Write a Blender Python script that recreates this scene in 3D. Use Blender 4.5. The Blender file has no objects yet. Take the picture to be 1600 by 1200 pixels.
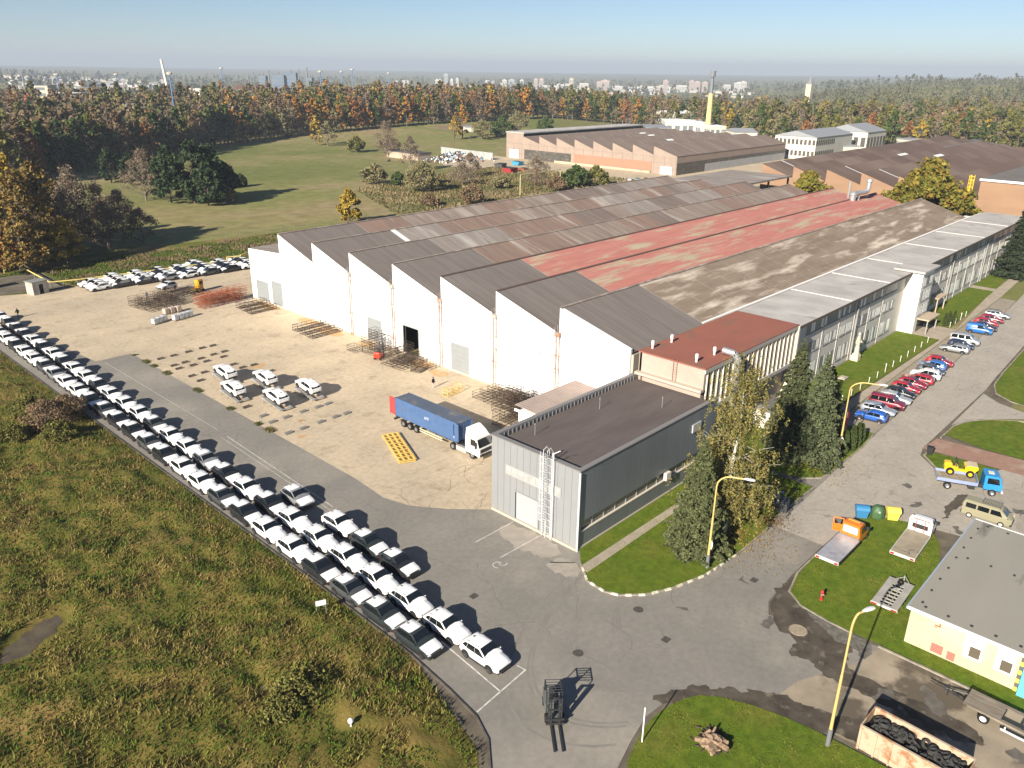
import bpy, bmesh, math, random
import numpy as np
from mathutils import Vector, Matrix, noise as mnoise
S=bpy.context.scene
COL=S.collection
R=math.radians
HAZE=1.45e-4
rnd=random.Random(7)
# ------------------------------------------------------------------ camera, sky, sun, exposure
cd=bpy.data.cameras.new('camera'); cam=bpy.data.objects.new('camera',cd); COL.objects.link(cam)
cd.sensor_width=36; cd.lens=36*1246/1600; cd.clip_start=1; cd.clip_end=60000
PIT,ROLL,YAW=R(21.58),R(.75),R(-46.99)
cam.location=(0,0,45)
cam.rotation_euler=(Matrix.Rotation(YAW,3,'Z')@Matrix.Rotation(math.pi/2-PIT,3,'X')@Matrix.Rotation(ROLL,3,'Z')).to_euler()
S.camera=cam
SUN_EL,SUN_AZ=R(26.7),R(9.3)          # shadows fall towards +X, a little +Y
w=bpy.data.worlds.new('World'); S.world=w; w.use_nodes=True
nt=w.node_tree; bg=nt.nodes['Background']; sky=nt.nodes.new('ShaderNodeTexSky')
sky.sky_type='NISHITA'; sky.sun_disc=False; sky.sun_elevation=SUN_EL; sky.sun_rotation=R(260.7)
sky.altitude=250; sky.air_density=.75; sky.dust_density=.16; sky.ozone_density=3.2
nt.links.new(sky.outputs[0],bg.inputs[0]); bg.inputs[1].default_value=0.05
sl=bpy.data.lights.new('sun','SUN'); sl.energy=5; sl.angle=R(.5); sl.color=(1,.915,.77)
so=bpy.data.objects.new('sun',sl); COL.objects.link(so)
so.rotation_euler=Vector((math.cos(SUN_AZ)*math.cos(SUN_EL),math.sin(SUN_AZ)*math.cos(SUN_EL),-math.sin(SUN_EL))).to_track_quat('-Z','Y').to_euler()
so.location=(-100,-20,120)
S.view_settings.view_transform='Standard'; S.view_settings.look='None'; S.view_settings.gamma=1
S.view_settings.exposure=1.02
try:
    S.cycles.max_bounces=6; S.cycles.transparent_max_bounces=6; S.cycles.volume_bounces=0
except Exception: pass
# ------------------------------------------------------------------ materials
MATS={}
def M(name,c,c2=None,scale=1.,rough=.8,metal=0.,bump=0.,detail=5.,lo=.35,hi=.65,coat=0.,c3=None,scale3=.1,bscale=None,spec=.5,space='Object',lo3=.5,hi3=.62,attr=False,objrand=0.,trans=0.,stretch=None,grain=None):
    if name in MATS: return MATS[name]
    m=bpy.data.materials.new(name); m.use_nodes=True; n=m.node_tree.nodes; L=m.node_tree.links
    b=n['Principled BSDF']; b.inputs['Roughness'].default_value=rough; b.inputs['Metallic'].default_value=metal
    b.inputs['Coat Weight'].default_value=coat; b.inputs['Coat Roughness'].default_value=.05
    b.inputs['Specular IOR Level'].default_value=spec if rough<.7 else .15
    tc=n.new('ShaderNodeTexCoord'); vec=tc.outputs[space]
    if stretch:
        mp=n.new('ShaderNodeMapping'); mp.inputs['Scale'].default_value=stretch; L.new(vec,mp.inputs[0]); vec=mp.outputs[0]
    def nz(sc,det=detail):
        t=n.new('ShaderNodeTexNoise'); t.inputs['Scale'].default_value=sc; t.inputs['Detail'].default_value=det; t.inputs['Roughness'].default_value=.6; L.new(vec,t.inputs['Vector']); return t.outputs[0]
    def ramp(src,lo,hi):
        t=n.new('ShaderNodeMapRange'); t.inputs[1].default_value=lo; t.inputs[2].default_value=hi; L.new(src,t.inputs[0]); return t.outputs[0]
    def mix(a,bb,f,mode='MIX'):
        t=n.new('ShaderNodeMix'); t.data_type='RGBA'; t.blend_type=mode
        for s,v in ((t.inputs[0],f),(t.inputs[6],a),(t.inputs[7],bb)):
            if hasattr(v,'is_output'): L.new(v,s)
            elif isinstance(v,(int,float)): s.default_value=v
            else: s.default_value=(*v,1)
        return t.outputs[2]
    col=None
    if attr:
        a=n.new('ShaderNodeVertexColor'); a.layer_name='tint'; col=a.outputs[0]
        if c2: col=mix(col,mix((1,1,1),c2,ramp(nz(scale),lo,hi)),1.,'MULTIPLY')
    elif c2: col=mix(c,c2,ramp(nz(scale),lo,hi))
    if c3: col=mix(col if col is not None else c,c3,ramp(nz(scale3),lo3,hi3))
    if grain: col=mix(col,mix((1-grain[1],)*3,(1+grain[1]*.8,)*3,ramp(nz(grain[0],3.),.3,.7)),1.,'MULTIPLY')
    if objrand:
        oi=n.new('ShaderNodeObjectInfo'); h=n.new('ShaderNodeHueSaturation')
        if col is not None: L.new(col,h.inputs['Color'])
        else: h.inputs['Color'].default_value=(*c,1)
        mr=n.new('ShaderNodeMapRange'); mr.inputs[3].default_value=1-objrand; mr.inputs[4].default_value=1+objrand; L.new(oi.outputs['Random'],mr.inputs[0]); L.new(mr.outputs[0],h.inputs['Value'])
        mh=n.new('ShaderNodeMapRange'); mh.inputs[3].default_value=.5+objrand*.06; mh.inputs[4].default_value=.5-objrand*.06; L.new(oi.outputs['Random'],mh.inputs[0]); L.new(mh.outputs[0],h.inputs['Hue'])
        col=h.outputs[0]
    if col is not None: L.new(col,b.inputs['Base Color'])
    else: b.inputs['Base Color'].default_value=(*c,1)
    if bump:
        bp=n.new('ShaderNodeBump'); bp.inputs['Strength'].default_value=min(1,bump); bp.inputs['Distance'].default_value=max(.02,bump*.1); L.new(nz(bscale or scale*4),bp.inputs['Height']); L.new(bp.outputs[0],b.inputs['Normal'])
    if trans: b.inputs['Transmission Weight'].default_value=trans
    MATS[name]=m; m['b']=1
    return m
# ------------------------------------------------------------------ mesh builder
class MB:
    def __init__(s): s.v=[]; s.f=[]; s.mi=[]; s.c=[]
    def add(s,vs,fs,mi=0):
        o=len(s.v); s.v+=[tuple(p) for p in vs]; s.f+=[tuple(i+o for i in f) for f in fs]; s.mi+=[mi]*len(fs); return s
    def box(s,x0,x1,y0,y1,z0,z1,mi=0,M=None):
        vs=[(x,y,z) for z in (z0,z1) for y in (y0,y1) for x in (x0,x1)]
        if M is not None: vs=[M@Vector(p) for p in vs]
        return s.add(vs,[(0,2,3,1),(4,5,7,6),(0,1,5,4),(2,6,7,3),(0,4,6,2),(1,3,7,5)],mi)
    def cb(s,c,d,mi=0,rz=0,bev=0,rx=0,ry=0):                      # centred box, optionally chamfered and turned
        T=Matrix.Translation(c)@Matrix.Rotation(rz,4,'Z')@Matrix.Rotation(ry,4,'Y')@Matrix.Rotation(rx,4,'X')
        x,y,z=d[0]/2,d[1]/2,d[2]/2
        if not bev: return s.box(-x,x,-y,y,-z,z,mi,T)
        bm=bmesh.new(); bmesh.ops.create_cube(bm,size=1); bmesh.ops.scale(bm,vec=d,verts=bm.verts)
        bmesh.ops.bevel(bm,geom=bm.edges[:],offset=bev,segments=2,affect='EDGES')
        bm.verts.ensure_lookup_table(); s.add([T@v.co for v in bm.verts],[[v.index for v in f.verts] for f in bm.faces],mi); bm.free(); return s
    def prism(s,pts,z0,z1,mi=0,top=None,side=True):
        n=len(pts); s.add([(p[0],p[1],z0) for p in pts]+[(p[0],p[1],z1) for p in pts],([tuple(range(n-1,-1,-1))] if side else [])+([(i,(i+1)%n,n+(i+1)%n,n+i) for i in range(n)] if side else []),mi)
        s.add([(p[0],p[1],z1) for p in pts],[tuple(range(n))],mi if top is None else top); return s
    def ext(s,prof,x0,x1,mi=0,axis='x',cap=True):                 # side profile pulled along an axis; prof = [(a,z)]
        n=len(prof); f=(lambda t,p:(t,p[0],p[1])) if axis=='x' else (lambda t,p:(p[0],t,p[1]))
        vs=[f(x0,p) for p in prof]+[f(x1,p) for p in prof]
        return s.add(vs,[(i,(i+1)%n,n+(i+1)%n,n+i) for i in range(n)]+([tuple(range(n-1,-1,-1)),tuple(range(n,2*n))] if cap else []),mi)
    def tube(s,a,b,r,n=6,mi=0,r2=None,cap=True):
        a=Vector(a); b=Vector(b); d=(b-a)
        if d.length<1e-6: return s
        q=d.to_track_quat('Z','Y'); r2=r if r2 is None else r2
        vs=[a+q@Vector((r*math.cos(2*math.pi*i/n),r*math.sin(2*math.pi*i/n),0)) for i in range(n)]+[b+q@Vector((r2*math.cos(2*math.pi*i/n),r2*math.sin(2*math.pi*i/n),0)) for i in range(n)]
        return s.add(vs,[(i,(i+1)%n,n+(i+1)%n,n+i) for i in range(n)]+([tuple(range(n-1,-1,-1)),tuple(range(n,2*n))] if cap else []),mi)
    def path(s,pts,r,n=6,mi=0):
        for a,b in zip(pts,pts[1:]): s.tube(a,b,r,n,mi)
        return s
    def lathe(s,prof,n=12,mi=0,T=None):                           # prof [(r,z)]
        vs=[]; fs=[]; k=len(prof)
        for i in range(n):
            a=2*math.pi*i/n
            vs+=[Vector((r*math.cos(a),r*math.sin(a),z)) for r,z in prof]
        for i in range(n):
            for j in range(k-1): fs.append((i*k+j,((i+1)%n)*k+j,((i+1)%n)*k+j+1,i*k+j+1))
        if T is not None: vs=[T@p for p in vs]
        return s.add(vs,fs,mi)
    def loft(s,secs,mi=0,cap=True,closed=True):
        k=len(secs[0]); vs=[p for q in secs for p in q]; fs=[]
        for i in range(len(secs)-1):
            for j in range(k if closed else k-1): fs.append((i*k+j,i*k+(j+1)%k,(i+1)*k+(j+1)%k,(i+1)*k+j))
        if cap: fs+=[tuple(range(k-1,-1,-1)),tuple((len(secs)-1)*k+j for j in range(k))]
        return s.add(vs,fs,mi)
    def blob(s,c,r,sub=2,amp=.2,seed=0,sq=(1,1,1),mi=0):
        bm=bmesh.new(); bmesh.ops.create_icosphere(bm,subdivisions=sub,radius=1)
        vs=[]
        for v in bm.verts:
            p=v.co; k=1+amp*mnoise.noise(p*2.1+Vector((seed,seed*.7,0)))*2
            vs.append((c[0]+p.x*r*k*sq[0],c[1]+p.y*r*k*sq[1],c[2]+p.z*r*k*sq[2]))
        s.add(vs,[[v.index for v in f.verts] for f in bm.faces],mi); bm.free(); return s
    def mesh(s,name,mats,smooth=False,fix=True):
        me=bpy.data.meshes.new(name); me.from_pydata(s.v,[],s.f)
        for m in (mats if isinstance(mats,(list,tuple)) else [mats]): me.materials.append(m)
        if len(me.materials)>1: me.polygons.foreach_set('material_index',s.mi)
        if fix:
            bm=bmesh.new(); bm.from_mesh(me); bmesh.ops.recalc_face_normals(bm,faces=bm.faces); bm.to_mesh(me); bm.free()
        if smooth:
            me.polygons.foreach_set('use_smooth',[True]*len(me.polygons))
            try: me.set_sharp_from_angle(angle=R(smooth if smooth is not True else 40))
            except Exception: pass
        me.update(); return me
    def build(s,name,mats,parent=None,smooth=False,label=None,cat=None,group=None,kind=None,fix=True):
        return link(name,s.mesh(name,mats,smooth,fix),parent,label,cat,group,kind)
def tag(o,label=None,cat=None,group=None,kind=None):
    for k,v in (('label',label),('category',cat),('group',group),('kind',kind)):
        if v: o[k]=v
    return o
def link(name,me,parent=None,label=None,cat=None,group=None,kind=None):
    o=bpy.data.objects.new(name,me); COL.objects.link(o); o.parent=parent
    return tag(o,label,cat,group,kind)
def thing(name,label,cat,loc=(0,0,0),rz=0,group=None):
    o=bpy.data.objects.new(name,None); COL.objects.link(o); o.location=(loc[0],loc[1],loc[2] if len(loc)>2 else 0); o.rotation_euler=(0,0,rz); o.empty_display_size=.3
    return tag(o,label,cat,group)
KIDS={}
def kids(o):
    if o.name not in KIDS: KIDS[o.name]=[(c,[g for g in c.children]) for c in o.children]
    return KIDS[o.name]
def dup(o,loc,rz=0,label=None,group=None,scale=None):
    r=o.copy(); COL.objects.link(r); r.location=(loc[0],loc[1],loc[2] if len(loc)>2 else 0); r.rotation_euler=(0,0,rz)
    if scale: r.scale=(scale,)*3 if not isinstance(scale,tuple) else scale
    if label: r['label']=label
    if group: r['group']=group
    for c,gs in kids(o):
        d=c.copy(); COL.objects.link(d); d.parent=r
        for g in gs:
            e=g.copy(); COL.objects.link(e); e.parent=d
    return r
ORD='first second third fourth fifth sixth seventh eighth ninth tenth eleventh twelfth thirteenth fourteenth fifteenth sixteenth seventeenth eighteenth nineteenth twentieth'.split()
TENS={2:'twenty',3:'thirty',4:'forty',5:'fifty',6:'sixty',7:'seventy',8:'eighty',9:'ninety'}
def ordw(n):                                                       # 1 -> first
    if n<=20: return ORD[n-1]
    t,u=divmod(n,10)
    if u==0: return TENS[t][:-1]+'ieth'
    return TENS[t]+'-'+ORD[u-1]
def sheet(name,pts,z,m,kind='structure',sub=0):
    b=MB(); b.add([(p[0],p[1],z) for p in pts],[tuple(range(len(pts)))]); o=b.build(name,m,kind=kind,fix=False)
    me=o.data
    if me.polygons[0].normal.z<0: me.flip_normals()
    return o
def kerb(name,pts,w,z0,z1,m,label):
    b=MB()
    for a,c in zip(pts,pts[1:]):
        d=Vector((c[0]-a[0],c[1]-a[1],0)); 
        if d.length<.01: continue
        n=Vector((-d.y,d.x,0)).normalized()*w/2; e=d.normalized()*w*.3
        q=[Vector((a[0],a[1],0))-e+n,Vector((a[0],a[1],0))-e-n,Vector((c[0],c[1],0))+e-n,Vector((c[0],c[1],0))+e+n]
        b.prism([(p.x,p.y) for p in q],z0,z1+rnd.uniform(-.004,.004))
    return b.build(name,m,label=label,cat='kerb')
def smoothpoly(pts,it=2,closed=True):
    for _ in range(it):
        o=[]; n=len(pts)
        for i in range(n if closed else n-1):
            a=pts[i]; b=pts[(i+1)%n]
            o+=[(a[0]*.75+b[0]*.25,a[1]*.75+b[1]*.25),(a[0]*.25+b[0]*.75,a[1]*.25+b[1]*.75)]
        if not closed: o=[pts[0]]+o+[pts[-1]]
        pts=o
    return pts
def inpoly(x,y,pts):
    c=False; n=len(pts); j=n-1
    for i in range(n):
        if (pts[i][1]>y)!=(pts[j][1]>y) and x<(pts[j][0]-pts[i][0])*(y-pts[i][1])/(pts[j][1]-pts[i][1]+1e-12)+pts[i][0]: c=not c
        j=i
    return c
# ------------------------------------------------------------------ ground
def sstep(a,b,x):
    t=min(1,max(0,(x-a)/(b-a))); return t*t*(3-2*t)
def T(x,y):                                                        # height of the land
    d=math.hypot(x,y); az=math.degrees(math.atan2(x*.6819-y*.7314,x*.7314+y*.6819))   # + = right of the view axis
    z=-sstep(640,2300,d)*30
    z+=sstep(13,27,az)*(1-sstep(60,75,az))*sstep(700,1900,d)*(44+14*mnoise.noise(Vector((x/420,y/420,3))))*(1-.5*sstep(2600,5000,d))
    z+=(1-sstep(-34,-20,az))*sstep(1500,3300,d)*26*(.7+.6*mnoise.noise(Vector((x/700,y/700,8))))
    z+=(1-sstep(0,9,az))*sstep(520,780,d)*(1-sstep(900,1500,d))*7
    z+=sstep(5000,11000,d)*14
    if d>420: z+=mnoise.noise(Vector((x/160,y/160,1)))*min(4,(d-420)/120)
    return z
conc=M('yard_concrete',(.535,.435,.312),(.43,.355,.26),scale=.11,rough=.9,bump=.15,bscale=6,c3=(0.317,0.248,0.169),scale3=.35,lo3=.56,hi3=.75,grain=(1.6,.13))
asph=M('asphalt',(0.235,0.217,0.194),(0.204,0.19,0.169),scale=.16,rough=.88,bump=.2,bscale=9,c3=(0.287,0.261,0.225),scale3=.06,lo3=.5,hi3=.66,grain=(1.9,.1))
road_m=M('road_asphalt',(0.388,0.35,0.3),(0.331,0.3,0.263),scale=.22,rough=.9,bump=.2,bscale=9,c3=(0.206,0.181,0.15),scale3=.5,lo3=.6,hi3=.78,grain=(1.7,.11))
paveM=M('pavement_slabs',(0.413,0.35,0.275),(0.325,0.281,0.225),scale=.5,rough=.9,bump=.2)
mudM=M('dark_mud',(.055,.045,.036),(.105,.088,.07),scale=.55,rough=.85,bump=.5,c3=(.17,.145,.115),scale3=.9,lo3=.58,hi3=.68)
gravelM=M('grey_gravel',(.19,.175,.15),(.1,.092,.08),scale=2.5,rough=.95,bump=.6)
lawnM=M('lawn_grass',(0.085,0.135,0.011),(0.128,0.157,0.0175),scale=.35,rough=.95,bump=.8,bscale=9,c3=(0.17,0.152,0.0325),scale3=.12,lo3=.56,hi3=.72,grain=(1.3,.25))
meadowM=M('meadow_grass',(.19,.192,.066),(0.274,0.216,0.11),scale=.02,rough=1,bump=.6,bscale=1.2,c3=(0.147,0.161,0.0473),scale3=.007,lo3=.46,hi3=.58,lo=.44,hi=.64,grain=(.22,.22))
fieldM=M('rough_field',(0.096,0.0945,0.0187),(0.18,0.131,0.0382),scale=.28,rough=1,bump=1,bscale=3,c3=(0.228,0.147,0.0553),scale3=.1,lo3=.56,hi3=.68)
whiteP=M('white_road_paint',(.6,.58,.54),(.33,.3,.27),scale=1.3,rough=.8,lo=.45,hi=.7)
kerbM=M('kerb_stone',(.36,.32,.26),(.2,.18,.15),scale=1.2,rough=.9,bump=.3)
redpave=M('red_paving',(.33,.19,.145),(.27,.17,.135),scale=.9,rough=.9,bump=.3,c3=(.34,.26,.2),scale3=.25)
def terrain():
    rad=[2+i*6 for i in range(12)]+[80]
    while rad[-1]<14300: rad.append(rad[-1]*1.055+3)
    na=220; vs=[]; fs=[]
    for r in rad:
        for k in range(na):
            a=2*math.pi*k/na; x,y=r*math.cos(a),r*math.sin(a); vs.append((x,y,T(x,y)-.09))
    for i in range(len(rad)-1):
        for k in range(na): fs.append((i*na+k,(i+1)*na+k,(i+1)*na+(k+1)%na,i*na+(k+1)%na))
    b=MB(); b.add(vs,fs); o=b.build('ground',meadowM,kind='structure',smooth=True,fix=False); return o
terrain()
# far land under woods and towns is a bit darker
sheet('yard',[(33.4,60),(33.4,190),(44,186.6),(50.6,183.4),(56,183.8),(100,183.2),(100,120),(81,120),(81,40),(48,53)],0,conc)
asphpts=[(33.4,156),(33.4,55),(33.2,42.2),(32.7,36.9),(32.2,33.2),(31.3,31),(29.6,29.1),(24,24),(20,18),(28,10),(35.7,22.8),(38.2,23.5),(41,24.1),(44,23.8),(46.7,22.5),(48.6,18.1),(49.2,13.8),(49.3,5),(50,-12),(63,-12),(61.3,14.3),(58.7,23.1),(60.5,24),(66,24.3),(82.2,24.3),(101.9,24.1),(101.9,36.2),(84,36.2),(84,44.5),(76,44.5),(55,45),(54.5,53.4),(51.1,57),(48.6,60.6),(47.7,64),(48.2,70),(48.3,132),(42.6,132.1),(40.2,156)]
sheet('bare_earth',[(19,-15),(19,31),(29,31),(33.2,44),(52,44),(60,31),(112,31),(112,24.9),(330,31),(330,20),(112,20),(112,-15)],-.045,M('bare_earth_soil',(.17,.145,.11),(.1,.085,.065),scale=.5,rough=.95,bump=.4,grain=(2.,.2)))
sheet('asphalt_road',asphpts,.008,asph)
# concrete drive + road to the right
sheet('access_road',[(73,24.25),(101.9,24.1),(104.5,24.6),(133,24.5),(141,24.9),(161.7,25.6),(190,26.6),(330,31),(330,38),(230,36.3),(195,34.2),(133.6,31.2),(112.7,30.8),(89,30.1),(73,29.4)],.014,road_m)
sheet('parking_strip',[(104.5,30.55),(112.7,30.8),(133.6,31.2),(195,34.2),(195,37.4),(104.5,36.1)],.02,M('parking_slabs',(0.332,0.289,0.227),(0.26,0.227,0.182),scale=.6,rough=.9,bump=.2,c3=(0.195,0.169,0.137),scale3=.3,lo3=.6,hi3=.75))
sheet('side_yard',[(82.2,24.28),(84.5,16.5),(86,9),(86,2),(104,2),(110,5),(109.6,13.6),(104.4,15.8),(99.1,16.6),(98.3,20.6),(102,24.15)],.018,road_m)
sheet('side_street',[(124.4,17.4),(119.9,22),(114.9,24.2),(131,24.3),(128.4,21.6),(127,18),(127,-6),(110,-6),(109.5,5),(109.6,13.6)],.012,road_m)
sheet('rear_drive',[(49.2,13.8),(49.3,5),(50,-12),(62.4,-12),(61.1,3.5),(61.2,14.3),(57.3,15.2),(52.6,17.5),(48.6,18.2)],.016,M('drive_concrete',(0.356,0.293,0.218),(0.253,0.213,0.161),scale=.3,rough=.9,bump=.25,c3=(0.115,0.0943,0.0713),scale3=.16,lo3=.5,hi3=.58))
sheet('spruce_drive',[(74.8,30.4),(84.2,30),(86.5,36),(84.2,44),(77,44)],.017,M('shade_tinted_drive',(.16,.15,.13),(.11,.1,.085),scale=.5,rough=.9,bump=.2))  # spruce shade put into the drive's own colour
def mudpoly(px,z,m,name='mud',seed=1):
    p=smoothpoly(px,2); q=[]
    for i,(x,y) in enumerate(p):
        a=p[(i+1)%len(p)]
        for t in (0,.5):
            X=x+(a[0]-x)*t; Y=y+(a[1]-y)*t; k=mnoise.noise(Vector((X*1.7,Y*1.7,seed)))*.55; q.append((X+k,Y+mnoise.noise(Vector((X*1.7,Y*1.7,seed+9)))*.55))
    return sheet(name,q,z,m)
mudpoly([(60.85,24.24,0.00)[:2],(57.11,21.64,0.00)[:2],(57.39,19.57,0.00)[:2],(54.91,19.82,0.00)[:2],(55.54,18.06,0.00)[:2],(54.39,16.05,0.00)[:2],(54.40,14.01,0.00)[:2],(54.77,10.74,0.00)[:2],(54.79,6.26,0.00)[:2],(56.08,4.08,0.00)[:2],(57.50,7.92,0.00)[:2],(56.52,12.82,0.00)[:2],(56.94,16.07,0.00)[:2],(60.21,15.50,0.00)[:2],(61.86,19.25,0.00)[:2],(62.06,20.99,0.00)[:2],(63.38,22.32,-0.00)[:2],(66.30,22.90,-0.00)[:2],(65.63,24.32,0.00)[:2]],.024,mudM)
mudpoly([(42.37,24.99,0.00)[:2],(44.27,24.49,0.00)[:2],(46.09,23.60,0.00)[:2],(47.01,22.14,0.00)[:2],(48.80,19.80,0.00)[:2],(50.57,17.47,0.00)[:2],(50.39,15.74,0.00)[:2],(51.42,12.82,0.00)[:2],(53.76,10.86,0.00)[:2],(51.61,7.89,0.00)[:2],(48.56,9.45,0.00)[:2],(49.88,12.21,0.00)[:2],(47.52,15.52,0.00)[:2],(46.62,19.18,0.00)[:2],(44.48,22.33,0.00)[:2]],.026,mudM,seed=5)
mudpoly([(59.40,15.19,0.00)[:2],(59.95,18.72,0.00)[:2],(61.77,21.28,0.00)[:2],(61.39,18.47,0.00)[:2],(61.64,14.60,0.00)[:2],(58.49,14.47,0.00)[:2]],.03,gravelM,'gravel',8)
mudpoly([(87.01,17.20,0.00)[:2],(93.64,17.82,0.00)[:2],(95.77,16.71,0.00)[:2],(93.66,16.34,0.00)[:2],(90.51,16.92,0.00)[:2],(87.40,16.80,0.00)[:2]],.03,mudM,'oil_stain',3)
# painted lines
def stripe(a,b,wd,z=.03):
    a=Vector((a[0],a[1],0)); b=Vector((b[0],b[1],0)); n=Vector((-(b-a).y,(b-a).x,0)).normalized()*wd/2
    return [a+n,a-n,b-n,b+n]
mk=MB()
for a,b,wd in (((35.98,41.29,0.00),(35.27,33.69,0.00),.13),((32.51,33.50,0.00),(38.31,33.91,0.00),.13),((38.31,34.76,-0.00),(38.38,33.84,-0.00),.12),((48.49,50.12,0.00),(54.25,50.06,0.00),.1),((48.29,46.39,0.00),(53.95,46.24,0.00),.1),((43.41,91.09,0.00),(42.55,66.36,0.00),.1),((43.47,130.37,-0.00),(43.50,93.80,0.00),.06),((42.73,91.49,0.00),(41.92,65.46,0.00),.06),((49.95,82.31,0.00),(57.55,81.09,0.00),.08),((166.39,29.28,0.00),(165.07,26.37,-0.00),.12),((153.74,31.05,0.00),(157.70,29.59,0.00),.1),((62.86,101.73,0.00),(64.79,102.17,0.00),.1),((62.43,100.22,0.00),(64.36,101.01,0.00),.1),((144.89,39.80,0.00),(141.63,36.00,0.00),.08),((162.06,33.01,0.00),(159.15,30.67,0.00),.08)):
    q=stripe(a,b,wd); mk.add([(p.x,p.y,.03) for p in q],[(0,1,2,3)])
# faded lettering on the asphalt in front of the metal building: worn curls of paint
for cx,cy,r,a0,a1 in (((47.30,45.68,0.00)[0],(47.30,45.68,0.00)[1],.5,0,250),((47.88,45.55,0.00)[0],(47.88,45.55,0.00)[1],.4,120,330)):
    pts=[(cx+r*math.cos(R(a)),cy+r*math.sin(R(a))) for a in range(a0,a1,25)]
    for a,b in zip(pts,pts[1:]):
        q=stripe(a,b,.09); mk.add([(p.x,p.y,.03) for p in q],[(0,1,2,3)])
mk.build('road_markings',whiteP,kind='structure')
# concrete panel joints and tyre sweeps on the yard
jt=MB()
for y in range(60,182,6):
    if y>134: x0=41
    else: x0=48.6
    q=stripe((x0,y+.2),(80,y),.035); jt.add([(p.x,p.y,.006) for p in q],[(0,1,2,3)])
for x in (54,60,66,72,78):
    q=stripe((x,58),(x+.1,180),.035); jt.add([(p.x,p.y,.0065) for p in q],[(0,1,2,3)])
jt.build('yard_joints',M('joint_dirt',(.24,.2,.15),(.38,.31,.23),scale=.6,lo=.4,hi=.6),kind='structure')
tk=MB()
for r in (9.5,9.9,13.6,14.1,17.4,17.8,19.6):
    c=Vector((58.5,25.5,0)) ; pts=[]
    for a in range(150,262,6): pts.append((c.x+r*1.25*math.cos(R(a)),c.y+4+r*math.sin(R(a))*-.55+rnd.uniform(-.05,.05)))
    for a,b in zip(pts,pts[1:]):
        q=stripe(a,b,.22); tk.add([(p.x,p.y,.012) for p in q],[(0,1,2,3)])
tk.build('tyre_marks',M('tyre_rubber_marks',(.2,.185,.165),(.232,.214,.192),scale=.4,lo=.4,hi=.6),kind='structure')
# cracks and tar seams in the asphalt
def crack(b,p,a,L,w,z,seed):
    r_=random.Random(seed); x,y=p
    n=int(L/.5)
    for i in range(n):
        a+=r_.gauss(0,.28); x2,y2=x+.5*math.cos(a),y+.5*math.sin(a); q=stripe((x,y),(x2,y2),w*r_.uniform(.5,1.3)); b.add([(v.x,v.y,z) for v in q],[(0,1,2,3)]); x,y=x2,y2
        if r_.random()<.06 and L>4: crack(b,(x,y),a+r_.choice([-1,1])*r_.uniform(.5,1.2),L*.35,w*.7,z,seed*7+i)
ck=MB()
cr_=random.Random(17)
for i in range(34): crack(ck,(cr_.uniform(42,60),cr_.uniform(26,60)),cr_.choice([0,1.57,.3,1.9])+cr_.gauss(0,.2),cr_.uniform(3,12),.035,.0125,i+1)
for i in range(26): crack(ck,(cr_.uniform(60,150),cr_.uniform(24.8,29.8)),cr_.choice([0,1.57])+cr_.gauss(0,.25),cr_.uniform(2,8),.035,.019,i+60)
for i in range(14): crack(ck,(cr_.uniform(41,47.5),cr_.uniform(64,128)),cr_.choice([0,1.57])+cr_.gauss(0,.2),cr_.uniform(3,9),.03,.0125,i+120)
for i in range(18): crack(ck,(cr_.uniform(84,108),cr_.uniform(8,24)),cr_.uniform(0,6),cr_.uniform(2,7),.04,.0225,i+160)
ck.build('asphalt_cracks',M('crack_dark',(.1,.09,.078),(.16,.145,.125),scale=1.5),kind='structure')
cy=MB()
for i in range(22): crack(cy,(cr_.uniform(50,78),cr_.uniform(58,170)),cr_.choice([0,1.57,.8])+cr_.gauss(0,.25),cr_.uniform(3,10),.035,.0075,i+220)
cy.build('yard_cracks',M('crack_brown',(.2,.16,.12),(.3,.25,.19),scale=1.5),kind='structure')
# worn stains with shapes of their own
rust=M('rust_stain',(.42,.24,.1),(.5,.36,.22),scale=.9,rough=.9); oil=M('oil_patch',(.1,.09,.08),(.16,.145,.125),scale=1.2,rough=.7); pale=M('dusty_patch',(.36,.32,.27),(.29,.26,.225),scale=.9,rough=.9)
def spot(cx,cy,rx,ry,a,z,m,name,seed):
    mudpoly([(cx+rx*math.cos(t*.7)*math.cos(a)-ry*math.sin(t*.7)*math.sin(a),cy+rx*math.cos(t*.7)*math.sin(a)+ry*math.sin(t*.7)*math.cos(a)) for t in range(9)],z,m,name,seed)
for i,(x,y,rx,ry) in enumerate(((50.3,84.2,.9,.5),(53,88.5,.8,.5),(78.6,119,1.6,4),(79.3,127,1.2,3.2),(78.9,108.5,1.3,2.2),(79,94,1.6,2.6),(79.4,141,1.2,3.4),(60,112,1.5,1.0),(78.4,89,1.2,2.0))): spot(x,y,rx,ry,0,.009,rust,'rust_stain',i)
for i,(x,y,rx,ry) in enumerate(((57.5,22.6,.9,.45),(61.8,27.2,.5,.3),(54,29,.5,.3),(88.6,20.2,1.1,.4),(92.4,22.5,.7,.5),(95.2,10.6,1.6,.7),(99.3,9.4,.9,.6),(57.6,8.9,1.5,.8),(56.4,2.4,1.2,.7),(55.8,12.1,1.3,.5),(86,15.2,.9,.3))): spot(x,y,rx,ry,i,.034,oil,'oil_patch',i+20)
for i,(x,y,rx,ry) in enumerate(((52.6,46.5,1.8,4.2),(51.6,40.8,1.4,1.8),(97,13,3.5,2.2),(93,10,3,1.4))): spot(x,y,rx,ry,0,.026,pale,'dusty_patch',i+40)
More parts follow.
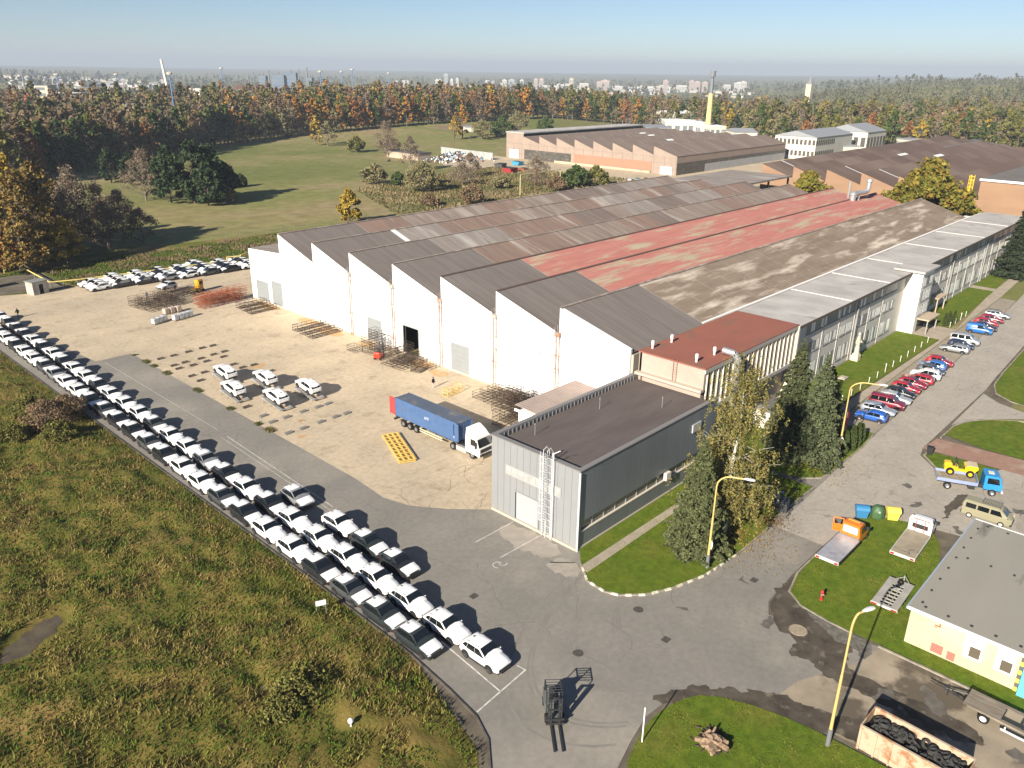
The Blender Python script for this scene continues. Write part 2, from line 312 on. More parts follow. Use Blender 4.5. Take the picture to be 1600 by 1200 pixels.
# lawns (raised sheets with kerbs)
lawn1=[(54.9,41.65),(84,41.65),(84,30.2),(75.1,30.3),(71.1,29.8),(65.1,29.8),(59.8,30.3),(55.9,31.4),(53.4,32.6),(51.6,34.3),(51.1,35.6),(51.3,37.8),(53,39.9)]
lawn2=[(84.6,36.3),(85.2,32.3),(87,30.6),(89.1,30.3),(99,30.3),(104.2,30.7),(104.3,38),(108,38),(108,44),(84.6,44)]
lawn3=[(108,38),(104.4,38),(104.4,43.5),(108,44.9),(154,44.9),(154,37.6)]
lawn4=[(163,38.4),(163,43),(166,45),(200,45),(200,40)]; lawn5=[(203,40.2),(203,45),(300,45),(300,44)]
isl1=smoothpoly([(200,26.6),(155.7,25),(143,24.6),(136,24.2),(131,22.2),(129,18),(129,4),(200,4)],1)
isl2=smoothpoly([(109.4,23.9),(114.9,23.8),(119.6,21.8),(123.5,17.4),(123,4),(109.9,4)],1)
isl3=[(102.2,23.7),(103.9,23.6),(104.6,15.9),(99.2,16.7),(98.5,20.6)]
gtrk=smoothpoly([(63,23.4),(66.6,24),(82,24.2),(83.6,20.7),(84.5,16.5),(73.3,13.3),(64,13.2),(63,0),(61.2,0),(61.5,14.4),(61.4,16.7),(61.6,21.3)],1)
bot=smoothpoly([(30,16),(35.9,22.4),(38.4,23.2),(41,23.7),(44,23.3),(46.3,22),(48,17.8),(48.6,13.8),(48.9,4),(40,-4)],1)
for n,(p,z) in enumerate(((lawn1,.1),(lawn2,.1),(lawn3,.1),(lawn4,.1),(lawn5,.1),(isl1,.1),(isl2,.1),(isl3,.09),(gtrk,.06),(bot,.06))): sheet('lawn',p,z,lawnM)
sheet('red_path',[(104.2,24.6),(108.8,24.2),(109.7,14.2),(109.8,2),(105,2),(105,14)],.035,redpave)
sheet('footpath',[(52.3,38.6),(52.5,39.7),(72,39.6),(72,38.7)],.115,paveM)
sheet('footpath',[(104.4,36.2),(104.4,37.9),(154,37.5),(163,38.3),(163,37.3),(195,39.9),(300,43.8),(300,42.4),(195,37.5)],.06,paveM)
sheet('footpath',[(154,37.5),(154,44.9),(163,44.9),(163,38.3)],.064,paveM)
sheet('footpath',[(200,39.9),(200,45),(203,45),(203,40.1)],.066,paveM)
kl='pale stone kerb round the '
kerb('kerb',lawn1[2:],.16,0,.13,kerbM,kl+'lawn of the birch beside the metal-clad building')
kerb('kerb',lawn2[1:6],.16,0,.13,kerbM,kl+'shady lawn under the tall spruces')
kerb('kerb',[(195,26.4),(155.7,24.95),(143,24.55),(136,24.1),(132.2,22.9),(130.2,20.5),(129.2,17),(129,8)],.18,0,.13,kerbM,kl+'grass island at the right edge beyond the side street')
kerb('kerb',[(109.4,23.9),(114.9,23.8),(118.6,22.5),(120.8,20.6),(122.9,17.8),(123.4,16),(123,8)],.18,0,.13,kerbM,kl+'grass island between the red path and the side street')
kerb('kerb',[(103.9,23.65),(102.2,23.75),(100.5,22.3),(98.5,20.6)],.18,0,.12,kerbM,kl+'small grass triangle behind the blue truck')
kerb('kerb',[(83,24.2),(66.6,24.05),(63.2,23.3),(61.9,21.6),(61.45,19),(61.3,16.7)],.16,0,.09,kerbM,kl+'grass where the two recovery trucks stand')
kerb('kerb',[(33.35,156),(33.35,55),(33.15,42.2),(32.65,36.9),(32.15,33.2),(31.2,31),(29.5,29.1),(24,24)],.14,0,.11,M('dark_kerb',(.13,.115,.095),(.07,.062,.05),scale=1,rough=.95),'dark weathered kerb between the parked white cars and the rough field')
kerb('kerb',[(104.5,30.7),(112.7,30.95),(133.6,31.35),(195,34.35)],.14,0,.03,M('drain_stone',(.1,.088,.07),(.3,.26,.2),scale=.3,rough=.95),'flush stone gutter between the access road and the parked coloured cars')
kerb('kerb',[(61.2,14.35),(61.05,3.5),(61,-8)],.2,0,.12,kerbM,'straight kerb in front of the cream garage')
kd=MB()
kp=[(65.1,29.78),(59.8,30.25),(55.9,31.35),(53.4,32.55),(51.6,34.25),(51.1,35.6),(51.3,37.8),(53,39.9)]
for a,c in zip(kp,kp[1:]):
    d=Vector((c[0]-a[0],c[1]-a[1],0)); n=max(1,int(d.length/1.05))
    for i in range(n):
        p=Vector((a[0],a[1],0))+d*(i+.1)/n; q=Vector((a[0],a[1],0))+d*(i+.58)/n; m=Vector((-d.y,d.x,0)).normalized()*.1
        kd.prism([(p+m)[:2],(p-m)[:2],(q-m)[:2],(q+m)[:2]],.0,.16)
kd.build('painted_kerb',M('worn_kerb_paint',(.68,.65,.52),(.42,.37,.28),scale=2.,lo=.45,hi=.65),label='worn cream painted kerb blocks round the tip of the birch lawn',cat='kerb')
# rough field on the left: bumpy ground under the tall grass
def soil(x,y): return ((x-12.4)*.9+(y-66.2)*.43)**2/14+((y-66.2)*.9-(x-12.4)*.43)**2/3.2
def fieldh(x,y):
    e=min(1,max(0,(33.2-x)/3))*min(1,max(.12,soil(x,y)-.6)); return e*(.4+.45*mnoise.noise(Vector((x/5,y/5,2)))+.36*mnoise.noise(Vector((x/1.7,y/1.7,4))))
def field():
    b=MB(); nx,ny=90,330; vs=[]; fs=[]
    for i in range(nx+1):
        for j in range(ny+1):
            x=-6+39.2*i/nx; y=18+165*j/ny
            lim=33.2 if y>42 else 33.2-(42-y)*.28-(max(0,31-y)*.6)
            x=min(x,lim) if i==nx else -6+(lim+6)*i/nx
            vs.append((x,y,fieldh(x+33.2-lim,y)-.02))
    for i in range(nx):
        for j in range(ny): fs.append((i*(ny+1)+j,(i+1)*(ny+1)+j,(i+1)*(ny+1)+j+1,i*(ny+1)+j+1))
    b.add(vs,fs); b.build('field',fieldM,kind='structure',smooth=True,fix=False)
field()
mudpoly([(12.4+3.3*math.cos(a/9*6.28)*.9-1.3*math.sin(a/9*6.28)*.43,66.2+3.9*math.cos(a/9*6.28)*.43+1.3*math.sin(a/9*6.28)*.9) for a in range(9)],.05,M('bare_soil_dark',(.07,.058,.045),(.11,.09,.06),scale=.8,bump=.6,rough=.95),'bare_soil',4)
# verge and scrub strip behind the back row of cars, dirt road beyond the meadow, yard of the far hall
def landstrip(name,pts,z,m,n=1):
    b=MB(); b.add([(x,y,T(x,y)+z) for x,y in pts],[tuple(range(len(pts)))]); o=b.build(name,m,kind='structure',fix=False)
    if o.data.polygons[0].normal.z<0: o.data.flip_normals()
    return o
vergeM=M('verge_grass',(0.0825,0.11,0.0144),(0.143,0.126,0.032),scale=.15,rough=1,bump=1,bscale=2.5,c3=(0.22,0.158,0.068),scale3=.06,lo3=.52,hi3=.6)
landstrip('verge',[(33,190),(50,184),(56,184.4),(100,183.8),(100,162),(245,162),(245,192),(140,206),(60,216),(25,225)],-.03,vergeM)
scrubM=M('scrub_grass',(.2,.165,.07),(.28,.22,.115),scale=.05,rough=1,bump=1,bscale=.8,c3=(.11,.115,.04),scale3=.035,lo3=.5,hi3=.58)
landstrip('scrubland',smoothpoly([(245,165),(245,192),(165,205),(200,262),(235,280),(285,282),(300,235),(322,205),(322,165)],2),-.02,scrubM)
landstrip('far_yard',[(262,190),(262,203),(300,235),(290,262),(272,300),(290,330),(327,330),(327,203.5),(437,203.5),(437,160),(262,160)],.01,conc)
landstrip('field_plot',smoothpoly([(405,455),(470,430),(500,455),(430,485)],2),.03,M('ploughed_soil',(.27,.2,.13),(.21,.16,.1),scale=.05))
rp=[(200,478),(234,492),(280,512),(325.5,529),(420,520),(525,497),(647,464)]
for n,wd in (('far_road',2.2),):
    b=MB()
    for a,c in zip(rp,rp[1:]):
        q=stripe(a,c,wd*2); b.add([(p.x,p.y,T(p.x,p.y)+.25) for p in q],[(0,1,2,3)])
    b.build(n,M('pale_road',(.34,.32,.29)),kind='structure')
landstrip('dark_apron',[(25,186),(25,204),(57.5,203),(56.5,184),(44,187)],.0,M('apron_tarmac',(.1,.088,.07),(.2,.17,.13),scale=.2))
# ------------------------------------------------------------------ buildings
wallW=M('white_render',(.83,.83,.83),(.8,.8,.79),scale=.3,rough=.85)
roofG=M('grey_roof_felt',(0.167,0.146,0.134),(0.198,0.174,0.159),scale=1,rough=.85,grain=(2.,.08),stretch=(.9,.06,.06),bump=.15,bscale=3)
B_=dict(grain=(2.2,.13),scale=1,rough=.9,stretch=(.5,.07,.07),bump=.2,bscale=2.5)
roofs=[M('brown_roof_weathered',(0.218,0.169,0.142),(0.288,0.236,0.203),c3=(0.397,0.351,0.312),scale3=.5,lo3=.53,hi3=.72,**B_),
       M('dark_brown_roof',(0.173,0.135,0.116),(0.211,0.171,0.149),c3=(0.333,0.284,0.254),scale3=.4,lo3=.6,hi3=.72,**B_),
       M('pale_grey_roof',(.235,.2,.177),(.29,.252,.226),c3=(0.422,0.392,0.362),scale3=.6,lo3=.54,hi3=.7,**B_),
       M('rusty_brown_roof',(0.256,0.176,0.138),(0.211,0.155,0.131),c3=(0.422,0.365,0.319),scale3=.5,lo3=.56,hi3=.68,**B_)]
roofR=M('red_painted_roof',(0.429,0.169,0.137),(0.462,0.206,0.169),c3=(0.418,0.35,0.247),scale3=1.2,lo3=.52,hi3=.64,scale=1,rough=.85,stretch=(.07,.5,.5),grain=(3.,.1),bump=.15,bscale=8)
roofL=M('streaked_brown_roof',(0.213,0.163,0.12),(0.262,0.206,0.156),c3=(0.561,0.484,0.402),scale3=1.1,lo3=.51,hi3=.68,scale=1,rough=.9,stretch=(.08,.42,.42),grain=(3.,.1),bump=.15,bscale=8)
seamM=M('pale_seam',(.42,.38,.34),(.3,.27,.24),scale=.5)
flash=M('white_flashing',(.78,.77,.75))
glassD=M('dark_glass',(.012,.016,.02),rough=.06,spec=.8)
glassN=M('north_light_glass',(.2,.24,.26),rough=.25,spec=.6)
doorM=M('grey_sheet_door',(.255,.27,.28),(.235,.25,.255),scale=.6,rough=.5)
pipeM=M('downpipe_grey',(.4,.37,.34),(.3,.17,.11),scale=.7,rough=.6,lo=.45,hi=.62)
metalG=M('galvanised',(.55,.56,.57),(.45,.46,.47),scale=2,rough=.4,metal=.6)
darkM=M('dark_metal',(.03,.03,.032),rough=.5)
XW=80.6
RID=[137.2,125.75,114.4,102.5,90.6,78.6,66.45]; VAL=[125.75,114.4,102.5,90.6,78.6,66.45,54.6]
XE=[216,216,222,226,228,227.5,226]
hall=thing('factory_hall','long white-fronted factory hall under sawtooth roofs in brown, grey and red','factory hall',(80.6,100,0))
def P_(o): o.parent=hall; o.matrix_parent_inverse=Matrix.Translation((-80.6,-100,0)); return o
prof=[(149,10.4),(137.2,11.15)]
for r,v in zip(RID,VAL): prof+=[(r,15.),(v,11.3)]
prof[-1]=(54.6,11.9)
def topz(y):
    for (a,za),(b,zb) in zip(prof,prof[1:]):
        if b<=y<=a and a!=b: return za+(zb-za)*(a-y)/(a-b)
    return prof[-1][1]
def strip(b,y1,y0,z0,x0,x1):
    pts=[(y1,z0)]
    inner=[]
    for k,(a,z) in enumerate(prof):
        if y0<a<y1: inner.append((a,z))
    pts+=[(y1,topz(y1-1e-4))]+inner+[(y0,topz(y0+1e-4)),(y0,z0)]
    b.ext(pts,x0,x1)
b=MB(); strip(b,149,100.1,0,XW,XW+.4); strip(b,96.3,54.6,0,XW,XW+.4); strip(b,100.1,96.3,5.,XW,XW+.4)
P_(b.build('front_wall',wallW))
b=MB(); b.box(XW+.4,246,148.6,149,0,10.4); b.box(225.5,226,54.6,137,0,11.2); b.box(XW+.4,226,54.3,54.6,0,11.1); P_(b.build('outer_wall',M('old_render',(.4,.36,.3),(.3,.26,.21),scale=.3)))
# side lean-to roof
b=MB()
b.add([(XW,149.1,10.42),(XW,137.2,11.2),(246,137.2,11.2),(246,149.1,10.42)],[(0,1,2,3)]); 
for x in range(86,246,7): b.add([(x,149.1,10.44),(x,137.2,11.22),(x+.25,137.2,11.22),(x+.25,149.1,10.44)],[(0,1,2,3)],1)
P_(b.build('side_roof',[roofs[2],seamM]))
rr=random.Random(3)
names=['first','second','third','fourth','fifth','sixth','seventh']
for k in range(7):
    y0,y1=RID[k],VAL[k]; xe=XE[k]; b=MB(); zv=11.35 if k<6 else 11.35
    def q(xa,xb,mi,dz=0,a=0.,c=1.): 
        ya,yb=y0+(y1-y0)*a,y0+(y1-y0)*c; za,zb=15.02+(zv-15.02)*a,15.02+(zv-15.02)*c
        b.add([(xa,ya,za+dz),(xa,yb,zb+dz),(xb,yb,zb+dz),(xb,ya,za+dz)],[(0,1,2,3)],mi)
    q(XW-.12,98.6,0)
    for xx in (83.5,86.5,89.5,92.5,95.5): q(xx,xx+.03,3,.004)
    if k in (4,5): q(98.6,xe,1)
    elif k==6: q(98.6,xe,1)
    else:
        x=98.6; last=-1
        while x<xe:
            L=min(rr.choice([6,12,12,18,24]),xe-x); c=rr.choice([i for i in (0,0,1,2,3) if i!=last]); last=c; q(x,x+L,3+c); x+=L
    x=98.6
    while x<xe:
        q(x-.06,x+.06,2,.012); x+={4:24,5:24,6:6}.get(k,12)
    q(98.6,xe,2,.009,.99,1.)
    b.add([(XW-.1,y0,15.12),(xe,y0,15.12),(xe,y0-.35,15.02),(XW-.1,y0-.35,15.02)],[(0,1,2,3)],4 if k in(4,5) else 3)
    mats=[roofG,roofR if k in (4,5) else roofL,seamM]+roofs
    if k in (4,5): mats[3+1]=M('dark_ridge',(.12,.08,.07))
    o=P_(b.build('roof_slope',mats))
    if k in (4,5): o['label']='red painted roof slope'
    if k==6: o['label']='brown roof slope with pale streaks'
    b=MB(); b.add([(XW+.2,y0,11.3),(xe,y0,11.3),(xe,y0,15),(XW+.2,y0,15)],[(0,1,2,3)])
    for x in range(int(XW)+2,int(xe),6): b.box(x,x+.2,y0,y0+.06,11.3,15,1)
    P_(b.build('roof_glazing',[glassN,metalG]))
    b=MB(); b.ext([(y0,15.),(y0,11.3),(y1,11.3)],xe-.3,xe); P_(b.build('gable_wall',M('old_render',(.4,.36,.3))))
# gutter strip, pale seam parts
b=MB(); b.box(98.6,229,54.7,56.2,11.36,11.5); P_(b.build('gutter',flash))
b=MB(); b.add([(98.6,125.6,15.05),(98.6,114.6,11.45),(99.8,114.6,11.45),(99.8,125.6,15.05)],[(0,1,2,3)]); P_(b.build('roof_walkway',flash))
for i,(ya,yb,zt) in enumerate(((146.9,142.6,4.3),(141,137.5,5.1),(109.9,106.2,4.3),(88.3,84.4,4.8))):
    b=MB(); b.box(XW-.05,XW+.02,yb,ya,0.02,zt,0)
    for j in range(1,6): b.box(XW-.06,XW-.045,yb+.05,ya-.05,zt*j/6,zt*j/6+.03,1)
    b.box(XW-.09,XW,ya,ya+.12,0,zt+.12,1); b.box(XW-.09,XW,yb-.12,yb,0,zt+.12,1); b.box(XW-.09,XW,yb,ya,zt,zt+.12,1)
    P_(b.build('sliding_door',[doorM,M('door_frame_grey',(.33,.34,.35))]))
b=MB(); b.box(XW-.1,XW+.35,100.1,100.35,0,5.1); b.box(XW-.1,XW+.35,96.1,96.3,0,5.1); b.box(XW-.1,XW+.35,96.3,100.1,5,5.15); P_(b.build('open_doorway_frame',metalG))
for y in VAL[1:6]:
    b=MB()
    for dy,r in ((.35,.09),(-.15,.09),(.62,.03)): b.tube((XW-.14,y+dy,0),(XW-.14,y+dy,11.2),r)
    for z in range(2,12,2): b.box(XW-.2,XW,y-.3,y+.75,z,z+.06)
    b.box(XW-.5,XW-.05,y-.4,y+.6,10.95,11.5); b.tube((XW-.35,y,11.4),(XW-.35,y,12.5),.03); b.tube((XW-.35,y+.5,11.4),(XW-.35,y+.5,12.2),.03)
    P_(b.build('downpipe',pipeM))
for y in (79.3,103.3,128,69.5):
    b=MB(); b.tube((XW,y,7.8),(XW-.8,y+.3,8),.03); b.cb((XW-.9,y+.33,8),(.4,.2,.1)); P_(b.build('wall_lamp',metalG))
b=MB(); b.box(XW-.06,XW-.01,54.7,148.9,.0,.35); P_(b.build('plinth',M('rust_plinth',(.5,.4,.3),(.6,.52,.43),scale=.6)))
# connecting roof at the far end
b=MB(); b.box(217,262,118.5,141,12.5,13.,0); P_(b.build('link_roof',roofs[2]))
for x in (219,233,247,261):
    for y in (119,140): b=MB(); b.box(x,x+.5,y,y+.5,0,12.5); P_(b.build('link_post',darkM))
# vent on far roof
vt=thing('roof_ventilator','curved silver ventilation duct at the far end of the red roof','ventilation duct',(210,78,14.6)); vt.scale=(.72,.72,.72)
b=MB(); b.lathe([(1.1,0),(1.1,2),(1.4,2.2),(1.4,2.8),(.7,3.4),(0,3.4)],12); b.path([(0,0,2.6),(6,-1,2.6),(8.5,-1.4,2.7),(9.3,-1.5,3.6),(9.4,-1.5,6)],.8,10); b.tube((3.5,-.6,-2),(3.5,-.6,2.4),.5); b.tube((6,4,0),(6,4,6),.35); b.build('duct',metalG,vt,smooth=True)
b=MB(); b.lathe([(1.,6),(1.2,6.2),(.9,6.9),(0,7)],10,0,Matrix.Translation((9.4,-1.5,0))); b.build('cowl',metalG,vt)

# ---- office wing
office=thing('office_wing','long pale two-storey office wing with a flat grey roof and window strips','office building',(106,45,0))
def O_(o): o.parent=office; o.matrix_parent_inverse=Matrix.Translation((-106,-45,0)); return o
offW=M('pale_grey_render',(.6,.56,.52),(.53,.5,.46),scale=.5,rough=.9,c3=(.42,.39,.36),scale3=.15,lo3=.6,hi3=.75)
flatR=M('pale_flat_roof',(0.491,0.468,0.44),(0.363,0.342,0.329),scale=.25,rough=.9,c3=(0.269,0.252,0.236),scale3=.4,lo3=.58,hi3=.75,bump=.1,bscale=2,stretch=(1,.6,1))
XO0,XO1=106.2,240
b=MB(); b.box(XO0,XO1,45.2,55.6,0,11.0); O_(b.build('wall',offW))
b=MB(); b.box(XO0,XO1+.5,44.3,54.68,11.02,11.32); O_(b.build('flat_roof',flatR))
for x in (126.5,143,160,181,201,221): b=MB(); b.box(x,x+.24,44.4 if not 154<x<164 else 47.6,54.6,11.33,11.4); O_(b.build('roof_joint',M('joint_cap',(.66,.64,.61))))
b=MB(); b.box(XO0,XO1+.5,44.22,44.3,10.95,11.36); O_(b.build('roof_edge',M('brown_fascia',(.12,.1,.085))))
ww=M('white_blind_window',(.72,.73,.71),rough=.3,spec=.6); wf=M('window_frame_grey',(.3,.29,.28)); wg=M('window_grey_glass',(.13,.15,.165),rough=.35,spec=.5)
pil=[112+6.35*i for i in range(21)]
for i,x in enumerate(pil):
    if 150<x<162: continue
    b=MB(); b.box(x-.12,x+.12,45.13,45.2,0,10.9); O_(b.build('pilaster',offW))
wr=random.Random(5)
def window(x0,x1,z0,z1,n,par=O_,y=45.2,blind=.8):
    f=MB(); f.box(x0,x1,y-.03,y+.04,z0,z1); o=par(f.build('window',wf)); p=MB()
    w=(x1-x0)/n
    for j in range(n): p.box(x0+w*j+.07,x0+w*(j+1)-.07,y-.05,y-.02,z0+.1,z1-.1,0 if wr.random()<blind else 1)
    s=MB(); s.box(x0-.05,x1+.05,y-.14,y,z0-.08,z0-.01)
    a=p.build('pane',[ww,wg],o); c=s.build('sill',wf,o); 
    a.parent=o; c.parent=o
for i,x in enumerate(pil[:-1]):
    if 149<x<159: continue
    a=x+.5
    for j in range(2): window(a+j*2.75+.1,a+j*2.75+2.45,5.55,7.2,4 if x>109 else 4,blind=.72)
    for j in range(2): window(a+j*2.75+.15,a+j*2.75+2.3,1.3,3.7,3,blind=.6)
    window(a-.2,a+5.55,8.75,10.6,8,blind=.25)
b=MB()
for x in (131.5,182.7,208,163.5): b.tube((x,44.95,0),(x,44.95,10.9),.13)
O_(b.build('downpipe',M('grey_pipe',(.3,.29,.28))))
# entrance tower
b=MB(); b.box(154.2,160.6,42.4,45.3,0,11.3); O_(b.build('entrance_tower',M('white_tower_render',(.74,.72,.67))))
b=MB(); b.box(153.6,162.2,42.0,47.5,11.45,11.8); O_(b.build('tower_roof',flatR))
for z in (3.3,6.0):
    window(155,157.4,z,z+1.9,3,y=42.4); window(157.8,160.2,z,z+1.9,3,y=42.4)
window(155,160.2,8.8,10.5,6,y=42.4,blind=.3)
b=MB(); b.box(155.4,161.6,40.2,42.38,2.6,2.85,0); b.box(155.6,155.8,40.4,40.6,0,2.6,1); b.box(161.1,161.3,40.4,40.6,0,2.6,1); O_(b.build('porch',[M('porch_slab',(.45,.36,.27)),wf]))
b=MB(); b.box(155.9,160.2,42.33,42.39,0,2.5); O_(b.build('entrance_recess_shade',glassD))  # dark glass sheet stands in for the shaded recess under the porch
b=MB(); b.box(171.5,177,43.4,45.2,3.0,3.2); b.box(171.7,171.9,43.6,43.8,0,3.0); b.box(176.6,176.8,43.6,43.8,0,3.0); O_(b.build('side_porch',M('porch_slab',(.45,.36,.27))))
# ---- red roofed block with tall glazing
rb=thing('glazed_block','pink-walled block with flat red roof and tall mullioned glazing','office block',(81,44,0))
def Rb(o): o.parent=rb; o.matrix_parent_inverse=Matrix.Translation((-81,-44,0)); return o
pinkW=M('pink_render',(.42,.34,.29),(.37,.3,.255),scale=.5,rough=.9,c3=(.3,.26,.22),scale3=.22,lo3=.66,hi3=.76)
redR=M('red_felt_roof',(0.308,0.116,0.0822),(0.251,0.102,0.0754),scale=.2,rough=.9,c3=(0.182,0.116,0.0891),scale3=.09,lo3=.54,hi3=.64,bump=.1,bscale=5,stretch=(.5,1,1))
b=MB(); b.box(80.9,81.3,44,53.3,9,11.85); b.box(80.9,106,53.0,53.4,6,11.85); b.box(81.3,106,44.5,53,6.2,11.8); b.box(80.9,106,45.2,53.4,0,6.2); Rb(b.build('wall',pinkW))
b=MB(); b.box(80.75,106.2,43.85,53.5,11.86,12.02); Rb(b.build('roof',redR))
b=MB(); b.box(81.4,105.9,44.05,44.12,6.6,11.3); Rb(b.build('glazing',M('curtain_glass',(.018,.022,.026),(.05,.05,.045),scale=.6,rough=.08,spec=.8,stretch=(1,1,.4))))
b=MB()
for i in range(20): 
    x=81.5+i*1.275; b.box(x,x+.13,43.86,44.05,6.5,11.35)
Rb(b.build('mullions',M('cream_mullion',(.66,.6,.5))))
b=MB(); b.box(80.85,106.1,43.82,44.06,11.35,11.86); b.box(80.85,106.1,43.75,44.1,6.1,6.6); Rb(b.build('beam',M('grey_beam',(.42,.4,.37))))
b=MB(); b.box(105.9,106.3,43.7,45.3,0,11.86); Rb(b.build('end_wall',M('cream_end',(.62,.55,.46))))
b=MB()
for y in (47.8,48.3): b.tube((80.8,y,9),(80.8,y,12.3),.03)
for i in range(9): b.tube((80.8,47.8,9.2+i*.33),(80.8,48.3,9.2+i*.33),.02)
Rb(b.build('wall_ladder',M('rusty_steel',(.23,.11,.07))))
b=MB(); b.box(80.2,80.9,43.9,53.5,9.0,9.35); Rb(b.build('ledge',M('stone_ledge',(.45,.39,.33))))
for i,p in enumerate(((82.7,52.7),(86.5,52.3),(82.2,46),(86.1,45.8))):
    b=MB(); b.lathe([(.13,0),(.13,.5),(.2,.5),(.2,.95),(.14,1.05),(0,1.05)],10); o=b.build('vent_pipe',M('white_vent',(.8,.8,.8)),label='white vent pipe on the red flat roof, '+['at its back corner nearest the sawtooth wall','second along its back edge','at its front corner above the pink wall','beside the bent silver duct'][i],cat='vent pipe',group='vent pipes on the red roof'); o.location=(*p,12.02)
b=MB(); b.path([(87.3,43.1,5.9),(87.3,43.1,11.8),(87.1,43.6,12.5),(86.6,45,12.75)],.42,10); b.build('exhaust_duct',metalG,smooth=True,label='bent silver exhaust duct rising in front of the mullioned glazing',cat='duct')
# ---- metal clad building
mb=thing('metal_building','grey metal-clad building with a dark flat roof and parapet','warehouse',(54.6,41.75,0))
def Mb(o): o.parent=mb; o.matrix_parent_inverse=Matrix.Translation((-54.6,-41.75,0)); return o
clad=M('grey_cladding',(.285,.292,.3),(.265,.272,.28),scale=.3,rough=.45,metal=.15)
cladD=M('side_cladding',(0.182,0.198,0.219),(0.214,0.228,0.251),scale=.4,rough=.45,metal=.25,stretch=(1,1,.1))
b=MB()
y=41.75
b.box(54.62,55,41.76,47,0,8.8); b.box(54.62,55,50.2,53.72,0,8.8); b.box(54.62,55,47,50.2,3.5,8.8); b.box(54.58,54.62,41.8,53.7,8.8,9.)
for j in range(13):
    yy=41.78+j*.92
    if yy+.9<47 or yy>50.2: b.box(54.58,54.62,yy+.02,min(yy+.9,53.72),.3,8.8)
    else: b.box(54.58,54.62,yy+.02,yy+.9,3.6,8.8)
Mb(b.build('front_wall',clad))
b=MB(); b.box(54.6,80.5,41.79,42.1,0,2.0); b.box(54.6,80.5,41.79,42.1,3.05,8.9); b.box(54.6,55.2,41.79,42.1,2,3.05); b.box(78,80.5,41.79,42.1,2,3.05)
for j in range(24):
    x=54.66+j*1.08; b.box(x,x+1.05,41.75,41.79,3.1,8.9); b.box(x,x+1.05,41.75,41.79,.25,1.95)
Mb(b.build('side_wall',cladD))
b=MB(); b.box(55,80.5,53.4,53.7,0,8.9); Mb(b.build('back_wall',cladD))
b=MB(); b.box(55.2,78,42.0,42.1,2,3.05,0)
for j in range(12): b.box(55.2+j*1.95,55.26+j*1.95,41.92,42.0,2.,3.05,1)
b.box(55.15,78.05,41.7,41.95,1.92,2.02,2); Mb(b.build('strip_window',[M('strip_glass',(.2,.19,.165),(.12,.12,.11),scale=.8,rough=.15),metalG,M('cream_sill',(.55,.5,.42))]))
b=MB(); b.box(75.2,77,41.6,41.76,6.2,7.2); Mb(b.build('vent_window',M('vent_grey',(.4,.4,.4))))
b=MB(); b.cb((70.3,41.5,2.6),(.9,.4,.9)); Mb(b.build('air_unit',M('cream_unit',(.6,.56,.5))))
b=MB(); b.box(54.5,54.6,44,51.6,5.15,6.25,0)
for j in range(9): b.box(54.47,54.5,44.1+j*.83,44.1+j*.83+.66,5.3,6.1,1)
Mb(b.build('front_window',[M('strip_frame',(.34,.34,.34)),M('frosted_pane',(.3,.3,.295),(.42,.42,.41),scale=.8,rough=.3)]))
b=MB(); b.box(54.68,54.74,47.05,50.15,0,3.45,0)
for j in range(12): b.box(54.655,54.68,47.05,50.15,.05+j*.285,.05+j*.285+.25,0)
Mb(b.build('roller_door',M('white_door_metal',(.36,.375,.385),rough=.5)))
b=MB(); b.box(54.5,54.7,50.2,50.36,0,3.5); b.box(54.5,54.7,46.84,47,0,3.5); b.box(54.5,54.7,46.84,50.36,3.5,3.62); Mb(b.build('door_frame',M('door_frame_dark',(.25,.255,.26))))
b=MB(); b.box(55,80.4,42.1,53.4,8.25,8.35); Mb(b.build('roof',M('dark_felt_roof',(0.107,0.0878,0.0826),(0.134,0.111,0.104),scale=.3,rough=.9,bump=.1,bscale=4,stretch=(.5,2,1))))
capM=M('grey_coping',(.2,.19,.185),rough=.5)
b=MB(); b.box(54.5,80.6,41.65,42.2,8.9,9.02); b.box(54.5,80.6,53.3,53.85,8.9,9.02); b.box(54.5,55.1,42.2,53.3,8.9,9.02); Mb(b.build('coping',capM))
b=MB(); b.box(55.1,80.4,53.27,53.3,8.36,8.9)
for j in range(38): b.box(55.3+j*.66,55.34+j*.66,53.2,53.28,8.36,8.9,1)
Mb(b.build('parapet_lining',[M('membrane_blue',(.13,.14,.155),(.18,.19,.2),scale=1.2,rough=.4),capM]))
b=MB(); b.tube((54.5,41.66,0),(54.5,41.66,8.8),.1); Mb(b.build('corner_pipe',M('white_pipe',(.75,.76,.77))))
b=MB(); b.box(54.4,54.58,41.8,53.6,0,.25); b.box(54.7,78,41.66,41.74,0,.25); Mb(b.build('plinth',M('pale_plinth',(.5,.44,.35))))
ld=thing('caged_ladder','white caged steel ladder climbing the front of the metal-clad building','ladder',(54.2,45.9,0))
lm=M('white_steel',(.75,.76,.78),rough=.4,metal=.2)
b=MB()
for y in (-.25,.25): b.tube((0,y,0),(0,y,9.9),.035); 
b.path([(0,-.25,9.9),(.5,-.25,10.1),(.9,-.25,9.5),(.9,-.25,9.02)],.03); b.path([(0,.25,9.9),(.5,.25,10.1),(.9,.25,9.5),(.9,.25,9.02)],.03)
for z in range(30): b.tube((0,-.25,.3+z*.3),(0,.25,.3+z*.3),.018)
b.build('ladder_rails',lm,ld)
b=MB()
for z in range(10):
    zz=2.3+z*.8; pts=[(-.7*math.sin(R(a)),-.36*math.cos(R(a)),zz) for a in range(0,181,30)]; b.path(pts,.02,4)
for a in (30,60,90,120,150): b.tube((-.7*math.sin(R(a)),-.36*math.cos(R(a)),2.3),(-.7*math.sin(R(a)),-.36*math.cos(R(a)),9.9),.016,4)
b.build('cage',lm,ld)
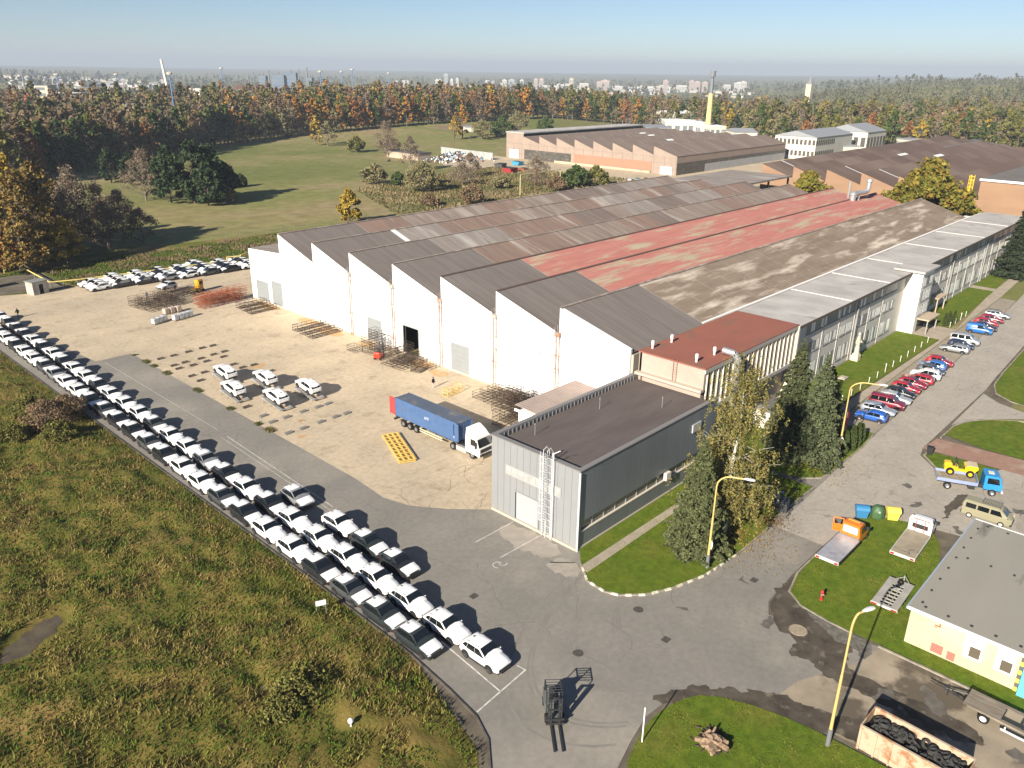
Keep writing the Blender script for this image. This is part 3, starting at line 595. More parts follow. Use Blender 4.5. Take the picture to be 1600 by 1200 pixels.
b=MB(); b.tube((.05,-1.05,0),(.05,-1.05,9.9),.05); b.tube((.05,-.85,0),(.05,-.85,9.9),.03); b.tube((.05,-1.05,9.9),(.5,-1.5,10.2),.03)
for z in range(12): b.tube((.05,-1.05,.6+z*.78),(.05,-.25,.6+z*.78),.02)
b.build('side_rail',lm,ld)
for i,(x,y) in enumerate(((58.6,51.2),(69.2,50.6),(74.6,45.6))):
    b=MB(); b.tube((0,0,0),(0,0,1.3),.03,6); b.box(-.05,.05,-.05,.05,1.2,1.4)
    o=b.build('lightning_rod',metalG,label=['slim rod standing on the dark flat roof near its front corner','slim rod in the middle of the dark flat roof near the sawtooth hall','slim rod on the dark flat roof nearest the pink wall'][i],cat='lightning rod',group='rods on the dark flat roof'); o.location=(x,y,8.35)
# ---- lean-to shed with corrugated roof
ls=thing('lean_to_shed','low white shed under a ribbed pinkish roof between the two halls','shed',(68.6,58,0))
b=MB(); b.box(.25,12,-4,5.0,0,4.5); b.build('wall',wallW,ls)
b=MB()
for i in range(27):
    y=-4.1+i*.35; zz=4.75+.55*i/27; b.box(-.1,12,y,y+.2,zz,zz+.07); b.box(-.1,12,y+.2,y+.35,zz-.02,zz+.02)
b.build('ribbed_roof',M('ribbed_pink_roof',(.44,.36,.32),(.38,.31,.28),scale=.5),ls)
b=MB(); b.box(-.14,.0,-4.1,5.4,4.45,4.78); b.build('fascia',flash,ls)
# ---- kiosk behind the birch
ks=thing('garden_shed','small cream shed with a grey pitched roof under the tall glazing','shed',(96.8,42.8,0))
b=MB(); b.box(-1.6,1.9,-1.3,1.2,0,2.6); b.build('wall',M('cream_shed',(.66,.64,.52),(.58,.55,.45),scale=.8),ks)
b=MB(); b.ext([(-1.7,2.6),(-1.7,2.7),(0,3.5),(1.6,2.7),(1.6,2.6)],-1.8,2.1); b.build('roof',M('grey_shingle',(.15,.14,.135)),ks)
b=MB(); b.box(-1.66,-1.6,-.9,.7,.1,2.2); b.build('door',M('white_shed_door',(.74,.73,.68)),ks)
# ------------------------------------------------------------------ other halls
def grp(o,root):
    o.parent=root; o.matrix_parent_inverse=Matrix.Translation(-Vector(root.location)); return o
fh=thing('far_hall','pinkish panelled hall with eight brown sawtooth roofs beyond the main hall','factory hall',(327,203.5,0))
pk=M('pink_panels',(.34,.265,.22),(.3,.235,.195),scale=.25,rough=.9); pk2=M('salmon_panels',(.4,.2,.135),(.36,.19,.13),scale=.2,rough=.9)
grim=M('grimy_glazing',(.075,.068,.06),(.2,.18,.16),scale=.5,rough=.4,lo=.5,hi=.75,stretch=(1,1,3))
grey_p=M('pale_panel',(.42,.43,.43),(.36,.36,.36),scale=.3,rough=.8)
brr=M('far_brown_roof',(0.185,0.139,0.115),(0.224,0.177,0.149),scale=.3,rough=.9,stretch=(.4,.05,.05),c3=(0.336,0.295,0.26),scale3=.2,lo3=.62,hi3=.75)
b=MB(); pr=[]
for k in range(8): pr+=[(216.4+11.9*k,8.4 if k else 8.5),(216.4+11.9*k,12.2)]
pr=[(203.5,-1.),(203.5,8.5)]
for k in range(7): pr+=[(216.4+11.9*k,12.3),(216.4+11.9*k,8.4)]
pr+=[(299,11.5),(299,-1)]
b.ext(pr,327,327.5); b.box(327.5,437,203.5,204,5.3,8.5); b.box(327,437,299,311.5,-1,12.9)
for y in range(204,311,6): b.box(326.9,327,y,y+.15,-.5,8.2,1)
for z in (2.5,5.,7.5): b.box(326.93,327,203.6,311.4,z,z+.1,1)
grp(b.build('wall',[pk,M('panel_joint',(.25,.21,.18))]),fh)
b=MB(); b.box(326.8,326.99,217,264,1.2,5.); grp(b.build('salmon_wall',pk2),fh)
b=MB(); b.box(326.7,326.99,266,298,-1,4.9); b.box(327.2,437,203.3,203.5,3.6,5.3); b.box(327.2,352,203.3,203.5,0,3.6); grp(b.build('grimy_glazing',grim),fh)
b=MB(); b.box(352,437,203.3,203.5,-1,3.6); grp(b.build('pale_wall',grey_p),fh)
b=MB(); b.box(325.5,327,217,276,-1,1.0); grp(b.build('loading_dock',conc),fh)
b=MB(); b.box(326.6,326.9,205.5,212,-.5,3.6); b.box(326.6,326.9,302,309,-1,4.5); grp(b.build('roller_door',M('blue_grey_door',(.42,.5,.56))),fh)
for k in range(8):
    y1=216.4+11.9*k if k<7 else 299; y0=y1-11.9 if k else 203.3
    b=MB(); zt=12.35 if k<7 else 11.6
    b.add([(326.7,y1,zt),(326.7,y0,8.5),(437,y0,8.5),(437,y1,zt)],[(0,1,2,3)])
    for x in (347,371,396,420): b.add([(x,y1,zt+.03),(x,y0,8.53),(x+.5,y0,8.53),(x+.5,y1,zt+.03)],[(0,1,2,3)],1)
    if k in (2,4,5): b.add([(352+9*k,y1-2,zt-.6),(352+9*k,y1-5,zt-1.6),(358+9*k,y1-5,zt-1.6),(358+9*k,y1-2,zt-.6)],[(0,1,2,3)],2)
    grp(b.build('roof_slope',[brr,seamM,flash]),fh)
b=MB(); b.box(326.8,437.5,298.5,312,12.9,13.4); grp(b.build('high_roof',M('pale_flat_roof',(.4,.37,.34))),fh)
b=MB(); b.box(327.2,437,298.6,299,8.6,12.6); grp(b.build('clerestory',glassD),fh)
# ---- orange-walled hall at the back right
oh=thing('brick_hall','tan-walled hall with dark brown sawtooth roofs behind the broad olive tree','factory hall',(272,64,0))
tan=M('tan_brick',(.31,.195,.125),(.27,.17,.11),scale=.25,rough=.9,c3=(.25,.17,.12),scale3=.2,lo3=.62,hi3=.75,stretch=(1,.4,1.5))
ohr=M('umber_roof',(0.13,0.0903,0.0744),(0.157,0.11,0.09),scale=.2,rough=.9,stretch=(.4,.1,.1),c3=(0.2,0.146,0.12),scale3=.1)
b=MB(); ys=[134.3,122.7,111,99.5,87.8,76]; pr=[(134.3,0)]
for y in ys: pr+=[(y,14.9),(y-11.6,11.1)]
pr+=[(64.4,0)]; b.ext(pr,272,272.5); b.box(272.5,470,133.8,134.3,0,11); grp(b.build('wall',tan),oh)
for k,y in enumerate(ys):
    b=MB(); xe=480-12*k if k<4 else 440
    b.add([(271.8,y,15.),(271.8,y-11.6,11.2),(xe,y-11.6,11.2),(xe,y,15.)],[(0,1,2,3)])
    b.ext([(y,11.2),(y,15.),(y-11.6,11.2)],xe-.4,xe,1)
    if k in (0,2,3): b.add([(286,y-.2,15.02),(286,y-7,12.8),(286.8,y-7,12.8),(286.8,y-.2,15.02)],[(0,1,2,3)],2)
    if k in (1,2): b.add([(352+8*k,y-4,13.8),(352+8*k,y-7,12.8),(362+8*k,y-7,12.8),(362+8*k,y-4,13.8)],[(0,1,2,3)],2)
    grp(b.build('roof_slope',[ohr,tan,flash]),oh)
    b=MB(); b.box(272.4,xe,y-.05,y,11.1,14.9); grp(b.build('roof_glazing',glassN),oh)
th=thing('tall_brick_wing','tall tan-brick wing with a grey roof at the end of the office','factory wing',(262,40,0))
b=MB(); b.box(270,330,20,64,0,16.2); grp(b.build('wall',tan),th)
b=MB(); b.add([(269.6,19.6,16.4),(330,19.6,16.4),(330,64.3,16.5),(269.6,64.3,16.5)],[(0,1,2,3)]); b.box(269.5,270,19.6,64.3,16.,16.6,1); b.add([(310,64.3,16.4),(420,64.3,12),(420,20,15),(310,20,16.45)],[(0,1,2,3)]); grp(b.build('roof',[M('grey_felt',(.15,.135,.125),(.18,.165,.15),scale=.2),flash]),th)
yl=thing('yellow_ladder','yellow caged ladder on the tan brick wall behind the olive tree','ladder',(269.4,66.2,9))
b=MB()
for y in (-.5,.5): b.tube((0,y,0),(0,y,8.5),.1)
for z in range(20): b.tube((0,-.5,z*.42),(0,.5,z*.42),.07)
b.tube((-1,0,1),(-1,0,8.5),.08); b.tube((-.8,-.7,1),(-.8,-.7,8.5),.08); b.tube((-.8,.7,1),(-.8,.7,8.5),.08)
for z in range(1,9): b.path([(0,-.6,z),(-.8,-.7,z),(-1,0,z),(-.8,.7,z),(0,.6,z)],.07,4)
b.build('rails',M('yellow_paint',(.72,.52,.03),rough=.5),yl)
# further sawtooth roofs and buildings to the right
for i,(x,y,l,wd,h) in enumerate(((420,95,60,26,13),(455,70,60,22,13),(500,45,60,26,14))):
    t=thing('distant_shed',['grey shed roof with a pale edge at the back of the tan-walled hall','brown shed roof with pale gable at the back right','second brown shed roof near the white chalk-coloured house at right'][i],'shed',(x,y,T(x,y)),0)
    b=MB(); b.box(0,l,0,wd,0,h-3); b.build('wall',[M('cream_wall',(.55,.47,.38))],t)
    b=MB(); b.ext([(-.3,h-3),(wd,h+1),(wd,h-3)],-.4,l,0,'x'); b.build('roof',ohr if i else M('grey_felt',(.15,.135,.125)),t)
def simple_building(name,label,cat,x,y,dx,dy,h,wallm,roofm,rows=0,cols=0,wm=None,pitch=0,z=None,group=None,rz=0):
    t=thing(name,label,cat,(x,y,T(x,y) if z is None else z),rz,group)
    b=MB(); b.box(0,dx,0,dy,-3,h); b.build('wall',wallm,t)
    b=MB()
    if pitch: b.ext([(-.4,h),(dy/2,h+pitch),(dy+.4,h)],-.4,dx+.4)
    else: b.box(-.3,dx+.3,-.3,dy+.3,h,h+.5)
    b.build('roof',roofm,t)
    if rows:
        b=MB(); 
        for r in range(rows):
            for c in range(cols):
                z0=h*(r+.3)/rows; z1=h*(r+.75)/rows
                b.box(-.12,0,dy*(c+.2)/cols,dy*(c+.8)/cols,z0,z1); cx=max(1,int(cols*dx/dy))
                if c<min(cx,40): b.box(dx*(c+.2)/min(cx,40),dx*(c+.8)/min(cx,40),-.12,0,z0,z1)
        b.build('window',wm or grim,t)
    return t
wwall=M('pale_wall',(.62,.58,.52),(.55,.52,.47),scale=.1); groof=M('grey_sheet_roof',(.27,.28,.3))
g=(452.34,208.05,0.00)
simple_building('columned_hall','pale hall with a tall row of narrow windows and a ribbed grey roof','hall',445,190,50,24,12,wwall,groof,2,10,pitch=3)
simple_building('columned_hall','second pale gabled hall behind the hall with narrow windows','hall',505,185,30,26,12,wwall,groof,1,6,pitch=4)
simple_building('chalky_building','bright white weathered house at the right edge above the sheds','house',560,30,30,30,19,M('chalk_wall',(.72,.7,.65),(.4,.38,.33),scale=.12,lo=.55,hi=.7),groof,0,0)
# cream garage lower right
cg=thing('cream_garage','cream single-storey garage with a flat grey roof at the lower right','garage',(63.4,13.1,0))
cr=M('cream_render',(.49,.45,.34),(0.466,0.418,0.277),scale=.4,rough=.9,c3=(0.414,0.352,0.246),scale3=.3,lo3=.6,hi3=.75)
b=MB(); b.box(63.4,82.2,-8,13.1,0,3.55); grp(b.build('wall',cr),cg)
rfm=M('grey_membrane_roof',(0.297,0.281,0.242),(0.275,0.259,0.226),scale=.25,rough=.85,c3=(0.132,0.127,0.11),scale3=.22,lo3=.6,hi3=.68,stretch=(.35,1.2,1))
b=MB(); b.box(63.1,82.4,-8.2,13.3,3.56,3.72); grp(b.build('roof',rfm),cg)
b=MB(); b.box(63.0,82.5,13.3,13.42,3.5,3.76,0); b.box(63.0,63.1,-8.3,13.3,3.5,3.76,1); b.box(82.4,82.5,-8.3,13.3,3.5,3.76,1); grp(b.build('roof_edge',[M('blue_grey_trim',(.3,.36,.45)),flash]),cg)
b=MB()
for i in range(8): b.cb((64.4+i*2.3,12.6,3.75),(.22,.18,.1))
for i in range(10): b.cb((63.9,12.2-i*1.75,3.75),(.18,.22,.1))
for i in range(6): b.cb((74.2+(i%2)*.1,11.8-i*1.9,3.75),(.22,.18,.1)); 
for i in range(7): b.cb((81.6,12-i*1.75,3.75),(.2,.22,.1))
grp(b.build('roof_fixing',darkM),cg)
wfw=M('window_frame_white',(.7,.7,.68))
for y0 in (8.75,6.5):
    b=MB(); b.box(63.28,63.4,y0-1.35,y0,1.2,3.2); o=grp(b.build('window',wfw),cg)
    for nm,bx,m in (('pane',(63.24,63.28,y0-1.2,y0-.42,1.42,2.35),M('window_brown_glass',(.12,.1,.075),rough=.1)),('shutter_box',(63.2,63.28,y0-1.3,y0-.05,2.55,3.15),ww),('blind',(63.24,63.28,y0-.38,y0-.06,1.35,2.5),ww)):
        b=MB(); b.box(*bx); c=b.build(nm,m,o)
b=MB(); b.box(63.24,63.28,8.5,8.05,3.0,3.08); grp(b.build('small_plate',M('red_plate',(.35,.08,.1))),cg)
for ya,yb,z0,z1 in ((10.15,11.05,.3,1.1),(9.2,9.8,.2,.95)): b=MB(); b.box(63.34,63.4,ya,yb,z0,z1); grp(b.build('wall_vent',M('salmon_plate',(.42,.15,.12))),cg)
b=MB(); b.box(63.37,63.4,10.7,11.15,2.75,2.87); b.box(63.37,63.4,10.7,10.82,2.87,3.1); b.box(63.37,63.4,10.95,11.2,2.6,2.66); grp(b.build('bare_brick_patch',M('brick_patch',(.3,.13,.07))),cg)
b=MB(); b.box(62.9,63.35,-1,4.55,0,3.3); grp(b.build('blue_door',M('turquoise_door',(.12,.4,.6),rough=.5)),cg)
b=MB()
for k in range(8): b.box(63.25,63.4,4.6,4.85,.1+k*.4,.5+k*.4,k%2)
grp(b.build('hazard_post',[M('hazard_yellow',(.6,.5,.1)),M('hazard_black',(.12,.12,.11))]),cg)
# second cream hut at right edge
simple_building('gatehouse','cream wall of a small house cut by the right edge of the picture','house',108.5,5.2,8,5.5,3.4,cr,groof)
# blue container at the left edge
# ------------------------------------------------------------------ distance
hz=random.Random(11)
twm=[M('tower_white',(.52,.5,.48)),M('tower_pink',(.46,.37,.34)),M('tower_cream',(.52,.46,.36)),M('tower_grey',(.33,.35,.37))]
fw=M('tower_window',(.16,.18,.2))
def at(px,d):                                                      # a bearing from the viewpoint and a distance
    a=math.atan((px-800)/1340)+0
    bx,by=math.cos(R(43.01)-a),math.sin(R(43.01)-a)
    return bx*d,by*d
TW=(((676,14,34,0),(681,14,34,0),(690,18,62,3),(699,12,36,0),(708,12,38,0),(612,12,24,0),(624,14,25,0),(630,10,25,0),(755,16,30,0),(764,12,28,3),(782,18,34,0),(793,24,36,3),(809,14,34,0),(822,10,24,1),(831,16,40,1),(840,16,42,1),(870,30,18,0),(887,16,46,2),(907,36,22,0),(930,16,30,1),(940,34,36,1),(1035,20,44,1),(1030,22,20,0),(1076,20,44,1),(1085,22,40,1),(1097,22,38,1),(1062,40,22,0),(1132,26,26,0),(1150,34,34,0),(1157,24,38,0),(960,40,10,0),(985,50,9,0),(1010,46,12,0),(860,50,10,0),(1260,10,30,2)))
PXS=sorted(q[0] for q in TW)
for i,(px,wd,h,kd) in enumerate(TW):
    d=3300 if px<1250 else 2300; x,y=at(px,d); z=T(x,y)
    t=thing('tower_block' if h>20 else 'town_building',['white','pink','cream','grey'][kd]+(' apartment block' if h>20 else ' low town building')+' on the hazy skyline, '+('%s from the left'%ordw(PXS.index(px)+1))+' in the far town','tower block' if h>20 else 'building',(x,y,z-2),R(-47),'buildings of the far town')
    b=MB(); b.box(-wd/2*.95,wd/2*.95,-6,6,0,h*.7+12); 
    if h>30: b.box(-wd*.2,wd*.2,-3,3,h*.7+12,h*.7+15)
    b.build('wall',twm[kd],t)
    b=MB()
    for r in range(int((h*.7+9)/4.4)): b.box(-wd/2*.88,wd/2*.88,-6.2,-6.0,2+r*4.4,3.6+r*4.4)
    b.build('windows',fw,t)
# low roofs of the town spread as one mass
b=MB()
for i in range(270):
    px=hz.choice([hz.uniform(0,260),hz.uniform(0,200),hz.uniform(730,1180),hz.uniform(820,1160)]); d=hz.uniform(2500,4300); x,y=at(px,d); z=T(x,y); s=hz.uniform(6,16)
    b.cb((x,y,z+3),(s*2,s,hz.uniform(8,14)),hz.choice([0,0,1,2,3]),R(hz.uniform(-80,10)))
b.build('distant_town',twm,kind='stuff',label='pale scattered roofs and walls of the far town',cat='town')
# blue lighting masts, chimneys, industry on the left skyline
bm_=M('mast_blue',(.1,.19,.38),rough=.5); hb=M('lamp_head',(.55,.5,.42))
def mast(px,d,h,r,label):
    x,y=at(px,d); z=T(x,y); h-=z; t=thing('lighting_mast',label,'lighting mast',(x,y,z),0,'blue lighting masts over the woods')
    b=MB(); r*=.75; b.tube((0,0,0),(0,0,h),r,6,0,r*.6); b.build('pole',bm_,t)
    b=MB(); b.lathe([(0,h),(r*2.6,h),(r*3,h+1.2),(0,h+1.8)],8); b.build('lamp_ring',hb,t)
ml=['leftmost tall blue mast above the far white building','second blue mast from the left on the skyline','blue mast standing right beside the leaning white chimney','slim blue mast near the rusty conveyor','blue mast right of the blue steelworks blocks','pale blue mast just right of the steelworks blocks','rightmost pair mast of blue above the orange trees','slender blue mast above the middle of the orange trees']
for (px,d,h,r),l in zip(((78,900,34,1.1),(172,950,34,1.1),(256,560,39,.8),(338,950,41,.8),(493,900,39,1.1),(526,1100,38,.9),(543,1000,41,1.),(600,1100,37,.8)),ml): mast(px,d,h,r,l)
wc=M('chimney_white',(.72,.69,.62)); gs=M('steelworks_blue',(.1,.16,.25),(.18,.21,.25),scale=.05)
x,y=at(252,1050); t=thing('chimney','tall white chimney leaning slightly beside a blue mast','chimney',(x,y,T(x,y)))
b=MB(); b.tube((0,0,0),(-3,3,48),1.7,10,0,1.2); b.tube((-3,3,47),(-3,3,48.5),1.4,10); b.build('stack',wc,t)
for i,(px,h,r) in enumerate(((412,44,2.),(459,46,2.),(472,50,2.),(379,38,1.4),(24,36,2.),(388,40,1.2))):
    x,y=at(px,1900); h+=12; b=MB(); b.tube((0,0,0),(0,0,h+4),r,8,0,r*.7); b.tube((0,0,h+2.5),(0,0,h+4.5),r*.9,8); o=b.build('chimney',M('chimney_grey',(.2,.21,.23)),label=['dark chimney left of the widest blue steelworks block','dark chimney right of the steelworks furnace','slim tall chimney at the right end of the steelworks','thin chimney left of the steelworks','dark chimney at the far left edge','thin stack beside the thin left chimney'][i],cat='chimney',group='steelworks chimneys on the skyline'); o.location=(x,y,T(x,y))
for i,(px,wd,h) in enumerate(((403,14,30),(427,26,32),(447,24,36),(476,12,26))):
    x,y=at(px,1850); t=thing('furnace_tower',['narrow blue steelworks tower at left','widest blue steelworks block','blue furnace tower with a pale top','small blue steelworks tower at the right'][i],'furnace',(x,y,T(x,y)),R(-47),'blue steelworks blocks')
    b=MB(); h+=12; b.box(-wd*.5,wd*.5,-8,8,0,h+8); b.build('block',gs,t); b=MB()
    for k in range(4): b.box(-wd*.5-.5,wd*.5+.5,-8.5,8.5,h-18+k*7,h-17+k*7)
    b.tube((0,0,h+8),(0,0,h+13),1.5); b.build('deck',M('chimney_grey',(.2,.21,.23)),t)
x,y=at(20,850); simple_building('white_factory','long white building with window bands at the left edge','factory',x,y,34,40,11,wwall,flash,3,12,fw,z=T(x,y)+1,rz=R(-47))
x,y=at(36,830); simple_building('striped_office','cream and brown striped office block beside the white building at the left edge','office block',x,y,13,14,19,M('cream_wall',(.6,.56,.4)),groof,4,1,fw,z=T(x,y),rz=R(-47))
x,y=at(28,820); b=MB(); b.box(-4,4,-.3,.3,7,13); b.build('red_panel',M('red_panel',(.5,.06,.06)),label='red square panel on the white building at the left edge',cat='sign').location=(x,y,T(x,y)); bpy.data.objects['red_panel'].rotation_euler.z=R(-47)
x,y=at(172,640); t=thing('arched_hangar','dark open-fronted hangar with a curved grey roof among the left woods','hangar',(x,y,0),R(-60))
b=MB(); pr=[(16*math.cos(R(a)),4+5*math.sin(R(a))) for a in range(180,-1,-15)]
b.ext([(-16,0)]+[(p[0],p[1]+10) for p in pr]+[(16,0)],0,40,0,'y'); b.build('roof',groof,t,smooth=True)
b=MB(); b.box(-15,15,-.4,0,1,13); b.build('opening',darkM,t)
x,y=at(372,900); t=thing('conveyor_shed','rusty conveyor gallery and sheds on the wooded rise at left','conveyor',(x,y,T(x,y)+13),R(-47))
ru=M('rust_dark',(.1,.06,.045),(.2,.16,.14),scale=.1)
b=MB(); b.box(-20,26,-5,5,4,7); b.box(-8,16,-5,5,7,9); b.tube((-20,0,4),(4,-20,-8),2); b.box(-60,-40,-4,4,2,5,1); b.box(-36,-26,-4,4,0,5,1); b.box(-26,-22,-4,4,-20,4); b.box(20,24,-4,4,-20,4); b.box(-58,-42,-3,3,-20,2,1); b.build('gallery',[ru,M('pale_shed',(.55,.53,.5))],t)
# plant with the yellow chimney
x,y=at(1108,620); t=thing('yellow_chimney','pale yellow chimney with a dark lattice top','chimney',(x,y,T(x,y)))
b=MB(); b.tube((0,0,0),(0,0,30),2.2,10,0,1.6); b.build('stack',M('chimney_yellow',(.68,.52,.24)),t)
b=MB(); b.tube((0,0,30),(0,0,41),1.3,6,0,1.1); b.lathe([(0,41),(2,41),(2.3,45),(0,45)],8); b.build('top',M('chimney_grey',(.2,.21,.23)),t)
b=MB(); b.tube((-3,0,0),(3,6,8),2.,8); b.build('flue',flash,t)
for i,(px,d,dx,dy,h) in enumerate(((1010,600,16,38,7),(1040,640,18,40,9),(1075,640,16,34,9),(1060,700,16,50,12),(1112,610,12,26,8),(1140,590,10,16,6),(1155,560,14,22,8),(1200,500,18,30,7),(990,470,10,12,5),(868,560,9,10,6),(882,545,9,9,6),(905,560,12,24,5),(1435,560,10,14,7),(1330,520,10,20,5),(1500,470,12,14,6),(720,610,6,10,3),(880,590,8,12,5))):
    x,y=at(px,d); simple_building('plant_building',['grey glazed shed left of','white flat building left of','long white building in front of','white ridged hall behind','white block at the foot of','small white block right of','pale shed right of','low pale shed far right of','small pale hut well left of','pale house among trees left of','second pale house among trees left of','long low wall left of','white house on the slope right of','low pale shed behind the hall with narrow windows, right of','white house between bare birches right of','tiny white hut beside the far road, left of','yellowish house behind the far hall, left of'][i]+' the yellow chimney','building',x,y,dx,dy,h,wwall if i!=0 else grim,flash if i in (1,2,3,4) else groof,1 if h>6 else 0,8,fw,2 if i in (3,6,9,10) else 0,rz=R(hz.uniform(-55,-30)))
x,y=at(1262,1350); t=thing('church','small cream church tower with a pointed roof on the wooded hill','church',(x,y,T(x,y)))
b=MB(); b.box(-4,4,-4,4,0,30); b.build('tower',twm[2],t); b=MB(); b.lathe([(4.6,30),(2.4,35),(1.6,39),(0,45)],8); b.build('spire',M('chimney_grey',(.2,.21,.23)),t)
# ---- scrap yard, skips, yellow pipes, kiosk
cw=M('old_concrete_wall',(.42,.42,.4),(.34,.33,.31),scale=.3)
wl=thing('panel_wall','pale blue-grey concrete panel wall beside the scrap heap','wall',(287,296,0))
b=MB(); A_,B2=Vector((311.86,347.44,0.00)),Vector((310.02,305.17,0.00)); d=B2-A_
for k in range(12):
    p=A_+d*k/12-Vector((287,296,0)); q=A_+d*(k+.97)/12-Vector((287,296,0)); n=Vector((-d.y,d.x,0)).normalized()*.2
    b.prism([(p+n).to_tuple()[:2],(p-n).to_tuple()[:2],(q-n).to_tuple()[:2],(q+n).to_tuple()[:2]],0,3.6)
b.build('panels',cw,wl)
b=MB()
for i in range(13):
    p=A_+d*i/12-Vector((287,296,0)); b.box(p.x-.25,p.x+.25,p.y-.25,p.y+.25,0,3.8)
b.build('posts',M('grey_post',(.3,.3,.3)),wl)
sm=[M('scrap_white',(.6,.6,.58)),M('scrap_rust',(.25,.13,.08)),M('scrap_dark',(.07,.07,.07)),M('scrap_blue',(.2,.3,.4))]
b=MB(); c=Vector((295.02,317.75,0.00))
for i in range(380):
    a=hz.uniform(0,6.28); r=abs(hz.gauss(0,1)); p=(c.x+math.cos(a)*r*9,c.y+math.sin(a)*r*7,max(.3,(4.5-r*2.2)*hz.uniform(.2,1)))
    b.cb(p,(hz.uniform(.4,2.4),hz.uniform(.3,1.4),hz.uniform(.2,1)),hz.choice([0,0,1,2,3]),hz.uniform(0,3),0,hz.uniform(-1,1),hz.uniform(-1,1))
o=b.build('scrap_heap',sm,kind='stuff',label='jumbled heap of pale and rusty scrap',cat='scrap heap')
x,y=(284.54,334.78,0.00)[:2]; simple_building('flat_shed','long low flat-roofed shed left of the scrap heap','shed',x-6,y-6,9,26,3,M('tan_wall',(.45,.36,.28)),M('dark_felt',(.08,.08,.08)),z=0)
def skip(p,m,label,s=1,lid=False,rz=0):
    t=thing('skip',label,'skip',p,rz); b=MB(); w_=2*s; pts=[(-3*s,1.9*s),(-2.2*s,.1),(2.2*s,.1),(3*s,1.9*s)]
    b.ext(pts,-w_,w_,0,'y'); b.box(-3.1*s,3.1*s,-w_-.1,w_+.1,1.9*s,2.05*s); 
    for k in range(5): b.box(-2*s+k*s-.08,-2*s+k*s+.08,-w_-.12,w_+.12,.1,1.9*s)
    b.build('tub',m,t); b=MB(); b.box(-2.8*s,2.8*s,-w_+.2,w_-.2,2.06*s,2.1*s); b.build('inside',darkM if not lid else m,t)
skip((287.94,278.17,0.00),M('skip_dark',(.1,.1,.1)),'dark skip with a pale end on the yard of the far hall',1.,rz=.3)
skip((302.53,280.23,0.00),M('skip_blue',(.06,.3,.5)),'bright blue skip beside the door of the far hall',.9,rz=1.5)
skip((276.58,260.98,0.00),M('skip_red',(.4,.05,.05)),'red skip on the yard of the far hall',1.1,rz=.2)
skip((284.99,260.23,0.00),M('skip_orange',(.4,.12,.05)),'low orange skip right of the red skip',.8,rz=.2)
ym=M('gas_pipe_yellow',(.68,.55,.16),(.6,.48,.16),scale=1,rough=.5)
pts=[(54.44,207.27,1.20),(54.00,186.23,1.20),(58.88,184.63,1.20),(75.81,181.53,1.20),(91.28,179.45,1.20)]
t=thing('gas_pipe','yellow gas pipe on short posts along the grass behind the back row of cars','pipe',((55.48,191.33,0.00)[0],(55.48,191.33,0.00)[1],0)); o0=Vector(t.location)
b=MB(); L=[Vector(p)-o0 for p in pts]; b.path(L,.14,8); e=L[-1]; b.path([e,e+Vector((0,0,.8)),e+Vector((3,-1,.8)),e+Vector((3,-1,1)),e+Vector((12,2,1.3))],.14,8); b.build('pipe',ym,t,smooth=True)
b=MB()
for a_,c_ in zip(L,L[1:]):
    n=max(2,int((c_-a_).length/5))
    for k in range(n):
        p=a_.lerp(c_,k/n); b.box(p.x-.06,p.x+.06,p.y-.06,p.y+.06,0,p.z)
b.build('post',M('grey_post',(.3,.3,.3)),t)
t=thing('pipe_bridge','yellow pipe portal rising above the far eave of the main hall','pipe',((222.60,204.32,0.00)[0]+6,(222.60,204.32,0.00)[1]+6,0)); b=MB(); q=Vector((195.20,179.22,8.00))-Vector((222.60,204.32,0.00)); b.path([(0,0,0),(0,0,7.5),(26,2,7.5),(26,2,0)],.15,8); b.build('pipe',M('pale_pipe',(.6,.52,.3)),t)
b=MB(); b.tube((9,.6,0),(9,.6,9),.12); b.tube((10.5,.8,0),(10.5,.8,9),.12); b.build('support',M('rusty_steel',(.23,.11,.07)),t)
ks=thing('yard_kiosk','small weathered pale kiosk with an open doorway at the yard edge','kiosk',(50.58,183.35,0.00),R(12))
ko=M('kiosk_wall',(.52,.49,.42),(.3,.28,.25),scale=1.2)
b=MB(); b.box(-1.6,-1.45,-1.3,1.3,0,2.6); b.box(1.45,1.6,-1.3,1.3,0,2.6); b.box(-1.45,1.45,1.15,1.3,0,2.6); b.box(-1.45,-.3,-1.3,-1.15,0,2.6); b.box(.6,1.45,-1.3,-1.15,0,2.6); b.box(-.3,.6,-1.3,-1.15,2.1,2.6); b.build('wall',ko,ks)
b=MB(); b.cb((0,0,2.68),(3.5,2.9,.14)); b.build('roof',M('kiosk_roof',(.22,.23,.22)),ks)
bc=thing('blue_container','blue steel container cut by the left edge of the picture','container',((46.46,193.18,0.00)[0]-4.4,(46.46,193.18,0.00)[1]+1.0,0),R(10))
bl=M('container_light_blue',(.08,.25,.42),(.1,.22,.35),scale=.8)
b=MB(); b.box(-3,3,-1.2,1.2,.1,2.6)
for k in range(20): b.box(-2.9+k*.3,-2.75+k*.3,-1.26,1.26,.2,2.5)
b.build('shell',bl,bc); b=MB(); b.box(-3.05,3.05,-1.25,1.25,2.6,2.68); b.build('roof',M('container_roof',(.15,.3,.4)),bc)
lamp2=thing('timber_pole','slim yellow pole at the left edge beside the blue container','pole',((51.08,207.01,0.00)[0],(51.08,207.01,0.00)[1],0)); b=MB(); b.tube((0,0,0),(0,0,5.5),.1); b.build('pole',ym,lamp2); b=MB(); b.path([(0,0,2.2),(1.6,2,1.8),(3,3.2,2.4),(3,3.2,0)],.06); b.tube((1.6,2,0),(1.6,2,1.8),.05); b.build('railing',ym,lamp2)
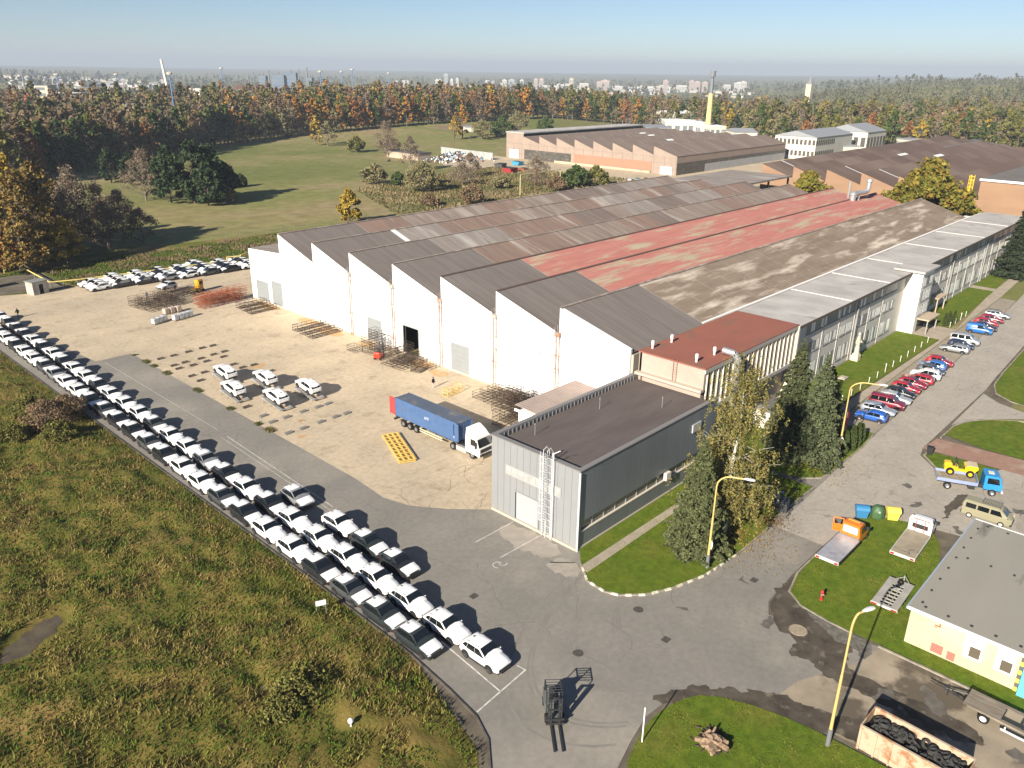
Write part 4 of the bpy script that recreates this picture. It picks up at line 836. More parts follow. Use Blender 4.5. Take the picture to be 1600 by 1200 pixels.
# field fence
fp=[(101.81,207.95,0.00),(131.08,206.12,0.00),(163.58,211.02,0.00),(232.18,217.93,0.00)]
t=thing('field_fence','thin post and wire fence along the meadow edge','fence',(fp[1][0],fp[1][1],0)); o0=Vector(t.location); b=MB(); L=[Vector(p)-o0 for p in fp]; wv=MB()
for a_,c_ in zip(L,L[1:]):
    n=int((c_-a_).length/4)
    for k in range(n): p=a_.lerp(c_,k/n); b.tube((p.x,p.y,-.3),(p.x,p.y,1.7),.05,5)
    for z in (.5,1.,1.5): wv.tube((a_.x,a_.y,z),(c_.x,c_.y,z),.012,3)
b.build('posts',M('fence_post',(.25,.22,.18)),t); wv.build('wire',metalG,t)
for i,(p,c) in enumerate((((301.01,489.01,0.00),(.05,.04,.035)),((301.91,485.04,0.00),(.18,.08,.04)))):
    hm=M('horse_coat_%s'%['dark','chestnut'][i],c); b=MB()
    secs=[]
    for x,z,r in ((-.85,1.15,.12),(-.75,1.15,.3),(-.3,1.1,.36),(.2,1.08,.36),(.6,1.15,.33),(.8,1.2,.2)): secs.append([(x,r*.75*math.cos(k*math.pi/4),z+r*math.sin(k*math.pi/4)) for k in range(8)])
    b.loft(secs); b.tube((.7,0,1.25),(1.25,0,.75),.2,8,0,.12); b.tube((1.2,0,.8),(1.5,0,.25),.13,8,0,.07); b.tube((-.85,0,1.3),(-1.05,0,.5),.06,6)
    for x,s in ((.6,1),(.6,-1),(-.65,1),(-.65,-1)): b.tube((x,s*.18,1.),(x-.05,s*.16,.5),.11,6,0,.07); b.tube((x-.05,s*.16,.5),(x,s*.16,0),.065,6,0,.05)
    o=b.build('horse',hm,smooth=True,label=['dark horse grazing on the far meadow','chestnut horse grazing on the far meadow'][i],cat='horse'); o.location=(p[0],p[1],T(p[0],p[1])); o.rotation_euler.z=R(-40); o.scale=(1.3,)*3
# ------------------------------------------------------------------ cars
def paint(name,c,rough=.3,metal=0.,coat=.6): return M('paint_'+name,c,rough=rough,metal=metal,coat=coat)
filmM=M('white_transport_film',(.8,.8,.8),rough=.45)
tyreM=M('tyre_rubber',(.018,.018,.018),rough=.85); rimM=M('alloy_rim',(.32,.32,.33),rough=.35,metal=.7); plast=M('black_plastic',(.022,.022,.024),rough=.55)
carglass=M('car_glass',(.008,.011,.013),rough=.05,spec=.9,coat=.5); lampM=M('headlamp_glass',(.6,.62,.65),rough=.08,spec=.8); tailM=M('tail_lamp_red',(.35,.015,.012),rough=.15)
SP={ # L W H  hood_z belt_z  roof front/back y, windscreen base y, tail base y, tail top y, wheelbase, wheel r
 'suv':dict(L=4.45,W=1.86,H=1.65,hz=.97,bz=1.04,wb=1.1,rf=.06,rr=-1.55,tb=-2.18,wbase=2.68,r=.36,ch=.24),
 'hatch':dict(L=4.2,W=1.78,H=1.48,hz=.88,bz=.95,wb=1.0,rf=.15,rr=-1.5,tb=-2.0,wbase=2.6,r=.32,ch=.2),
 'wagon':dict(L=4.65,W=1.8,H=1.48,hz=.88,bz=.95,wb=1.05,rf=.2,rr=-1.85,tb=-2.22,wbase=2.7,r=.32,ch=.2),
 'mpv':dict(L=4.9,W=1.9,H=1.85,hz=1.05,bz=1.12,wb=1.55,rf=.75,rr=-2.2,tb=-2.4,wbase=2.95,r=.34,ch=.22),
 'van':dict(L=4.4,W=1.8,H=1.82,hz=1.02,bz=1.1,wb=1.25,rf=.45,rr=-2.05,tb=-2.17,wbase=2.7,r=.32,ch=.22)}
def ring(hw,zb,zs,zt,y,crown=.03):
    pts=[(hw*.82,zb),(hw*.96,zb+.1),(hw,(zb+zs)*.5),(hw*.985,zs),(hw*.9,zt),(hw*.45,zt+crown)]
    return [(x,y,z) for x,z in pts]+[(-x,y,z) for x,z in reversed(pts)]
CM={}
def car_parts(kind):
    if kind in CM: return CM[kind]
    s=SP[kind]; h=s['L']/2; W=s['W']/2; hz,bz,ch=s['hz'],s['bz'],s['ch']; out={}
    # lower body
    st=[(-h,.5,.72,bz-.28,.8*W),(-h+.06,.36,.85,bz-.14,.92*W),(-h+.25,ch+.06,bz-.12,bz-.02,.97*W),(-h+.6,ch,bz-.08,bz,W),(-.9,ch-.02,bz-.08,bz,W),(0,ch-.02,bz-.1,bz-.01,W*.99),(s['wb']-.1,ch-.02,hz-.1,bz-.03,W*.99),(s['wb']+.15,ch,hz-.1,hz,W*.985),(h-.8,ch,hz-.12,hz-.03,W*.98),(h-.45,ch+.02,hz-.16,hz-.07,W*.965),(h-.2,ch+.04,hz-.22,hz-.13,W*.91),(h-.07,ch+.06,hz-.3,hz-.2,W*.83),(h,.36,.5,hz-.3,W*.75)]
    b=MB(); b.loft([ring(w_,zb,zs,zt,y) for y,zb,zs,zt,w_ in st])
    # greenhouse
    def gh(y):
        if y<=s['rr']: t=(y-s['tb'])/(s['rr']-s['tb']); return bz+(s['H']-.07-bz)*max(0,t)
        if y>=s['rf']: t=(s['wb']-y)/(s['wb']-s['rf']); return hz+(s['H']-.03-hz)*max(0,t)
        t=(y-s['rr'])/(s['rf']-s['rr']); return s['H']-.07+.07*math.sin(t*math.pi*.85+.25)*1.0-(.02 if t<.05 else 0)
    def gw(y,z): 
        k=min(1,max(0,(z-bz+.02)/(s['H']-bz))); e=0
        if y<s['rr']: e=.05*(s['rr']-y)/(s['rr']-s['tb'])
        return W*(.945-.155*k-e)
    ys=[s['tb'],(s['tb']+s['rr'])/2,s['rr'],s['rr']*.6+s['rf']*.4,s['rr']*.3+s['rf']*.7,s['rf'],(s['rf']+s['wb'])/2,s['wb']]
    secs=[]
    for y in ys:
        zt=max(gh(y),bz-.0); z0=bz-.06; w0=gw(y,bz); w1=gw(y,zt); zz=zt-.05 if zt>bz+.1 else zt-.005
        pts=[(w0,z0),(gw(y,zz),zz),(w1*.9,zt),(w1*.4,zt+.012)]
        secs.append([(x,y,z) for x,z in pts]+[(-x,y,z) for x,z in reversed(pts)])
    b.loft(secs)
    # dark cladding: sills and arches; black discs paint the shade of the wheel wells
    c=MB(); r=s['r']; wy=(-s['wbase']/2-.03,s['wbase']/2-.03)
    for y in wy:
        for sg in (1,-1):
            n=14; x=sg*(W+.006); xi=sg*(W-.25); R1=r+.1
            vs=[(x,y,r)]+[(x,y+R1*math.cos(R(a)),max(ch-.03,r+R1*math.sin(R(a)))) for a in [-25+230*i/n for i in range(n+1)]]
            c.add(vs,[(0,i+1,i+2) for i in range(n)])
    for sg in (1,-1): c.box(*(sorted((sg*(W-.1),sg*(W+.004)))),wy[0]+r,wy[1]-r,ch-.04,ch+.1)
    c.box(-W*.72,W*.72,-h-.015,-h+.3,.34,.58); c.box(-W*.8,W*.8,-h+.3,h-.3,ch-.04,ch+.03)
    out['body']=b.mesh('body',[MATS['b_']],smooth=50); out['cladding_and_well_shade']=c.mesh('cladding_and_well_shade',plast,fix=False)
    g=MB(); g.box(-W*.73,W*.73,h-.14,h+.018,.4,hz-.3); g.box(-W*.8,W*.8,h-.22,h-.01,.28,.42); out['grille']=g.mesh('grille',plast)
    def quad(g,ps,off):
        vs=[Vector(p) for p in ps]; n=(vs[1]-vs[0]).cross(vs[2]-vs[0]).normalized()
        if n.dot(sum(vs,Vector())/len(vs)-Vector((0,0,.9)))<0: n=-n
        g.add([p+n*off for p in vs],[tuple(range(len(vs)))])
    g=MB(); zt=gh(s['rf'])-.03; wt=gw(s['rf'],zt)*.95; yb=s['wb']-.03; zb=gh(yb)+.0; wbm=gw(yb,zb)*.985; ym=(yb+s['rf'])/2
    quad(g,[(-wbm,yb,zb),(wbm,yb,zb),(wt,s['rf']+.03,zt),(-wt,s['rf']+.03,zt)],.022); out['windscreen']=g.mesh('windscreen',carglass,fix=False)
    g=MB(); a=s['rr']-.03; e=s['tb']+.1; quad(g,[(-gw(e,bz)*.86,e,gh(e)),(gw(e,bz)*.86,e,gh(e)),(gw(a,1.5)*.84,a,gh(a)-.04),(-gw(a,1.5)*.84,a,gh(a)-.04)],.02); out['rear_window']=g.mesh('rear_window',carglass,fix=False)
    if kind!='van_':
        for sg in (1,-1):
            g=MB(); z0=bz+.0; zt=s['H']-.12
            def pt(y,z): return (sg*(gw(y,z)+.012),y,z)
            f0=s['wb']-.32; f1=s['rf']-.02
            segs=[[(f0,z0),(f1,zt),(-.38,zt),(-.38,z0)],[(-.41,z0),(-.41,zt),(-1.18,zt-.02),(-1.3,z0)]]
            if kind!='hatch': segs.append([(-1.33,z0+.01),(-1.21,zt-.02),(s['rr']+.02,zt-.1),(s['tb']+.34,z0+.1)])
            if kind=='van': segs=segs[:1]
            if kind=='mpv': segs=[[(f0,z0),(f1,zt),(.05,zt),(.05,z0)],[(-.05,z0),(-.05,zt),(-1.05,zt),(-1.05,z0)],[(-1.15,z0),(-1.15,zt),(-2.1,zt-.04),(-2.2,z0)]]
            for sgm in segs:
                g.add([pt(*p) for p in sgm],[tuple(range(len(sgm)))])
            out['side_windows%d'%sg]=g.mesh('side_windows',carglass,fix=False)
    t=MB(); t.lathe([(r*.62,-.11),(r*.95,-.11),(r,-.07),(r,.07),(r*.95,.11),(r*.62,.11)],18,0,Matrix.Rotation(math.pi/2,4,'Y')); out['tyre']=t.mesh('wheel',tyreM)
    t=MB(); t.lathe([(0,.085),(r*.2,.09),(r*.2,.06)],10,0,Matrix.Rotation(math.pi/2,4,'Y'))
    for k in range(5):
        a=2*math.pi*k/5
        for da in (-.16,.16):
            t.add([(.09,r*.12*math.cos(a+da*2),r*.12*math.sin(a+da*2)),(.085,r*.64*math.cos(a+da-.1),r*.64*math.sin(a+da-.1)),(.085,r*.64*math.cos(a+da+.1),r*.64*math.sin(a+da+.1))],[(0,1,2)])
    t.lathe([(r*.58,.1),(r*.66,.112)],18,0,Matrix.Rotation(math.pi/2,4,'Y')); t.lathe([(0,.03),(r*.62,.03)],14,1,Matrix.Rotation(math.pi/2,4,'Y')); out['rim']=t.mesh('rim',[rimM,plast],fix=False)
    for nm,m,y,z,x in (('headlight',lampM,h-.17,hz-.27,W*.72),('tail_light',tailM,-h+.1,bz-.22,W*.78)):
        t=MB(); t.cb((0,0,0),(.3 if nm=='headlight' else .36,.3 if nm=='headlight' else .14,.11),0,0,.03); out[nm]=t.mesh(nm,m); out[nm+'_p']=(x,y,z)
    t=MB(); t.cb((.07,0,0),(.2,.12,.14),0,0,.04); out['mirror']=t.mesh('mirror',[MATS['b_']])
    # protective film on bonnet and roof follows the body
    t=MB(); q=[(s['wb']+.02,ch,hz-.1,bz-.015,W*.985)]+[r_ for r_ in st if r_[0]>=s['wb']+.1]; secs=[]
    for y,zb,zs,zt_,w_ in q[:-1]: secs.append([(w_*.94,y,zt_-.005),(w_*.9,y,zt_+.015),(w_*.45,y,zt_+.045),(-w_*.45,y,zt_+.045),(-w_*.9,y,zt_+.015),(-w_*.94,y,zt_-.005)])
    t.loft(secs,0,False,False); out['hood_film']=t.mesh('hood_film',filmM,smooth=True,fix=False)
    t=MB(); secs=[]
    for y in (s['rr']+.02,)+tuple(ys[3:5])+(s['rf']-.04,):
        z=gh(y); w1=gw(y,z); secs.append([(w1*.97,y,z-.035),(w1*.9,y,z+.008),(w1*.4,y,z+.022),(-w1*.4,y,z+.022),(-w1*.9,y,z+.008),(-w1*.97,y,z-.035)])
    t.loft(secs,0,False,False); out['roof_film']=t.mesh('roof_film',filmM,smooth=True,fix=False)
    t=MB()
    for sg in (1,-1): t.tube((sg*gw(0,1.6)*.86,s['rr']+.15,s['H']-.03),(sg*gw(0,1.6)*.86,s['rf']-.1,s['H']-.01),.02,5)
    t.cb((0,s['rr']+.25,s['H']+.03),(.05,.14,.08)); out['roof_rails']=t.mesh('roof_rails',plast)
    CM[kind]=out; return out
MATS['b_']=M('paint_base',(.5,.5,.5))
PM={}
def recol(kind,part,m):
    k=(kind,part,m.name)
    if k not in PM:
        me=car_parts(kind)[part].copy(); me.materials[0]=m; PM[k]=me
    return PM[k]
PROTO={}
def car(kind,pm,loc,rz,label,group,name='parked_car',cat='car',film=False,nowhite=True):
    key=(kind,pm.name,film)
    if key in PROTO:
        o=dup(PROTO[key],loc,rz,label,group); return o
    p=car_parts(kind); s=SP[kind]; W=s['W']/2
    t=thing(name,label,cat,loc,rz,group)
    link('body',recol(kind,'body',pm),t); link('cladding_and_well_shade',p['cladding_and_well_shade'],t); link('grille',p['grille'],t)
    for k in ('windscreen','rear_window','side_windows1','side_windows-1'): link(k.strip('-1'),p[k],t)
    for y in (-s['wbase']/2-.03,s['wbase']/2-.03):
        for sg in (1,-1):
            w_=link('wheel',p['tyre'],t); w_.location=(sg*(W-.1),y,s['r']); w_.rotation_euler=(0,0,0 if sg>0 else math.pi); link('rim',p['rim'],w_)
    for nm in ('headlight','tail_light'):
        x,y,z=p[nm+'_p']
        for sg in (1,-1): o=link(nm,p[nm],t); o.location=(sg*x,y,z); o.rotation_euler=(0,0,-sg*.35 if nm=='headlight' else sg*.2)
    for sg in (1,-1): o=link('mirror',recol(kind,'mirror',pm),t); o.location=(sg*(W-.02),s['wb']-.35,s['bz']+.06); o.rotation_euler=(0,0,0 if sg>0 else math.pi)
    if film: link('hood_film',p['hood_film'],t); link('roof_film',p['roof_film'],t)
    if kind in('suv','wagon'): link('roof_rails',p['roof_rails'],t)
    PROTO[key]=t; return t
CW=paint('white',(.82,.82,.82)); CD=paint('black',(.02,.021,.024)); CG=paint('graphite',(.1,.105,.11),metal=.4); CS=paint('silver',(.38,.39,.4),metal=.5); CT=paint('dark_teal',(.032,.041,.042),metal=.15)
KN={'W':(CW,'white'),'D':(CD,'black white-roofed'),'G':(CG,'grey white-roofed'),'S':(CS,'silver white-roofed'),'T':(CT,'dark-green white-roofed')}
jit=random.Random(21)
def row(codes,y0,dy,x0,slope,name,group):
    for i,c in enumerate(codes):
        if c=='-': continue
        y=y0+dy*i; x=x0+slope*(y-36); pm,cn=KN[c]
        car('suv',pm,(x+jit.uniform(-.07,.07),y+jit.uniform(-.08,.08),.01),math.pi+jit.uniform(-.012,.012),'%s SUV, %s from the near end of the %s'%(cn,ordw(i+1),name),group,'suv',film=c!='W')
row('WWWWWWWDWDSWWGWWWDWWDWDWDDDW',37.05,4.8,37.0,.0152,'middle car line','white SUVs in the long lines along the field')
row('TTGDWWDGWWDGDDGDWWSGWWDWWW',42.2,4.77,34.15,.0146,'car line nearest the field','white SUVs in the long lines along the field')
for c,(x,y),l in (('D',(40.15,51.9),'nearest of the short outer row of three'),('T',(40.3,56.8),'middle of the short outer row of three'),('W',(40.4,61.9),'farthest of the short outer row of three'),('S',(40.45,69.9),'standing alone just outside the long lines')):
    car('suv',KN[c][0],(x,y,.01),math.pi,'%s new SUV %s'%(KN[c][1],l),'white SUVs in the long lines along the field','suv',film=c!='W')
# block of SUVs at the back of the yard, noses to -X
colx=[60.4,65.2,69.8,74.6,79.2,83.9,88.6,93.4]; fy=[177.,176.6,175.9,175.2,174.4,173.9,173.4,173.2]
front='WDDSWGDW'; rest=['WWW','WWW','WWW','WDDW','DDW','WDDW','DDW','WDW']
for i,x in enumerate(colx):
    for j,c in enumerate(front[i]+rest[i]):
        y=fy[i]+2.45*j
        if y>184: continue
        car('suv',KN[c][0],(x+jit.uniform(-.3,.3)+.1*j,y,.01),math.pi/2+jit.uniform(-.03,.03),'%s SUV in the back block, %s file from left, %s from front'%(KN[c][1],ordw(i+1),ordw(j+1)),'SUVs in the block at the back of the yard','suv',film=c!='W')
# five SUVs nose-up on ramps
rampM=M('ramp_steel',(.5,.5,.5),(.3,.28,.26),scale=2,rough=.5,metal=.4)
RC=[((53.2,109.6),'W','rear left'),((50.7,102.6),'W','front left beside the asphalt edge'),((56.2,103.2),'W','rear middle'),((53.4,95.6),'W','front middle, nearest the camera'),((58.7,95.6),'W','rightmost, standing apart')]
blk=M('black_roof_pillars',(.02,.02,.022),rough=.3)
for (x,y),c,l in RC:
    o=car('suv',CW,(x,y,.95),0,'SUV tilted nose-up on a ramp in the yard, '+l,'SUVs on ramps in the yard','suv',film=not('rightmost' in l)); o.rotation_euler=(R(8),0,0)
    t=thing('car_ramp','low steel ramp under the tilted SUV, '+l,'ramp',(x,y,0),0,'ramps under the tilted SUVs')
    b=MB()
    for sg in (1,-1):
        b.add([(sg*.98,-2.5,.35),(sg*.98,2.3,.95),(sg*.5,2.3,.95),(sg*.5,-2.5,.35)],[(0,1,2,3)]); b.add([(sg*.98,-2.5,.25),(sg*.98,2.3,.8),(sg*.98,2.3,.95),(sg*.98,-2.5,.35)],[(0,1,2,3)])
        b.tube((sg*.9,2.1,0),(sg*.9,2.1,.85),.07); b.tube((sg*.9,-2.2,0),(sg*.9,-2.2,.36),.07); b.tube((sg*.9,.2,0),(sg*.9,.2,.65),.05)
    b.box(-1,1,-2.75,-2.45,.28,.34); b.build('track',rampM,t)
# coloured parked cars
park=[('hatch','blue',(.02,.1,.42),108.8,0,'bright blue hatchback nearest the hedge','',0),('wagon','silver_blue',(.36,.4,.47),111.9,.1,'silver-blue estate beside the bright blue hatchback','',1),('mpv','maroon',(.2,.012,.03),115,0,'maroon people carrier with a pale side stripe','',1),('wagon','light_silver',(.5,.51,.52),117.9,-.1,'silver estate right of the maroon people carrier','',1),('hatch','jet_black',(.012,.012,.014),120.6,0,'glossy black car between the silver estate and a red car','',1),('hatch','red',(.33,.01,.022),123.4,.1,'bright red hatchback next to the black car','',1),('hatch','dark_red',(.24,.008,.025),126.1,0,'darker red hatchback, middle of three red cars','',1),('wagon','red',(.33,.01,.022),128.7,0,'red estate, the third red car from the black one','',0),('suv','plain_white',(.75,.75,.76),131.5,-.3,'white crossover between red and dark grey cars','',0),('hatch','dark_grey',(.09,.1,.12),134.5,-.2,'dark grey hatchback next to the white crossover','',1),('hatch','mid_blue',(.03,.13,.42),137,.3,'shiny blue hatchback next to the dark grey one','',0),('hatch','red',(.33,.01,.022),139.8,0,'red car at the far end of the front group','',1),('wagon','silver',(.46,.47,.48),148.9,.2,'silver estate at the near end of the group of three','',0),('hatch','navy',(.012,.022,.06),151.9,0,'dark navy car in the middle of the group of three','',1),('mpv','pale_silver',(.42,.43,.45),155.1,.2,'silver people carrier at the far end of the group of three','',1),('van','cobalt',(.015,.13,.42),163.9,0,'bright blue panel van','',1),('hatch','dark_navy',(.015,.018,.035),166.7,-.2,'dark navy car beside the blue van','',1),('hatch','red',(.33,.01,.022),170.3,.4,'red car two along from the blue van','',1),('hatch','dark_red',(.24,.008,.025),173.6,.2,'dark red car beside the farthest silver car','',1),('wagon','silver',(.46,.47,.48),177.8,.2,'silver estate at the far end of the whole row','',1),('hatch','night_blue',(.02,.025,.05),207,-2,'dark car farther along the road beside the last spruce','',0)]
for k,cn,c,x,dy,l,_,fwd in park:
    car(k,paint(cn,c,metal=.3 if 'silver' in cn or 'grey' in cn else 0),(x,32.9+dy+(x-108)*.012,.025),(math.pi if fwd else 0)+R(7),l,'coloured cars parked along the access road','parked_car','van' if k=='van' else 'car')
for i,(p,cn,c) in enumerate((((294.6,206.2),'plain_white',(.75,.75,.76)),((297.1,203.9),'sea_green',(.2,.35,.36)),((299.9,201.5),'red',(.33,.01,.022)),((302.9,198.8),'mid_blue',(.03,.13,.42)))):
    car('hatch',paint(cn,c),(p[0],p[1],.0),math.pi/2+.5,['white','pale green','red','blue'][i]+' car parked beside the far hall, '+['left end','second','third','right end'][i]+' of four','cars beside the far hall','parked_car')
# ------------------------------------------------------------------ trucks and plant
def wheels(t,pos,r,wd,rim=rimM,name='wheel'):
    for x,y in pos:
        b=MB(); b.lathe([(r*.6,-wd/2),(r*.95,-wd/2),(r,-wd/2+.04),(r,wd/2-.04),(r*.95,wd/2),(r*.6,wd/2)],16,0,Matrix.Rotation(math.pi/2,4,'Y')); w_=b.build(name,tyreM,t); w_.location=(x,y,r)
        b=MB(); sg=1 if x>0 else -1; b.lathe([(0,sg*wd*.3),(r*.25,sg*wd*.45),(r*.3,sg*wd*.25),(r*.6,sg*wd*.42)],14,0,Matrix.Rotation(math.pi/2,4,'Y')); b.build('rim',rim,w_,fix=False)
def boxc(x,y,z,dx,dy,dz): return (x-dx/2,x+dx/2,y-dy/2,y+dy/2,z,z+dz)
blue=M('container_blue',(.055,.11,.24),(.07,.13,.27),scale=.8,rough=.55,c3=(.1,.1,.11),scale3=.6,lo3=.64,hi3=.74)
blueT=M('container_top',(.075,.1,.15),(.095,.12,.17),scale=.5,rough=.6,c3=(.2,.18,.15),scale3=.5,lo3=.56,hi3=.66)
# articulated lorry: local +Y forward; rear at far left, cab near the metal building
LX,LY,LRZ=62.55,72.5,R(180)
tr=thing('lorry_tractor','white lorry cab unit in front of the blue container','lorry',(LX,LY-7.7,0.01),LRZ,None)
wp=paint('lorry_white',(.8,.8,.8))
b=MB(); W=1.25
secs=[]
for y,zb,zt,w_ in ((-.2,.85,3.0,1.22),(0,.75,3.05,1.25),(1.3,.7,3.05,1.25),(1.75,.7,2.95,1.24),(2.1,.55,1.75,1.22),(2.2,.5,1.4,1.16)):
    secs.append([(w_,y,zb),(w_,y,(zb+zt)/2),(w_*.96,y,zt-.1),(w_*.85,y,zt),(-w_*.85,y,zt),(-w_*.96,y,zt-.1),(-w_,y,(zb+zt)/2),(-w_,y,zb)])
b.loft(secs); b.build('cab',wp,tr,smooth=30)
b=MB(); b.loft([[(1.12,y,z0),(1.0,y,z1),(-1.0,y,z1),(-1.12,y,z0)] for y,z0,z1 in ((-.2,3.0,3.85),(.2,3.0,3.95),(1.2,3.0,3.45),(1.6,2.98,3.05))]); b.build('roof_deflector',wp,tr,smooth=25)
b=MB(); b.add([(-1.1,1.83,2.78),(1.1,1.83,2.78),(1.14,2.15,1.78),(-1.14,2.15,1.78)],[(0,1,2,3)]); b.build('windscreen',carglass,tr,fix=False)
b=MB()
for sg in (1,-1): b.add([(sg*1.262,1.6,2.7),(sg*1.262,.75,2.7),(sg*1.262,.75,1.85),(sg*1.262,1.9,1.85)],[(0,1,2,3)])
b.build('side_windows',carglass,tr,fix=False)
b=MB(); b.box(-.95,.95,2.16,2.24,1.05,1.5); b.box(-1.0,1.0,2.16,2.26,.55,.85); b.build('grille',plast,tr)
for sg in (1,-1):
    b=MB(); b.box(*sorted((sg*.75,sg*1.15)),2.12,2.25,.85,1.05); b.build('headlight',lampM,tr)
    b=MB(); b.box(*sorted((sg*1.3,sg*1.5)),1.75,1.9,1.7,2.5); b.build('mirror',plast,tr)
b=MB(); b.box(-.45,.45,-4.2,.2,.7,1.0); b.box(-.9,.9,-3.2,-1.8,1.0,1.15); b.build('chassis',darkM,tr)
b=MB()
for sg in (1,-1): b.box(*sorted((sg*.75,sg*1.22)),-1.9,-.1,.35,.95)
b.build('side_tank',M('alloy_tank',(.6,.61,.62),rough=.35,metal=.5),tr)
wheels(tr,[(1.05,1.0),(-1.05,1.0),(1.0,-2.6),(-1.0,-2.6)],.5,.34)
sm_=thing('semi_trailer','low black skeletal semi-trailer with three axles under the blue container','semi-trailer',(LX,LY,0.01),LRZ)
b=MB(); 
for sg in (1,-1): b.box(*sorted((sg*.45,sg*.6)),-6.4,6.2,1.0,1.3)
for y in range(-6,7,2): b.box(-1.2,1.2,y-.1,y+.1,1.1,1.28)
b.box(-1.2,1.2,-6.6,-6.3,.55,.75); b.build('chassis',darkM,sm_)
b=MB()
for sg in (1,-1): b.box(*sorted((sg*1.15,sg*1.22)),-1.2,3.2,.55,.7); b.box(*sorted((sg*1.15,sg*1.22)),-1.2,3.2,.85,1.0)
b.build('side_guard',M('pale_guard',(.5,.45,.32)),sm_)
wheels(sm_,[(sg*1.02,y) for sg in (1,-1) for y in (-4.6,-3.3,-2.0)],.5,.34)
ct=thing('shipping_container','long blue corrugated shipping container with a red rear door','container',(LX,LY,1.32),LRZ)
b=MB(); h=2.6
for sg in (1,-1):
    pr=[]; y=-6.0
    while y<6.0: pr+=[(sg*1.22,y),(sg*1.22,y+.1),(sg*1.185,y+.16),(sg*1.185,y+.24)]; y+=.3
    pr+=[(sg*1.22,6.1)]
    vs=[(x,y,.12) for x,y in pr]+[(x,y,h-.1) for x,y in pr]; n=len(pr); b.add(vs,[(i,i+1,n+i+1,n+i) for i in range(n-1)])
    b.box(*sorted((sg*1.14,sg*1.23)),-6.1,6.1,0,.14); b.box(*sorted((sg*1.14,sg*1.23)),-6.1,6.1,h-.12,h)
pr=[]; x=-1.2
while x<1.2: pr+=[(x,6.1),(x+.1,6.1),(x+.16,6.04),(x+.24,6.04)]; x+=.3
n=len(pr); b.add([(p[0],p[1],.1) for p in pr]+[(p[0],p[1],h-.05) for p in pr],[(i,i+1,n+i+1,n+i) for i in range(n-1)])
for sx in (1,-1):
    for sy in (6.05,-6.05): b.box(sx*1.16-.07,sx*1.16+.07,sy-.07,sy+.07,0,h)
b.build('shell',blue,ct,fix=True)
b=MB(); 
for k in range(40): b.box(-1.15,1.15,-6.05+k*.3,-6.05+k*.3+.2,h-.03,h+.0); 
b.box(-1.2,1.2,-6.1,6.1,h-.06,h-.028); b.build('roof',blueT,ct)
b=MB(); b.box(-1.18,1.18,-6.16,-6.1,.1,h-.08); b.build('dark_interior',darkM,ct)  # dark sheet across the end paints the shade inside the open container
b=MB(); b.box(1.2,1.27,-7.25,-6.1,.08,h-.05); b.build('open_door',M('door_red',(.42,.05,.045),rough=.5),ct)
b=MB()
for k in range(5):
    for q in range(2): b.box(1.226,1.236,5.35-q*.0,5.52,2.1-k*.3,2.28-k*.3)
for k in range(2): b.box(1.226,1.236,5.36,5.56,.5+k*.14,.58+k*.14)
b.box(1.19,1.2,.2,.75,1.3,1.7); b.box(1.226,1.232,-.1,.1,1.3,1.62); b.build('stencilled_marks',M('faded_white_stencil',(.45,.47,.52)),ct)
